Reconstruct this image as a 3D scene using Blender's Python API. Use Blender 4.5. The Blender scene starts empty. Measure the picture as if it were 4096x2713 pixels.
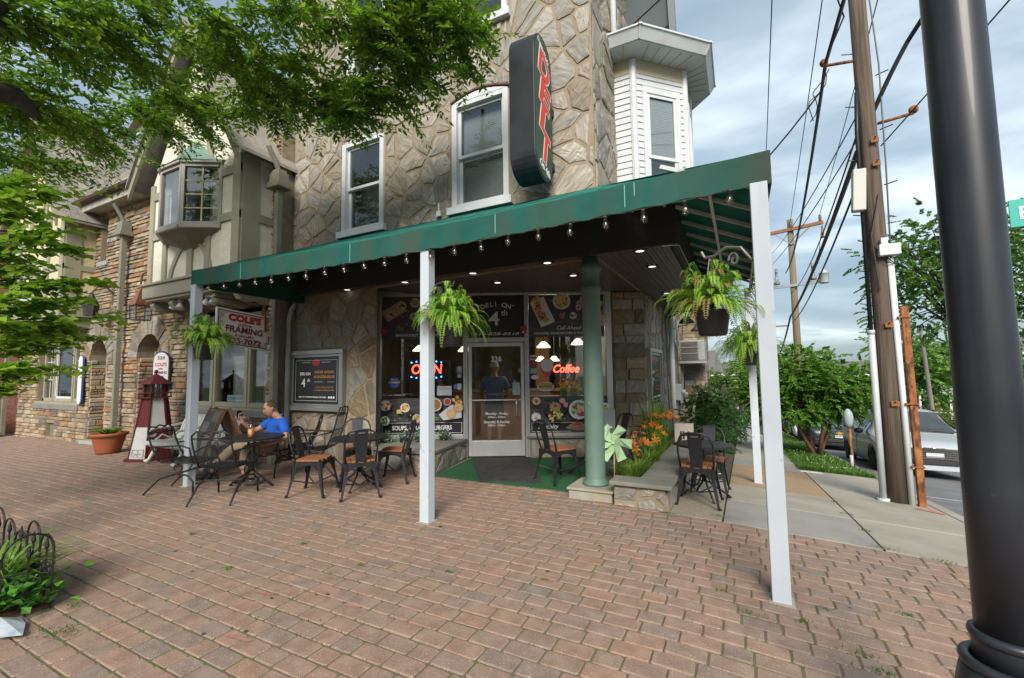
# Corner delicatessen with a green wrap-round awning on a brick plaza, built in metres.
# World axes: x runs to the right along the front street wall, y runs back along the side street, z up.
import bpy, math, random
from mathutils import Vector as V, Matrix, noise
R = math.radians
sc = bpy.context.scene
col = sc.collection
rnd = random.Random(11)

# ---------------------------------------------------------------- camera
TH, PITCH, ROLL, FPX = 1.09596619, .0755651, -.01299, 1765.2
EX = (math.sin(TH), -math.cos(TH)); EY = (math.cos(TH), math.sin(TH))
def cam2loc(v):            # vector in camera heading frame (right, ahead, up) to world axes
    return V((v[0]*EX[0]+v[1]*EX[1], v[0]*EY[0]+v[1]*EY[1], v[2]))
CAM = cam2loc((-1.0, -5.5, 0)); CAM.z = 1.5
_r, _f, _u = V((1,0,0)), V((0,math.cos(PITCH),math.sin(PITCH))), V((0,-math.sin(PITCH),math.cos(PITCH)))
cr, sr = math.cos(ROLL), math.sin(ROLL)
CR, CU, CF = cam2loc(_r*cr+_u*sr), cam2loc(_u*cr-_r*sr), cam2loc(_f)
cam = bpy.data.cameras.new('camera'); cam.sensor_width = 36; cam.lens = 36*FPX/4096; cam.clip_end = 1500; cam.clip_start = .05
co = bpy.data.objects.new('camera', cam); col.objects.link(co); sc.camera = co
co.matrix_world = Matrix(((CR.x,CU.x,-CF.x,CAM.x),(CR.y,CU.y,-CF.y,CAM.y),(CR.z,CU.z,-CF.z,CAM.z),(0,0,0,1)))
def view(p):               # how large a metre at p shows, and whether it is in the frame (used only to rank small pieces by size)
    d = V(p)-CAM; dz = d.dot(CF)
    if dz < .3: return 0
    u, v = d.dot(CR)/dz, d.dot(CU)/dz
    return 1/dz if abs(u) < 1.2 and abs(v) < .82 else .02/dz

# ---------------------------------------------------------------- world, sun, exposure
SUN_EL, SUN_AZ = R(58), R(-50)     # azimuth measured from +y towards +x is set below
w = bpy.data.worlds.new('World'); sc.world = w; w.use_nodes = True
nt = w.node_tree; N = nt.nodes; L = nt.links; N.clear()
out = N.new('ShaderNodeOutputWorld'); bg = N.new('ShaderNodeBackground'); bg.inputs[1].default_value = .15
sky = N.new('ShaderNodeTexSky'); sky.sky_type = 'NISHITA'; sky.sun_disc = False
sky.sun_elevation = SUN_EL; sky.sun_rotation = R(150); sky.air_density = 1.2; sky.dust_density = 1.5
tc = N.new('ShaderNodeTexCoord'); sx = N.new('ShaderNodeSeparateXYZ'); L.new(tc.outputs['Generated'], sx.inputs[0])
def mth(op, a, b=None, c=None):
    n = N.new('ShaderNodeMath'); n.operation = op
    for i, k in enumerate((a, b, c)):
        if k is None: continue
        if isinstance(k, (int, float)): n.inputs[i].default_value = k
        else: L.new(k, n.inputs[i])
    return n.outputs[0]
zz = mth('ADD', mth('ABSOLUTE', sx.outputs[2]), .22)
cb = N.new('ShaderNodeCombineXYZ'); L.new(mth('DIVIDE', sx.outputs[0], zz), cb.inputs[0]); L.new(mth('DIVIDE', sx.outputs[1], zz), cb.inputs[1])
def nz(scale, det, dist, off):
    mp = N.new('ShaderNodeMapping'); mp.inputs['Location'].default_value = off; mp.inputs['Rotation'].default_value = (0,0,.5); mp.inputs['Scale'].default_value = (1,1.9,1)
    n = N.new('ShaderNodeTexNoise'); n.inputs['Scale'].default_value = scale; n.inputs['Detail'].default_value = det
    n.inputs['Roughness'].default_value = .5; n.inputs['Distortion'].default_value = dist
    L.new(cb.outputs[0], mp.inputs[0]); L.new(mp.outputs[0], n.inputs[0]); return n.outputs[0]
def ramp(nodes, links, fac, stops):
    r = nodes.new('ShaderNodeValToRGB'); e = r.color_ramp.elements
    while len(e) < len(stops): e.new(.5)
    for i, (p, c) in enumerate(stops):
        e[i].position = p; e[i].color = (*c, 1) if len(c) == 3 else c
    links.new(fac, r.inputs[0]); return r.outputs[0]
n1 = nz(.62, 6, .35, (3.2, 1.7, 0)); n2 = nz(1.7, 5, .3, (7.1, 4.2, 0))
f = mth('ADD', mth('MULTIPLY', n1, .72), mth('MULTIPLY', n2, .28))
cloud = ramp(N, L, f, [(.42, (.82, 1.1, 1.36)), (.525, (1.3, 1.63, 1.9)), (.62, (2.7, 3.0, 3.15)), (.73, (6.0, 6.2, 6.2))])
mx = N.new('ShaderNodeMix'); mx.data_type = 'RGBA'; mx.inputs[0].default_value = .9
L.new(sky.outputs[0], mx.inputs[6]); L.new(cloud, mx.inputs[7]); L.new(mx.outputs[2], bg.inputs[0]); L.new(bg.outputs[0], out.inputs[0])
sl = bpy.data.lights.new('sun', 'SUN'); sl.energy = 2.2; sl.angle = R(28); sl.color = (1, .93, .82)
so = bpy.data.objects.new('sun', sl); col.objects.link(so)
sd = V((.36, -.90, .70)).normalized()       # towards the sun: behind the camera, a little to the right
so.rotation_euler = sd.to_track_quat('Z', 'Y').to_euler(); so.location = (5, -10, 20)
sky.sun_elevation = math.asin(sd.z); sky.sun_rotation = math.atan2(sd.x, sd.y)
vs = sc.view_settings; vs.view_transform = 'Standard'; vs.look = 'None'; vs.exposure = 1.32; vs.gamma = 1; vs.use_curve_mapping = False
sc.cycles.max_bounces = 8; sc.cycles.transparent_max_bounces = 16; sc.cycles.use_denoising = True
sc.cycles.caustics_reflective = False; sc.cycles.caustics_refractive = False

# ---------------------------------------------------------------- materials (all procedural)
MATS = {}
def M(name, c, c2=None, s=6, rough=.7, metal=0, bump=0, bs=60, stretch=(1,1,1), var=None, streak=None, coat=0, spec=.4, emit=None, es=0, trans=0, alpha=1, attr=None, speck=None, det=4, lo=.35, hi=.65, rot=(0,0,0), world=False):
    """base colour c mixed with c2 by noise; attr: per piece tint ('tint' attribute or object random ramp)"""
    if name in MATS: return MATS[name]
    m = bpy.data.materials.new(name); m.use_nodes = True; MATS[name] = m
    nt = m.node_tree; N = nt.nodes; L = nt.links; b = N['Principled BSDF']
    b.inputs['Roughness'].default_value = rough; b.inputs['Metallic'].default_value = metal
    b.inputs['Specular IOR Level'].default_value = spec
    if coat: b.inputs['Coat Weight'].default_value = coat; b.inputs['Coat Roughness'].default_value = .06
    tc = N.new('ShaderNodeTexCoord'); mp = N.new('ShaderNodeMapping'); mp.inputs['Scale'].default_value = stretch; mp.inputs['Rotation'].default_value = rot; mp.vector_type = 'TEXTURE' if any(rot) else 'POINT'
    if any(rot): mp.inputs['Scale'].default_value = [1/k for k in stretch]
    src = N.new('ShaderNodeNewGeometry').outputs['Position'] if world else tc.outputs['Object']
    L.new(src, mp.inputs[0]); P = mp.outputs[0]
    def noi(sc_, d=det, ro=.55):
        n = N.new('ShaderNodeTexNoise'); n.inputs['Scale'].default_value = sc_; n.inputs['Detail'].default_value = d; n.inputs['Roughness'].default_value = ro
        L.new(P, n.inputs[0]); return n
    def mixc(fac, a, c_, mode='MIX'):
        x = N.new('ShaderNodeMix'); x.data_type = 'RGBA'; x.blend_type = mode
        for i, k in ((0, fac), (6, a), (7, c_)):
            if isinstance(k, (int, float)): x.inputs[i].default_value = k
            elif isinstance(k, tuple): x.inputs[i].default_value = (*k, 1) if len(k) == 3 else k
            else: L.new(k, x.inputs[i])
        return x.outputs[2]
    colr = c
    if attr == 'tint':
        at = N.new('ShaderNodeAttribute'); at.attribute_name = 'tint'; colr = at.outputs['Color']
    elif attr:
        oi = N.new('ShaderNodeObjectInfo'); colr = ramp(N, L, oi.outputs['Random'], attr)
    if c2 is not None:
        n = noi(s); fac = ramp(N, L, n.outputs[0], [(lo, (0,0,0)), (hi, (1,1,1))])
        colr = mixc(fac, colr, c2, 'MULTIPLY' if attr else 'MIX')
    if streak:      # (colour, scale vector) long streaks such as weathering
        mp2 = N.new('ShaderNodeMapping'); mp2.inputs['Scale'].default_value = streak[1]; L.new(src, mp2.inputs[0])
        n = N.new('ShaderNodeTexNoise'); n.inputs['Scale'].default_value = 1; n.inputs['Detail'].default_value = 5; L.new(mp2.outputs[0], n.inputs[0])
        lo_, hi_ = streak[2] if len(streak) > 2 else (.5, .7)
        colr = mixc(ramp(N, L, n.outputs[0], [(lo_, (0,0,0)), (hi_, (1,1,1))]), colr, streak[0])
    if speck:
        n = noi(speck[1], 2); colr = mixc(ramp(N, L, n.outputs[0], [(speck[2], (0,0,0)), (speck[2]+.06, (1,1,1))]), colr, speck[0])
    if isinstance(colr, tuple): b.inputs['Base Color'].default_value = (*colr, 1)
    else: L.new(colr, b.inputs['Base Color'])
    if bump:
        n = noi(bs, 6, .6); bp = N.new('ShaderNodeBump'); bp.inputs['Strength'].default_value = bump; bp.inputs['Distance'].default_value = .01
        L.new(n.outputs[0], bp.inputs['Height']); L.new(bp.outputs[0], b.inputs['Normal'])
    if emit: b.inputs['Emission Color'].default_value = (*emit, 1); b.inputs['Emission Strength'].default_value = es
    if trans:       # thin leaf or cloth letting light through
        t = N.new('ShaderNodeBsdfTranslucent'); a = N.new('ShaderNodeMixShader'); a.inputs[0].default_value = trans
        if isinstance(colr, tuple): t.inputs[0].default_value = (*[min(1, k*1.4) for k in colr], 1)
        else: L.new(colr, t.inputs[0])
        L.new(b.outputs[0], a.inputs[1]); L.new(t.outputs[0], a.inputs[2]); L.new(a.outputs[0], N['Material Output'].inputs[0])
    return m
def GLASS(name, tint=(1,1,1), base=.1, rough=0.0):
    if name in MATS: return MATS[name]
    m = bpy.data.materials.new(name); m.use_nodes = True; MATS[name] = m
    nt = m.node_tree; N = nt.nodes; L = nt.links; N.clear()
    o = N.new('ShaderNodeOutputMaterial'); t = N.new('ShaderNodeBsdfTransparent'); t.inputs[0].default_value = (*tint, 1)
    g_ = N.new('ShaderNodeBsdfGlossy'); g_.inputs['Roughness'].default_value = rough
    lw = N.new('ShaderNodeLayerWeight'); lw.inputs[0].default_value = .5; pw = N.new('ShaderNodeMath'); pw.operation = 'POWER'; pw.inputs[1].default_value = 5; L.new(lw.outputs['Facing'], pw.inputs[0])
    ad = N.new('ShaderNodeMath'); ad.operation = 'MULTIPLY_ADD'; ad.use_clamp = True; ad.inputs[1].default_value = .9; ad.inputs[2].default_value = base*.6+.03; L.new(pw.outputs[0], ad.inputs[0])
    mx = N.new('ShaderNodeMixShader'); L.new(ad.outputs[0], mx.inputs[0]); L.new(t.outputs[0], mx.inputs[1]); L.new(g_.outputs[0], mx.inputs[2]); L.new(mx.outputs[0], o.inputs[0])
    return m

# ---------------------------------------------------------------- mesh building
class MB:
    def __init__(s): s.v = []; s.f = []; s.t = []
    def add(s, vs, fs, tint=None):
        o = len(s.v); s.v += [tuple(p) for p in vs]; s.f += [tuple(i+o for i in q) for q in fs]; s.t += [tint]*len(fs); return s
    def hexa(s, p, tint=None):   # 4 bottom then 4 top, both anticlockwise from above
        return s.add(p, [(3,2,1,0),(4,5,6,7),(0,1,5,4),(1,2,6,5),(2,3,7,6),(3,0,4,7)], tint)
    def box(s, x0, y0, z0, x1, y1, z1, tint=None):
        x0, x1 = min(x0,x1), max(x0,x1); y0, y1 = min(y0,y1), max(y0,y1); z0, z1 = min(z0,z1), max(z0,z1)
        return s.hexa([(x0,y0,z0),(x1,y0,z0),(x1,y1,z0),(x0,y1,z0),(x0,y0,z1),(x1,y0,z1),(x1,y1,z1),(x0,y1,z1)], tint)
    def obox(s, c, size, m=None, tint=None):
        hx, hy, hz = [k/2 for k in size]; m = m or Matrix.Identity(3); c = V(c)
        return s.hexa([c+m@V(q) for q in ((-hx,-hy,-hz),(hx,-hy,-hz),(hx,hy,-hz),(-hx,hy,-hz),(-hx,-hy,hz),(hx,-hy,hz),(hx,hy,hz),(-hx,hy,hz))], tint)
    def bar(s, a, b, w, h, up=(0,0,1)):   # box beam from a to b
        a, b = V(a), V(b); d = (b-a).normalized(); u = V(up)
        if abs(d.dot(u)) > .98: u = V((0,1,0))
        r = d.cross(u).normalized()*w/2; u = r.cross(d).normalized()*h/2
        return s.hexa([a-r-u, a+r-u, b+r-u, b-r-u, a-r+u, a+r+u, b+r+u, b-r+u])
    def prism(s, pts, ext, tint=None):    # polygon extruded by a vector
        n = len(pts); e = V(ext); q = [V(p) for p in pts]
        fs = [tuple(range(n))[::-1], tuple(range(n, 2*n))]+[(i, (i+1)%n, n+(i+1)%n, n+i) for i in range(n)]
        return s.add(q+[p+e for p in q], fs, tint)
    def tube(s, pts, r, n=6, closed=False, tint=None):
        P = [V(p) for p in pts]; m = len(P); rr = r if isinstance(r, (list, tuple)) else [r]*m; vs = []; prev = None
        for i in range(m):
            a = P[i-1] if i or closed else P[0]; b = P[(i+1) % m] if i < m-1 or closed else P[-1]
            d = (b-a); d = d.normalized() if d.length > 1e-9 else V((0,0,1))
            if prev is None:
                x = d.cross(V((0,0,1)) if abs(d.z) < .9 else V((1,0,0))).normalized()
            else:
                x = prev-d*prev.dot(d); x = x.normalized() if x.length > 1e-6 else d.orthogonal().normalized()
            prev = x; y = d.cross(x)
            for k in range(n):
                t = 2*math.pi*k/n; vs.append(P[i]+(x*math.cos(t)+y*math.sin(t))*rr[i])
        fs = []
        for i in range(m if closed else m-1):
            j = (i+1) % m
            for k in range(n): fs.append((i*n+k, i*n+(k+1)%n, j*n+(k+1)%n, j*n+k))
        if not closed: fs += [tuple(range(n))[::-1], tuple(range((m-1)*n, m*n))]
        return s.add(vs, fs, tint)
    def lathe(s, c, prof, n=16, ax=None, tint=None):   # profile of (radius, height)
        c = V(c); m3 = Matrix.Identity(3) if ax is None else V(ax).to_track_quat('Z', 'Y').to_matrix(); vs = []
        for r_, z in prof:
            for k in range(n):
                t = 2*math.pi*k/n; vs.append(c+m3@V((r_*math.cos(t), r_*math.sin(t), z)))
        fs = [(i*n+k, i*n+(k+1)%n, (i+1)*n+(k+1)%n, (i+1)*n+k) for i in range(len(prof)-1) for k in range(n)]
        fs += [tuple(range(n))[::-1], tuple(range((len(prof)-1)*n, len(prof)*n))]
        return s.add(vs, fs, tint)
    def ball(s, c, r, n=10, k=6, sc_=(1,1,1), tint=None):
        prof = [(max(1e-4, math.sin(math.pi*i/k)), -math.cos(math.pi*i/k)) for i in range(k+1)]
        o = len(s.v); s.lathe((0,0,0), prof, n, None, tint)
        for i in range(o, len(s.v)): s.v[i] = tuple(c[j]+s.v[i][j]*r*sc_[j] for j in range(3))
        return s
    def disc(s, c, r, ax, h=.003, n=20, tint=None): return s.lathe(c, [(r, 0), (r, h)], n, ax, tint)
    def xf(s, fn): s.v = [tuple(fn(V(p))) for p in s.v]; return s
    def mesh(s, name, mat, smooth=False):
        me = bpy.data.meshes.new(name); me.from_pydata(s.v, [], s.f)
        if any(t is not None for t in s.t):
            at = me.attributes.new('tint', 'FLOAT_COLOR', 'FACE')
            at.data.foreach_set('color', [k for t in s.t for k in ((*t, 1) if t else (1,1,1,1))])
        if mat: me.materials.append(mat)
        if smooth: me.polygons.foreach_set('use_smooth', [True]*len(me.polygons))
        return me
    def build(s, name, mat, parent=None, smooth=False, kind=None, bevel=0):
        o = bpy.data.objects.new(name, s.mesh(name, mat, smooth)); col.objects.link(o); par(o, parent)
        if kind: o['kind'] = kind
        if bevel:
            b = o.modifiers.new('bevel', 'BEVEL'); b.width = bevel; b.segments = 2; b.limit_method = 'ANGLE'
        return o
def par(o, p):
    if p is not None:
        o.parent = p; o.matrix_parent_inverse = Matrix.Translation(-V(p.location)) if p.type == 'EMPTY' else Matrix.Identity(4)
    return o
def thing(name, label, cat, loc=(0,0,0), group=None):
    o = bpy.data.objects.new(name, None); o.empty_display_size = .1; o.location = loc; col.objects.link(o); return tag(o, label, cat, group)
def tag(o, label, cat, group=None):
    o['label'] = label; o['category'] = cat
    if group: o['group'] = group
    return o
def struct(o): o['kind'] = 'structure'; return o
def copy_tree(o, parent=None):
    c = o.copy(); col.objects.link(c)
    if parent is not None: c.parent = parent; c.matrix_parent_inverse = o.matrix_parent_inverse.copy()
    for ch in o.children: copy_tree(ch, c)
    return c
def place(o, loc, rz=0): o.location = loc; o.rotation_euler = (0, 0, rz); return o
def linkmesh(name, me, parent, loc=(0,0,0), rot=(0,0,0), world=False):
    o = bpy.data.objects.new(name, me); col.objects.link(o); par(o, parent); o.location = loc; o.rotation_euler = rot; return o
def pieces(name, lst, mat, parent, limit=300, rest=None, smooth=False):
    """lst of MB, one for each stone, tile or board: those that show largest become parts, the remainder one part"""
    def sz(m):
        c = sum((V(p) for p in m.v), V())/len(m.v); d = max((V(p)-c).length for p in m.v); k = view(c); return (d*k)**2
    lst = sorted(lst, key=sz, reverse=True)
    mats = mat if isinstance(mat, list) else [mat]
    for m in lst[:limit]: m.build(name, rnd.choice(mats), parent, smooth)
    if lst[limit:]:
        a = MB()
        for m in lst[limit:]: join(a, m)
        a.build(rest or name+'_field', mats[0], parent, smooth, kind='stuff')
def join(a, m):
    o = len(a.v); a.v.extend(m.v); a.f.extend(tuple(i+o for i in q) for q in m.f); a.t.extend(m.t)
def text(s, size, c, right, up, mat, parent, bold=0, ext=.0015, shear=0, name='lettering', width=None, align='CENTER', sp=1):
    cu = bpy.data.curves.new(name, 'FONT'); cu.body = s; cu.size = size; cu.align_x = align; cu.align_y = 'CENTER'; cu.extrude = ext; cu.offset = bold; cu.shear = shear
    cu.resolution_u = 3; cu.space_character = sp
    t = bpy.data.objects.new(name, cu); me = bpy.data.meshes.new_from_object(t); bpy.data.objects.remove(t); bpy.data.curves.remove(cu)
    r, u = V(right).normalized(), V(up).normalized(); n = r.cross(u); c = V(c)
    k = 1
    if width:
        xs = [v.co.x for v in me.vertices]; k = width/(max(xs)-min(xs))
    for v in me.vertices: v.co = c+r*v.co.x*k+u*v.co.y+n*v.co.z
    me.materials.clear(); me.materials.append(mat); me.name = name
    o = bpy.data.objects.new(name, me); col.objects.link(o); par(o, parent); return o
def clip(poly, n, d):      # keep the part of a convex 2D polygon where p.n <= d
    o = []
    for i in range(len(poly)):
        a, b = poly[i], poly[(i+1) % len(poly)]; da = a[0]*n[0]+a[1]*n[1]-d; db = b[0]*n[0]+b[1]*n[1]-d
        if da <= 0: o.append(a)
        if da*db < 0:
            t = da/(da-db); o.append((a[0]+(b[0]-a[0])*t, a[1]+(b[1]-a[1])*t))
    return o
def area(p): return .5*sum(p[i][0]*p[(i+1)%len(p)][1]-p[(i+1)%len(p)][0]*p[i][1] for i in range(len(p)))
def shrink(p, k):
    q = p
    for i in range(len(p)):
        a, b = p[i], p[(i+1) % len(p)]; dx, dy = b[0]-a[0], b[1]-a[1]; l = math.hypot(dx, dy)
        if l < 1e-6: continue
        n = (dy/l, -dx/l); q = clip(q, n, a[0]*n[0]+a[1]*n[1]-k)
        if len(q) < 3: return []
    return q
# ground height: plaza level at the entrance, falling gently to the left and more to the right and down the side street
def g(x, y):
    z = -.014*max(0, -x-4)-.055*min(max(0, x-1.2), 9)
    k = min(1, max(0, (x-.2)/.8)); return z-.085*min(max(0, y+.2), 45)*k
def G(x, y, h=0): return (x, y, g(x, y)+h)
# ================================================================ ground, paving, side street
def sheet(name, x0, x1, y0, y1, dz, mat, nx=2, ny=2, parent=None, hole=None):
    m = MB(); xs = [x0+(x1-x0)*i/nx for i in range(nx+1)]; ys = [y0+(y1-y0)*j/ny for j in range(ny+1)]
    vs = [G(x, y, dz) for y in ys for x in xs]; k = nx+1
    m.add(vs, [(j*k+i, j*k+i+1, (j+1)*k+i+1, (j+1)*k+i) for j in range(ny) for i in range(nx)])
    return m.build(name, mat, parent, smooth=False)
m_soil = M('earth', (.07,.055,.04), (.10,.08,.055), 8, .95, bump=.5, bs=30)
m_turf = M('distant turf', (.05,.09,.025), (.07,.08,.03), .4, .95)
m_asph = M('asphalt', (.19,.19,.195), (.135,.135,.14), 1.3, .9, bump=.35, bs=160, speck=((.3,.3,.3), 130, .66))
m_conc = M('pale concrete', (.36,.335,.28), (.29,.265,.22), 2.2, .85, bump=.15, bs=90, streak=((.24,.21,.17), (.8,.8,.8), (.56,.8)))
m_concg = M('grey concrete', (.25,.245,.23), (.3,.285,.255), 1.8, .85, bump=.15, bs=90, streak=((.19,.18,.16), (1.1,1.1,1), (.52,.8)))
m_conct = M('tan concrete', (.33,.235,.14), (.29,.21,.135), 2.6, .85, bump=.15, bs=90, streak=((.23,.17,.11), (1,1,1), (.55,.8)))
m_agg = M('exposed aggregate', (.33,.27,.2), (.24,.2,.155), 45, .9, bump=.5, bs=70, speck=((.42,.38,.32), 70, .6))
m_paint = M('road paint', (.62,.62,.6), (.4,.4,.4), 14, .8)
m = MB(); gx = [-170,-120,-80,-50,-30,-18,-12,-8,-4,-2,.2,.6,1,1.2,2,3,4,6,8,10.2,14,20,30,50,80,120,170]; gy = [-170,-100,-60,-30,-15,-8,-4,-.2,.5,2,5,10,20,30,44.8,60,90,150,260]; k = len(gx)
m.add([G(x, y, -.42) for y in gy for x in gx], [(j*k+i, j*k+i+1, (j+1)*k+i+1, (j+1)*k+i) for j in range(len(gy)-1) for i in range(k-1)]); struct(m.build('ground', m_turf))
rd = struct(sheet('side_road', 3.95, 11.2, -30, 90, -.15, m_asph, 8, 60))
struct(sheet('front_road', -60, 60, -17.5, -8.2, -.13, m_asph, 40, 4))
for y0, y1, x in ((5.0, 5.07, 4.1), (13.2, 13.27, 4.1), (20.5, 20.57, 4.1)):
    sheet('parking_line', x, 6.3, y0, y1, -.146, m_paint, 3, 1, rd)
sheet('crack', 4.3, 9, 2.55, 2.565, -.145, M('tar', (.03,.03,.03)), 4, 1, rd)
# kerb of the side street, with a rounded drop towards the plaza
kb = MB(); pts = [(6.4,-3.2),(5.2,-1.9),(4.35,-.6),(3.98,.5),(3.86,1.6)]+[(3.86, 1.6+i*2.4) for i in range(1, 30)]
for i in range(len(pts)-1):
    a, b = V(pts[i]), V(pts[i+1]); d = (b-a).normalized(); n = V((d.y, -d.x))*.16
    q = [a, a+n, b+n, b]; kb.hexa([G(p.x, p.y, -.3) for p in q]+[G(p.x, p.y, .004) for p in q])
struct(kb.build('kerb', m_conc, bevel=.02))
# concrete side walk: each slab a piece
sw = struct(sheet('sidewalk', 1.0, 3.9, -.2, 60, -.05, M('walk bed', (.05,.055,.03), (.07,.09,.03), 20, .95), 3, 60))
def slab(x0, x1, y0, y1, mat, par_=sw, gap=.008, sk=0):
    m = MB(); q = [(x0+gap, y0+gap), (x1-gap, y0+gap+sk), (x1-gap, y1-gap+sk), (x0+gap, y1-gap)]
    m.hexa([G(x, y, -.08) for x, y in q]+[G(x, y, 0) for x, y in q]); return m.build('slab', mat, par_, bevel=.006)
for y0, y1, mt in ((-.36,.86,m_concg),(.86,2.15,m_conc),(2.15,5.15,m_conct),(5.15,6.6,m_concg),(6.6,8.1,m_conc),(8.1,9.6,m_concg),(9.6,11.1,m_conc),(11.1,12.6,m_concg),(12.6,15.5,m_conc),(15.5,18.5,m_concg),(18.5,24,m_conc),(24,34,m_concg),(34,58,m_conc)):
    slab(1.4, 2.67, y0, y1, mt)
slab(.88, 1.4, -.36, .95, m_agg); slab(.88, 1.4, .95, 2.4, m_conc); 
slab(2.67, 3.86, .9, 3.0, m_conc); slab(2.67, 3.86, 3.0, 5.5, m_conc); slab(2.67, 5.3, -1.2 if False else -.36, .9, m_conc, sk=-.25)
slab(2.67, 3.86, 5.5, 5.62, m_conc)
# grass verge between the walk and the kerb, and earth at the foot of the wall
vg = struct(sheet('verge', 2.69, 3.86, 5.62, 60, -.015, m_soil, 3, 40))
be = struct(sheet('shrub_bed', .1, 1.39, 2.4, 60, -.02, m_soil, 3, 40))
def blades(name, spots, mat, parent, h=(.04,.1), wd=.006, lean=.5, seed=1, label=None):
    rr = random.Random(seed); m = MB(); vs = []; fs = []; ts = []
    for x, y, z in spots:
        a = rr.uniform(0, 6.283); hh = rr.uniform(*h); dx, dy = math.cos(a), math.sin(a); ln = hh*rr.uniform(.1, lean); wq = wd*rr.uniform(.6, 1.4)
        o = len(vs); vs += [(x-dy*wq, y+dx*wq, z), (x+dy*wq, y-dx*wq, z), (x+dx*ln*.4+dy*wq*.7, y+dy*ln*.4-dx*wq*.7, z+hh*.6), (x+dx*ln*.4-dy*wq*.7, y+dy*ln*.4+dx*wq*.7, z+hh*.6), (x+dx*ln, y+dy*ln, z+hh)]
        fs += [(o, o+1, o+2, o+3), (o+3, o+2, o+4)]; t = rr.random(); c = (.05+.07*t, .13+.11*t, .015+.02*t); ts += [c, c]
    m.v, m.f, m.t = vs, fs, ts
    return m.build(name, mat, parent, kind='stuff')
m_blade = M('grass blade', (.08,.16,.02), rough=.6, attr='tint', trans=.35)
sp = []
for _ in range(15000):
    y = 5.6+20*rnd.random()**2.2; x = rnd.uniform(2.62, 3.88)
    if noise.noise(V((x*2, y*2, 0)))+.75 > rnd.random()*.9: sp.append(G(x, y, -.015))
o = blades('verge_grass', sp, m_blade, None, (.04,.13), .009, .9, 3); tag(o, 'green grass and clover on the strip beside the side street kerb', 'grass')
cl = MB()
for _ in range(60):
    y = 5.7+9*rnd.random()**1.6; x = rnd.uniform(2.75, 3.8); cl.ball(G(x, y, .11), .009, 5, 3)
o = cl.build('clover_blossom', M('clover', (.7,.7,.6)), None, kind='stuff'); tag(o, 'small white clover heads scattered through the grass strip', 'clover')
# brick plaza: bed with moss, pavers laid in running bond of two lengths
RAMP = [(0,(.285,.198,.152)),(.25,(.305,.2,.15)),(.45,(.272,.198,.158)),(.62,(.33,.208,.15)),(.8,(.288,.2,.156)),(1,(.238,.188,.158))]
pvm = dict(c2=(.74,.71,.70), s=9, world=True, streak=((.21,.16,.135), (.55,.55,.55), (.52,.86)), rough=.86, bump=.3, bs=170, speck=((.5,.42,.35), 150, .63))
m_pav = M('paver', (.3,.2,.17), attr=RAMP, **pvm); m_pavs = M('paver field', (.3,.2,.17), attr='tint', **pvm)
def rampc(t):
    for (p0, c0), (p1, c1) in zip(RAMP, RAMP[1:]):
        if t <= p1:
            k = (t-p0)/(p1-p0); return tuple(a+(b-a)*k for a, b in zip(c0, c1))
    return RAMP[-1][1]
pz = struct(sheet('brick_pavement', -22, .87, -8.1, .02, -.006, M('moss joint', (.095,.12,.04), (.15,.12,.085), 4, .95, bump=.6, bs=90), 46, 16))
struct(sheet('paving_bed', .87, 7, -8.1, -.365, -.006, MATS['moss joint'], 12, 16))
PT = .05
def paver_mesh(l, w_=.127):
    m = MB(); gp = .0042; a, b = l/2-gp, w_/2-gp; ch = .006; c2 = .009
    def ring(a, b, z, c): return [(-a+c,-b,z),(a-c,-b,z),(a,-b+c,z),(a,b-c,z),(a-c,b,z),(-a+c,b,z),(-a,b-c,z),(-a,-b+c,z)]
    m.add(ring(a, b, -PT, c2)+ring(a, b, -ch, c2)+ring(a-ch, b-ch, 0, c2), [(i, (i+1)%8, 8+(i+1)%8, 8+i) for i in range(8)]+[(8+i, 8+(i+1)%8, 16+(i+1)%8, 16+i) for i in range(8)]+[tuple(range(16, 24))])
    return m
tmpl = {k: paver_mesh(k) for k in (.218, .152)}
pme = {k: tmpl[k].mesh('paver', m_pav) for k in tmpl}
lay = []; row = 0; y = -7.985
while y < -.02:
    x = -21.8+rnd.uniform(0, .2); yc = y+.0635
    while x < 6.9:
        l = .218 if rnd.random() < .64 else .152; xc = x+l/2; x += l
        if xc > .86 and yc > -.40: continue
        if -5.72 > xc and yc > -.29: continue
        if -.24 < xc < .86 and yc > -.28: continue
        if xc > 4.0 and yc > -1.9-(xc-4)*1.0: continue
        if xc < -2.47 and xc > -3.3-.9 and -4.8 < yc < -4.02: continue
        if xc < -17.8 and yc > -.6: continue
        lay.append((xc, yc, l, rnd.random()))
    y += .127
lay.sort(key=lambda q: view(G(q[0], q[1]))*(1 if q[2] > .2 else .83), reverse=True)
fld = MB()
for i, (xc, yc, l, t) in enumerate(lay):
    dz = max(-.003, min(.004, rnd.gauss(0, .002))); rz = rnd.uniform(-.012, .012); tl = rnd.uniform(-.012, .012)
    if i < 300:
        sl_ = (g(xc+.1, yc)-g(xc-.1, yc))/.2
        linkmesh('paver', pme[l], pz, G(xc, yc, dz), (tl, -math.atan(sl_), rz))
    else:
        c, s_ = math.cos(rz), math.sin(rz); o = len(fld.v); me = tmpl[l]
        for p in me.v:
            px, py = xc+p[0]*c-p[1]*s_, yc+p[0]*s_+p[1]*c; fld.v.append((px, py, g(px, py)+p[2]+dz+tl*p[1]))
        fld.f.extend(tuple(k+o for k in q) for q in me.f); tcol = rampc(t); fld.t.extend([tcol]*len(me.f))
fld.build('paver_field', m_pavs, pz, kind='stuff')
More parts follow.
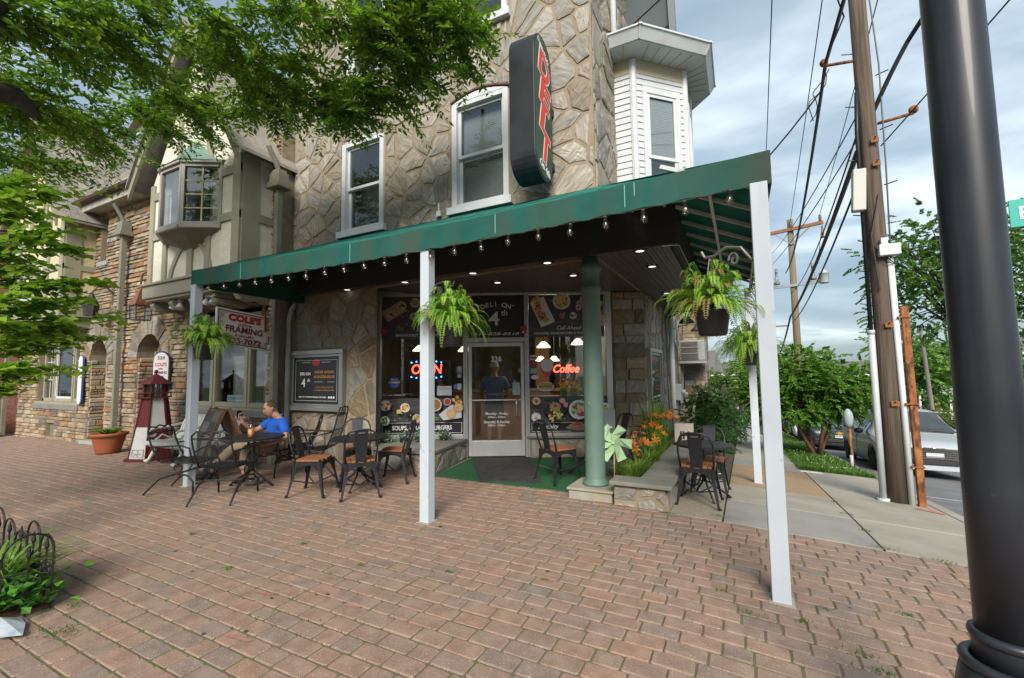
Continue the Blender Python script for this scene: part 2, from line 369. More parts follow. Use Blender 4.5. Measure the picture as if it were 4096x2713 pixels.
# weeds in the joints
sp = []
tuf = [(-1.05,-1.72,.03),(1.45,-1.9,.05),(1.62,-2.12,.06),(2.12,-2.25,.08),(2.2,-2.38,.07),(2.05,-1.8,.04),(1.9,-2.05,.05),(-2.35,-3.98,.06),(-2.1,-4.2,.1),(-2.0,-4.12,.08),(.9,-.36,.09),(1.35,-.2,.06),(1.37,.1,.06),(2.68,-.3,.08),(2.66,.3,.05),(2.65,1.1,.06),(2.66,1.9,.05),(3.05,-.4,.1),(3.3,-.42,.1),(-1.9,-2.6,.03),(-2.9,-2.3,.04),(-1.1,-2.7,.03),(-2.0,-3.2,.05),(-5.6,-.3,.1),(-6.9,-.3,.12),(-12,-.35,.2),(1.41,1.6,.05),(1.41,2.4,.08),(1.42,3.2,.1),(3.4,2.75,.12),(3.6,2.7,.12),(-3.1,-2.9,.04),(.3,-2.3,.03),(2.5,-1.6,.04),(2.9,-2.0,.05),(3.1,-1.3,.05),(-.4,-2.5,.03),(4.4,.9,.2)]
for x, y, r_ in tuf:
    for _ in range(int(25+330*r_)): sp.append(G(x+rnd.gauss(0, r_*.6), y+rnd.gauss(0, r_*.3), 0))
def joint(n, x0, x1, y0, y1):
    for _ in range(n):
        x = rnd.uniform(x0, x1); y = -7.985+round((rnd.uniform(y0, y1)+7.985)/.127)*.127+rnd.gauss(0, .002)
        if noise.noise(V((x*1.6, y*1.6, 5))) > .12: sp.append(G(x, y, -.008))
joint(2600, -2.5, 4, -4.3, -1.5); joint(400, -6, -2, -4, -2)
o = blades('joint_weeds', sp, m_blade, None, (.005,.02), .0028, 1.3, 9); tag(o, 'small green weeds and moss growing in joints of the brick paving', 'weeds')

gm = MB(); rg = random.Random(5)
for _ in range(34):
    x, y = rg.uniform(-4.5, 3.5), rg.uniform(-4.2, -.6)
    if x > 1 and y > -.5: continue
    r0 = rg.uniform(.006, .016); gm.add([G(x+r0*rg.uniform(.7,1.2)*math.cos(k*.9)*1.2, y+r0*rg.uniform(.7,1.1)*math.sin(k*.9), .0055) for k in range(7)], [tuple(range(7))])
tag(gm.build('gum_spots', M('old gum', (.05,.047,.045), rough=.9), kind='stuff'), 'dark old chewing gum spots on the brick paving', 'gum')
for i, (x, y, l, a) in enumerate(((-1.45,-3.35,.16,.3),(-1.1,-3.75,.2,.35),(-.75,-3.2,.12,.2))):
    q = [(x,y),(x+l*math.cos(a),y+l*math.sin(a)*.4),(x+l*math.cos(a)+.02,y+l*math.sin(a)*.4+.03),(x+.01,y+.025)]; m = MB(); m.add([G(u, v, .006) for u, v in q], [(0,1,2,3)])
    tag(m.build('paint_streak', M('faded red streak', (.33,.13,.1), (.29,.19,.15), 22, .9)), ['faded red paint streak on the bricks, the leftmost of three','faded red paint streak on the bricks, nearest the viewer','faded red paint streak on the bricks, the rightmost of three'][i], 'paint mark', 'red paint streaks')
# ================================================================ delicatessen building
def SF(w_, z, d=0):        # point on the angled shop front: w to the right, d towards the street
    X, Y = w_-1.0, 7.95-d-5.5
    return V((X*EX[0]+Y*EX[1], X*EY[0]+Y*EY[1], z))
SFN = V((-EX[1], -EY[1], 0)); SFR = V((EX[0], EY[0], 0)); UP = V((0,0,1))
def AF(u, z, d=0): return V((u, -d, z))          # front street wall
def BF(u, z, d=0): return V((.1+d, u, z))        # side street wall
def fbox(m, F, u0, u1, z0, z1, d0, d1, tint=None):
    q = [F(u0, z0, d1), F(u1, z0, d1), F(u1, z0, d0), F(u0, z0, d0), F(u0, z1, d1), F(u1, z1, d1), F(u1, z1, d0), F(u0, z1, d0)]
    return m.hexa(q, tint)
def holed(F, u0, u1, z0, z1, holes, depth=.25, d=0):
    m = MB(); us = sorted({u0, u1}|{k for h in holes for k in h[:2] if u0 < k < u1}); zs = sorted({z0, z1}|{k for h in holes for k in h[2:4] if z0 < k < z1})
    for a, b in zip(us, us[1:]):
        for c, e in zip(zs, zs[1:]):
            if any(h[0]-1e-6 <= a and b <= h[1]+1e-6 and h[2]-1e-6 <= c and e <= h[3]+1e-6 for h in holes): continue
            m.add([F(a, c, d), F(b, c, d), F(b, e, d), F(a, e, d)], [(0,1,2,3)])
    for h in holes:
        a, b, c, e = h[:4]
        for p, q in (((a,c),(a,e)), ((b,e),(b,c)), ((a,e),(b,e)), ((b,c),(a,c))):
            m.add([F(*p, d), F(*q, d), F(*q, d-depth), F(*p, d-depth)], [(0,1,2,3)])
    return m
STONE = [(.41,.385,.34),(.37,.355,.32),(.34,.295,.235),(.46,.43,.38),(.31,.295,.265),(.39,.35,.285),(.35,.34,.315),(.43,.39,.33)]
TANST = [(.30,.235,.15),(.36,.29,.2),(.25,.19,.12),(.33,.31,.28),(.4,.36,.3),(.28,.22,.15),(.22,.19,.15)]
def stonetint(p):
    c = rnd.choice(p); k = rnd.uniform(.84, 1.08); return tuple(min(.6, q*k) for q in c)
def irregular(F, u0, u1, z0, z1, holes, sz, pal, gap=.028, dep=(.008,.02), drop=.42, an=1.0):
    """polygonal rubble stones with recessed mortar between them"""
    sd = []; nu = max(1, int((u1-u0)/sz/an)); nzz = max(1, int((z1-z0)/sz))
    for i in range(nu+2):
        for j in range(nzz+2):
            if rnd.random() < drop: continue
            sd.append((u0+(i-.5+rnd.uniform(-.42,.42))*(u1-u0)/nu, z0+(j-.5+rnd.uniform(-.42,.42))*(z1-z0)/nzz))
    res = []
    for i, s_ in enumerate(sd):
        p = [(u0,z0),(u1,z0),(u1,z1),(u0,z1)]
        for j, t in enumerate(sd):
            if i == j: continue
            dx, dy = t[0]-s_[0], t[1]-s_[1]
            if dx*dx+dy*dy > (sz*4.2)**2: continue
            p = clip(p, (dx, dy), dx*(s_[0]+t[0])/2+dy*(s_[1]+t[1])/2)
            if len(p) < 3: break
        if len(p) < 3: continue
        parts = [p]
        for h in holes:
            nx = []
            for q in parts:
                us = [k[0] for k in q]; zs = [k[1] for k in q]
                if max(us) <= h[0] or min(us) >= h[1] or max(zs) <= h[2] or min(zs) >= h[3]: nx.append(q); continue
                a = clip(q, (1,0), h[0]); b = clip(q, (-1,0), -h[1]); mid = clip(clip(q, (-1,0), -h[0]), (1,0), h[1]) if True else q
                lo = clip(mid, (0,1), h[2]) if len(mid) > 2 else []; hi = clip(mid, (0,-1), -h[3]) if len(mid) > 2 else []
                nx += [k for k in (a, b, lo, hi) if len(k) > 2]
            parts = nx
        for q in parts:
            if area(q) < .004: continue
            q = shrink(q, gap*rnd.uniform(.6, 1.3))
            if len(q) < 3 or area(q) < .0025: continue
            # break long edges and jitter them
            o = []
            for k in range(len(q)):
                a, b = q[k], q[(k+1) % len(q)]; o.append(a); l = math.hypot(b[0]-a[0], b[1]-a[1])
                if l > .09:
                    for t in ((.5,) if l < .22 else (.33,.67)):
                        jx = rnd.uniform(-.012,.012)
                        o.append((a[0]+(b[0]-a[0])*t+jx, a[1]+(b[1]-a[1])*t+rnd.uniform(-.012,.012)))
            n = len(o); cu = sum(k[0] for k in o)/n; cz = sum(k[1] for k in o)/n; dp = rnd.uniform(*dep); m = MB()
            tl = (rnd.uniform(-.03,.03), rnd.uniform(-.03,.03))
            def lift(u, z): return dp+(u-cu)*tl[0]+(z-cz)*tl[1]+rnd.uniform(-.005,.005)
            r0 = [F(u, z, -.01) for u, z in o]; r1 = [F(u, z, max(.006, lift(u, z)*.7)) for u, z in o]
            r2 = [F(cu+(u-cu)*.82, cz+(z-cz)*.82, max(.01, lift(u, z))) for u, z in o]
            r3 = [F(cu+(u-cu)*.4, cz+(z-cz)*.4, max(.01, lift(u, z)+.004)) for u, z in o]
            vs = r0+r1+r2+r3+[F(cu, cz, dp+rnd.uniform(0,.012))]; fs = []
            for ri in range(3): fs += [(ri*n+k, ri*n+(k+1)%n, (ri+1)*n+(k+1)%n, (ri+1)*n+k) for k in range(n)]
            fs += [(3*n+k, 3*n+(k+1)%n, 4*n) for k in range(n)]
            m.add(vs, fs, stonetint(pal)); res.append(m)
    return res
m_st = [M('field stone %s' % q, (.4,.36,.3), attr='tint', c2=(.62,.6,.57), s=4.5, stretch=(1,1,8), rot=(ra, rb, 0), rough=.88, bump=.7, bs=16, det=8, lo=.36, hi=.64, speck=((.2,.17,.14), 11, .68)) for q, ra, rb in (('a', .25, .5), ('b', -.9, .9), ('c', .6, -.75), ('d', 0, 1.5))]
m_mort = M('sandy mortar', (.31,.25,.18), (.25,.2,.14), 9, .95, bump=.7, bs=45)
m_white = M('white painted trim', (.62,.64,.67), (.55,.57,.6), 3, .5, streak=((.5,.5,.48), (6,6,1.2), (.62,.85)))
m_black = M('black panel', (.032,.03,.029), (.042,.039,.037), 4, .55)
m_dark = M('dark interior', (.03,.03,.032), rough=.9)
m_glass = GLASS('window glass', (.9,.92,.92), .10); m_shop = GLASS('shop glass', (.93,.95,.94), .07)
DELI = thing('deli_building', 'grey and tan rubble stone corner delicatessen with white bay window above the awning', 'building', (-2, 2, 0))
D3 = 9.6
holesA = [(-4.42,-3.46,3.95,5.52,'a'),(-2.09,-1.13,3.95,5.56,'b'),(-2.07,-1.13,6.72,8.35,'c'),(-4.4,-3.46,6.72,8.35,'d')]
wa = holed(AF, -5.72, .1, 2.9, D3, [h[:4] for h in holesA]); wa.add([(-5.72,0,2.9),(-5.72,0,D3),(-5.72,6,D3),(-5.72,6,2.9)], [(0,1,2,3)])
wall_a = wa.build('front_wall', m_mort, DELI)
lw = holed(AF, -5.72, -3.6, -.1, 2.9, []); q_ = SF(-2.47, 0, .02); lw.add([AF(-3.6,-.1,0), V((q_.x,q_.y,-.1)), V((q_.x,q_.y,2.9)), AF(-3.6,2.9,0)], [(0,1,2,3)])
wall_l = lw.build('lower_wall', m_mort, DELI)
bh = [(1.2, 3.3, 3.6, 6.5)]
wb = MB(); wb.add([BF(0,2.9), BF(13,2.9), BF(13,D3), BF(0,D3)], [(0,1,2,3)]); wb.add([BF(2.78,-1.4), BF(13,-1.4), BF(13,2.9), BF(2.78,2.9)], [(0,1,2,3)])
wall_b = wb.build('side_wall', m_mort, DELI)
pieces('stone', irregular(AF, -5.72, .1, 2.96, D3, [(h[0]-.02, h[1]+.02, h[2]-.1, h[3]+.06) for h in holesA], .25, STONE), m_st, wall_a, 210)
pieces('stone', irregular(AF, -5.72, -3.6, 0, 2.95, [(-5.66,-4.24,.86,1.94)], .25, TANST+STONE), m_st, wall_l, 60)
pieces('stone', irregular(BF, .0, 13, 3.0, D3, bh, .38, STONE), m_st, wall_b, 10)
pieces('stone', irregular(BF, 2.8, 13, -1.2, 2.95, [], .3, [tuple(min(.62, k*1.22) for k in q) for q in STONE[:4]]+TANST), m_st, wall_b, 60)
core = MB(); core.box(-5.7, .5, 3.02, -.4, 9, D3-.1); core.build('light_block_core', m_dark, DELI)  # dark box added inside the hollow walls to stop light leaking in
# sash windows of the front wall
def sash(F, u0, u1, z0, z1, parent, mid=None, arch=0, blind=False, d=0, casing=.085, name='window', mt=None, sill=True, frame2=None):
    mt = mt or m_white; m = MB(); mid = mid or (z0+z1)/2; c = casing
    fbox(m, F, u0, u0+c, z0, z1, d-.12, d+.035); fbox(m, F, u1-c, u1, z0, z1, d-.12, d+.035)
    fbox(m, F, u0+c, u1-c, z1-c*.8, z1, d-.12, d+.03); fbox(m, F, u0+c, u1-c, z0, z0+c*.55, d-.12, d+.03)
    if arch:
        n = 10; pts = [F(u0, z1, d+.034)]+[F(u0+(u1-u0)*i/n, z1+arch*math.sin(math.pi*i/n), d+.034) for i in range(n+1)]+[F(u1, z1, d+.034)]
        m.prism(pts[1:-1], F(0,0,0)-F(0,0,.1))
    win = m.build(name, mt, parent, bevel=.006)
    a, b = u0+c, u1-c; f2 = MB(); e = .045
    for (q0, q1, dd) in ((mid-.02, z1-c*.8, -.03), (z0+c*.55, mid+.02, -.07)):
        fbox(f2, F, a, a+e, q0, q1, d+dd-.03, d+dd); fbox(f2, F, b-e, b, q0, q1, d+dd-.03, d+dd)
        fbox(f2, F, a+e, b-e, q1-e, q1, d+dd-.03, d+dd); fbox(f2, F, a+e, b-e, q0, q0+e, d+dd-.03, d+dd)
        pn = MB(); fbox(pn, F, a+e, b-e, q0+e, q1-e, d+dd-.02, d+dd-.016); pn.build('pane', m_glass, win)
    f2.build('sash', frame2 or mt, win)
    if sill:
        s_ = MB(); fbox(s_, F, u0-.06, u1+.06, z0-.11, z0, d-.1, d+.09); s_.build('sill', mt, win, bevel=.006)
    if blind:
        bl = MB(); z = z0+.1
        while z < z1-.1: fbox(bl, F, a+.01, b-.01, z, z+.024, d-.16, d-.15); z += .03
        bl.build('blind', M('blind', (.34,.36,.38), rough=.6), win)
    return win
for h in holesA: sash(AF, *h[:4], DELI, arch={'a': .07, 'b': .1}.get(h[4], 0), blind=h[4] == 'b', mid=(h[2]+h[3])/2-.02, name='sash_window')
lb = MB(); lb.box(-2.36,-.06,3.87,-2.28,-.03,3.95); lb.tube([(-2.32,-.045,3.93),(-2.32,-.045,4.08)], .012); lb.build('cable_box', m_white, DELI)
# hood bricks over the right hand window
hd = [];
for i in range(9):
    t0, t1 = i/9, (i+1)/9; m = MB(); ux = lambda t: -2.11+1.0*t; zz_ = lambda t: 5.575+.1*math.sin(math.pi*t)
    m.hexa([(ux(t0)+.004,-.05,zz_(t0)),(ux(t1)-.004,-.05,zz_(t1)),(ux(t1)-.004,.02,zz_(t1)),(ux(t0)+.004,.02,zz_(t0)),(ux(t0)+.004,-.045,zz_(t0)+.03),(ux(t1)-.004,-.045,zz_(t1)+.03),(ux(t1)-.004,.02,zz_(t1)+.03),(ux(t0)+.004,.02,zz_(t0)+.03)], (.14,.075,.05)); hd.append(m)
pieces('brick', hd, m_st[0], wall_a)
# black soffit over the entrance with beaded boards, recessed lamps and a black fascia under the awning
zs = 2.95
bm_ = M('black beadboard', (.08,.073,.068), (.105,.096,.09), 3, .36, stretch=(1,.2,1))
sf = MB(); sf.box(-5.95,-.17,zs+.03,1.03,6.2,zs+.05); soff = sf.build('soffit', m_black, DELI)
bmsh = {}
def board(l):
    m = MB(); m.box(-.044,-l/2,-.012,.044,l/2,.02); m.box(-.012,-l/2,-.018,.012,l/2,-.011); return m
x = -5.9; 
while x < 1.0:
    y1 = 5.9 if x > .1 else max(.06, min(5.0, (x+4.21)*.514+.62)) if x > -3.62 else .06
    l = y1+.17
    board(l).xf(lambda p, x=x, l=l: p+V((x, -.17+l/2, zs))).build('board', bm_, soff); x += .096
fa = MB(); fa.hexa([(-5.97,-.2,zs-.03),(1.06,-.2,zs-.03),(1.06,-.17,zs-.03),(-5.97,-.17,zs-.03),(-5.97,-.2,3.7),(-.2,-.2,3.7),(-.2,-.17,3.7),(-5.97,-.17,3.7)])
fa = MB()
fa.prism([(-5.97,-.2,zs-.03),(1.06,-.2,zs-.03),(1.06,-.2,3.36),(.42,-.2,3.66),(-5.97,-.2,3.66)], (0,.03,0))
fa.prism([(1.06,-.17,zs-.03),(1.06,6.2,zs-.03),(1.06,6.2,3.36),(1.06,-.17,3.36)], (-.03,0,0)); fa.box(-5.97,-.17,zs-.03,-5.94,.02,3.3); fa.box(.12,6.17,zs-.03,1.03,6.2,3.3)
fa.build('fascia', m_black, DELI)
cn = MB(); cn.tube([(.9,-.19,zs-.04),(1.075,-.1,zs-.03),(1.075,3,zs-.03)], .006); cn.build('fascia_trim', M('bright metal', (.6,.6,.6), rough=.3, metal=1), DELI)
m_lamp = M('downlight lens', (.7,.7,.66), rough=.35, emit=(1,.93,.8), es=.5); m_ring = M('downlight ring', (.02,.02,.02), rough=.5)
for x, y in ((-.55,-.08),(.63,-.05),(.62,.84),(-1.71,-.06),(-1.73,.7),(-.51,.82),(-4.19,-.08),(.48,3.16),(-2.95,-.07)):
    m = MB(); m.lathe((x,y,zs-.03), [(.085,0),(.085,.012),(.06,.014),(.06,.004)], 18); r_ = m.build('downlight', m_ring, soff, True)
    m = MB(); m.lathe((x,y,zs-.022), [(.058,0),(.05,-.008),(.01,-.014)], 14); m.build('downlight_lens', m_lamp, soff, True)
# ---------------------------------------------------------------- angled shop front
m_alu = M('anodised frame', (.46,.46,.45), (.4,.4,.39), 3, .42, metal=.55)
m_pl = M('dark plank print', (.05,.048,.057), (.1,.095,.11), 3, .4, stretch=(1,1,14), det=6)
m_ink = M('white print', (.82,.82,.8), rough=.5); m_inkg = M('grey print', (.66,.66,.65), rough=.5); m_blk = M('black print', (.025,.025,.03), rough=.35)
def P_(name, c, c2=None, s=25, **k): return M('print '+name, c, c2, s, .45, **k)
m_food = M('food print', (.5,.3,.1), attr='tint', c2=(.85,.84,.82), s=40, rough=.45, det=3)
fr = MB()
for a, b in ((-2.47,-2.36),(-.88,-.80),(.22,.30),(1.68,1.79)): fbox(fr, SF, a, b, .0 if -1 < a < .3 else .36, 2.9, -.06, .06)
fbox(fr, SF, -2.47, 1.79, 2.9, 2.99, -.06, .065); fbox(fr, SF, -2.36, -.88, .34, .42, -.06, .06); fbox(fr, SF, .3, 1.68, .34, .42, -.06, .06)
fbox(fr, SF, -.8, .22, 2.05, 2.13, -.06, .055)
for a in (-.84, .26): fbox(fr, SF, a-.008, a+.008, .0, 2.9, .06, .072)
front = fr.build('shop_front', m_alu, DELI, bevel=.006)
for a, b, z0, z1 in ((-2.36,-.88,.42,2.9),(.3,1.68,.42,2.9)):
    m = MB(); fbox(m, SF, a, b, z0, z1, -.004, .004); m.build('pane', m_shop, front)
def poster(a, b, z0, z1, mat): 
    m = MB(); fbox(m, SF, a, b, z0, z1, .006, .009); return m.build('poster', mat, front)
for a, b in ((-2.35,-.89),(.31,1.67)):
    poster(a, b, 2.13, 2.89, m_pl); poster(a, b, .43, 1.06, m_pl)
poster(-.8, .22, 2.13, 2.9, m_blk)
class PR(MB):   # flat print shapes stuck on the glass, layered a little proud of each other
    d = .0095
    def el(s, w_, z, rx, rz, c, n=18, rot=0):
        s.d += .0006; k, q = math.cos(rot), math.sin(rot)
        pts = [(rx*math.cos(6.2832*i/n), rz*math.sin(6.2832*i/n)) for i in range(n)]
        s.add([SF(w_+x*k-y*q, z+x*q+y*k, s.d) for x, y in pts], [tuple(range(n))], c)
    def pg(s, pts, c):
        s.d += .0006; s.add([SF(w_, z, s.d) for w_, z in pts], [tuple(range(len(pts)))], c)
    def rc(s, w_, z, hw, hz, c, rot=0):
        k, q = math.cos(rot), math.sin(rot); s.pg([(w_+x*k-y*q, z+x*q+y*k) for x, y in ((-hw,-hz),(hw,-hz),(hw,hz),(-hw,hz))], c)
    def sc(s, w_, z, r, n, cols, sz):
        for _ in range(n):
            a = rnd.uniform(0, 6.28); q = r*math.sqrt(rnd.random()); s.el(w_+q*math.cos(a), z+q*math.sin(a), sz*rnd.uniform(.6,1.3), sz*rnd.uniform(.5,1), rnd.choice(cols), 7, rnd.uniform(0,3))
    def plate(s, w_, z, r, rim, inn, cols, n, sz):
        s.el(w_, z, r, r*.96, rim); s.el(w_, z, r*.84, r*.8, inn); s.sc(w_, z, r*.62, n, cols, sz)
    def build(s, name, mat, parent):      # overlapping shapes form one printed dish; each dish is a piece
        F_ = []; 
        for f_ in s.f:
            q = [V(s.v[i]) for i in f_]; c = sum(q, V())/len(q); F_.append((c, max((k-c).length for k in q)))
        gid = list(range(len(F_)))
        def root(i):
            while gid[i] != i: i = gid[i]
            return i
        for i in range(len(F_)):
            for j in range(i):
                if (F_[i][0]-F_[j][0]).length < (F_[i][1]+F_[j][1])*.93: gid[root(i)] = root(j)
        for k in sorted({root(i) for i in range(len(F_))}):
            m = MB()
            for i, f_ in enumerate(s.f):
                if root(i) == k: m.add([s.v[q] for q in f_], [tuple(range(len(f_)))], s.t[i])
            m.build(name, mat, parent)
WH=(.72,.72,.72); RED=(.5,.05,.04); ORG=(.65,.3,.08); GRN=(.12,.3,.04); YEL=(.75,.55,.12); BRN=(.22,.1,.04); PNK=(.7,.35,.28); BRD=(.55,.33,.14); PUR=(.35,.08,.25)
# upper left: waffles on a striped cloth, cups, herbs
p = PR()
p.rc(-2.13,2.63,.2,.11,(.55,.5,.5),.55)
for i in range(9): p.rc(-2.13+(i-4)*.045*math.cos(.55),2.63+(i-4)*.045*math.sin(.55),.007,.11,RED,.55)
for w_, z in ((-2.17,2.57),(-1.99,2.73)): p.el(w_, z, .085, .085, (.62,.45,.3)); p.el(w_, z, .062, .062, (.7,.55,.4)); p.sc(w_, z, .04, 5, [(.06,.03,.05),BRN], .022)
p.rc(-2.08,2.5,.07,.008,RED,-.5); p.rc(-2.15,2.45,.06,.008,RED,1.5)
p.el(-1.75,2.78,.085,.085,WH); p.el(-1.75,2.78,.065,.065,(.5,.36,.22)); p.plate(-1.77,2.53,.075,WH,(.6,.5,.4),[BRN,ORG],6,.02)
p.el(-1.2,2.7,.2,.2,(.3,.3,.32)); p.el(-.98,2.76,.08,.08,RED); p.el(-2.3,2.27,.08,.08,(.2,.05,.05)); p.sc(-2.3,2.27,.06,12,[RED,(.7,.1,.08)],.02)
for i in range(14): p.el(-2.02+rnd.gauss(0,.05),2.33+rnd.gauss(0,.03),.03,.008,(.2,.32,.08),6,rnd.uniform(0,3))
# upper right: hoagie board, club sandwich plate, onions, avocado, cheesesteak
p.pg([(.33,2.75),(.58,2.86),(.78,2.4),(.53,2.3)], WH); p.sc(.45,2.78,.08,16,[ORG,YEL,RED],.03); p.sc(.5,2.66,.07,12,[RED,(.7,.15,.1)],.03)
p.pg([(.42,2.58),(.52,2.62),(.68,2.42),(.58,2.38)], BRD); p.sc(.55,2.5,.08,22,[BRN,(.1,.05,.03),(.5,.45,.4)],.018)
p.plate(.9,2.77,.16,WH,(.6,.6,.55),[GRN,RED,(.5,.3,.1)],16,.035); p.rc(.89,2.8,.08,.07,(.72,.5,.25),.15); p.el(.93,2.68,.05,.025,(.5,.6,.15))
for w_, z, r in ((1.22,2.72,.06),(1.28,2.8,.06),(1.2,2.65,.06)): p.el(w_,z,r,r,(.45,.25,.42)); p.el(w_,z,r*.7,r*.7,(.6,.5,.6)); p.el(w_,z,r*.4,r*.4,(.3,.1,.28))
p.el(.9,2.5,.055,.05,(.4,.2,.05)); p.plate(1.1,2.5,.07,(.3,.38,.45),WH,[(.6,.6,.55),BRN],8,.02)
p.el(1.58,2.72,.055,.065,GRN,rot=.5); p.el(1.58,2.72,.042,.052,(.6,.62,.2)); p.el(1.58,2.71,.02,.02,BRN); p.el(1.55,2.83,.04,.04,(.5,.05,.25))
p.pg([(1.28,2.4),(1.32,2.6),(1.66,2.5),(1.66,2.3)],(.6,.45,.38)); p.sc(1.52,2.46,.13,24,[PNK,(.6,.2,.15),BRD],.035)
# lower left: dips, herbs, burgers
p.plate(-2.25,.95,.11,(.12,.2,.3),(.75,.65,.35),[YEL,RED],5,.03); p.plate(-2.25,.68,.085,WH,(.7,.72,.65),[GRN,(.08,.2,.03)],9,.028); p.rc(-2.0,.84,.04,.035,YEL,.1)
p.plate(-1.37,.95,.12,WH,(.55,.12,.05),[RED,GRN,(.6,.2,.08)],14,.025); p.plate(-1.15,1.0,.065,WH,RED,[(.55,.04,.04)],3,.02)
p.pg([(-1.3,.78),(-1.08,.95),(-.9,.92),(-.9,.72),(-1.22,.68)],(.62,.64,.7)); p.sc(-.98,1.0,.08,14,[ORG,YEL,BRN],.03)
for w_, z in ((-1.08,.79),(-.95,.9)): p.el(w_,z,.085,.08,(.3,.45,.12)); p.el(w_,z,.078,.072,(.72,.42,.2)); p.el(w_-.01,z+.015,.05,.04,(.78,.5,.28)); p.sc(w_,z,.05,6,[RED,(.8,.6,.35)],.01)
for i in range(16): p.el(-1.38+rnd.gauss(0,.06),.72+rnd.gauss(0,.02),.03,.007,(.2,.32,.12),6,rnd.uniform(0,3))
# lower right: bagel sandwich, salad bowl, egg
p.pg([(.52,.82),(.75,1.04),(.95,.85),(.78,.62)],(.02,.02,.022)); p.sc(.74,.76,.12,26,[YEL,(.75,.6,.2),(.7,.45,.15),GRN],.03); p.el(.74,.9,.1,.07,(.42,.25,.12)); p.el(.74,.91,.035,.02,(.12,.07,.04))
p.plate(1.15,.84,.175,(.75,.77,.78),(.55,.6,.45),[GRN,(.06,.16,.03),RED,(.65,.3,.1)],34,.03); p.sc(1.17,.84,.07,12,[PNK,(.75,.45,.35)],.035); p.el(1.17,.76,.03,.03,(.3,.06,.2))
p.plate(.4,.72,.085,(.5,.52,.55),WH,[ORG],1,.03); p.plate(.41,1.0,.07,(.6,.45,.3),(.65,.45,.25),[BRN,RED],6,.02); p.el(.86,1.0,.05,.045,(.6,.4,.38)); p.el(.92,.93,.04,.045,(.65,.3,.28)); p.plate(1.6,.88,.08,WH,(.75,.72,.6),[YEL,GRN],6,.025)
for w0, w1, z0, z1 in ((-1.95,-.95,2.32,2.85),(.36,1.64,2.34,2.86),(-2.3,-.95,.68,1.03),(.36,1.64,.66,1.03)):
    for _ in range(26): p.el(rnd.uniform(w0,w1), rnd.uniform(z0,z1), rnd.uniform(.008,.02), rnd.uniform(.006,.014), rnd.choice([GRN,(.3,.4,.1),RED,YEL,(.5,.4,.3)]), 6, rnd.uniform(0,3))
p.plate(-1.5,2.62,.11,WH,(.7,.6,.4),[YEL,GRN,RED,ORG],14,.025); p.plate(-1.18,2.45,.08,(.6,.3,.2),(.65,.5,.3),[BRN,RED],8,.02); p.plate(-1.85,.92,.08,WH,(.75,.6,.3),[ORG,RED],8,.022); p.plate(-1.65,.74,.07,(.5,.5,.55),(.7,.3,.15),[RED,GRN],8,.02); p.plate(1.42,.78,.1,WH,(.7,.66,.5),[YEL,GRN,PNK],12,.025); p.plate(1.42,2.72,.09,WH,(.6,.35,.2),[RED,YEL,GRN],10,.025)
p.build('food_print', m_food, front)
def frame_line(a, b, z0, z1, d=.011, t=.006):
    m = MB()
    for q in ((a,b,z1-t,z1),(a,b,z0,z0+t),(a,a+t,z0,z1),(b-t,b,z0,z1)): fbox(m, SF, *q, d, d+.001)
    m.build('printed_border', m_ink, front)
for q in ((-2.35,-.89,.43,.645),(.31,1.67,.43,.62)): m = MB(); fbox(m, SF, *q, .0098, .0104); m.build('poster_band', m_blk, front)
frame_line(-2.33, -.91, .445, .63); frame_line(.33, 1.65, .445, .605)
def st(s, size, w_, z, mat=None, d=.0125, parent=None, **k): return text(s, size, SF(w_, z, d), SFR, UP, mat or m_ink, parent or front, **k)
st('SOUPS, WRAPS & BURGERS', .105, -1.62, .535, bold=.0022, width=1.06); st('Specialty', .1, .62, .53, shear=.3, bold=.001)
st('Smoothies &', .09, -1.5, 2.29, shear=.35, bold=.001, mat=m_inkg); st('BREAKFAST SANDWICHES', .06, -1.62, 2.19, bold=.0012, width=.96, mat=m_inkg)
st('Call Ahead', .1, 1.02, 2.29, shear=.35, bold=.0012, mat=m_inkg); st('HOAGIES, SANDWICHES & CHEESESTEAKS', .058, 1.0, 2.195, bold=.0015, width=1.2, mat=m_inkg)
for i, ch in enumerate('DELI ON'):
    if ch != ' ': t = (i-3)/3; text(ch, .12, SF(-.29+t*.235, 2.735-.045*t*t, .0125), SFR*math.cos(-.22*t)+UP*math.sin(-.22*t), UP*math.cos(-.22*t)-SFR*math.sin(-.22*t), m_inkg, front, bold=.002, sp=1)
st('·', .15, -.6, 2.7, mat=m_inkg, bold=.003); st('·', .15, .03, 2.7, mat=m_inkg, bold=.003)
st('4', .36, -.32, 2.46, mat=m_inkg, bold=.003, width=.2); st('th', .14, -.13, 2.575, mat=m_inkg, bold=.002); st('610-828-8518', .075, -.29, 2.195, mat=m_inkg, shear=.25, width=.82, bold=.001)
# round local award print, stickers, hoagie sticker, deli brand lozenge
p = PR(); p.d = .0125
p.el(-2.12,1.34,.095,.095,(.05,.12,.55),28); p.rc(-2.12,1.345,.13,.03,(.03,.03,.05)); p.d += 0
p.pg([(.49,1.58),(.62,1.36),(.75,1.58)],(.6,.1,.15)); p.el(.62,1.62,.135,.135,(.6,.1,.15),26); p.el(.62,1.62,.115,.115,(.75,.72,.72),26)
p.el(.59,1.24,.15,.085,WH,24); p.el(.59,1.255,.135,.06,BRD,24); p.el(.59,1.24,.135,.022,GRN,20); p.el(.59,1.225,.125,.02,(.5,.12,.1),20); p.el(.59,1.205,.125,.022,(.62,.42,.2),20)
p.rc(.38,1.76,.06,.045,WH); p.rc(.38,1.76,.055,.018,RED); p.rc(.38,1.65,.06,.05,(.35,.05,.08)); p.rc(.38,1.52,.055,.045,(.3,.5,.45)); p.el(.4,1.41,.07,.04,WH)
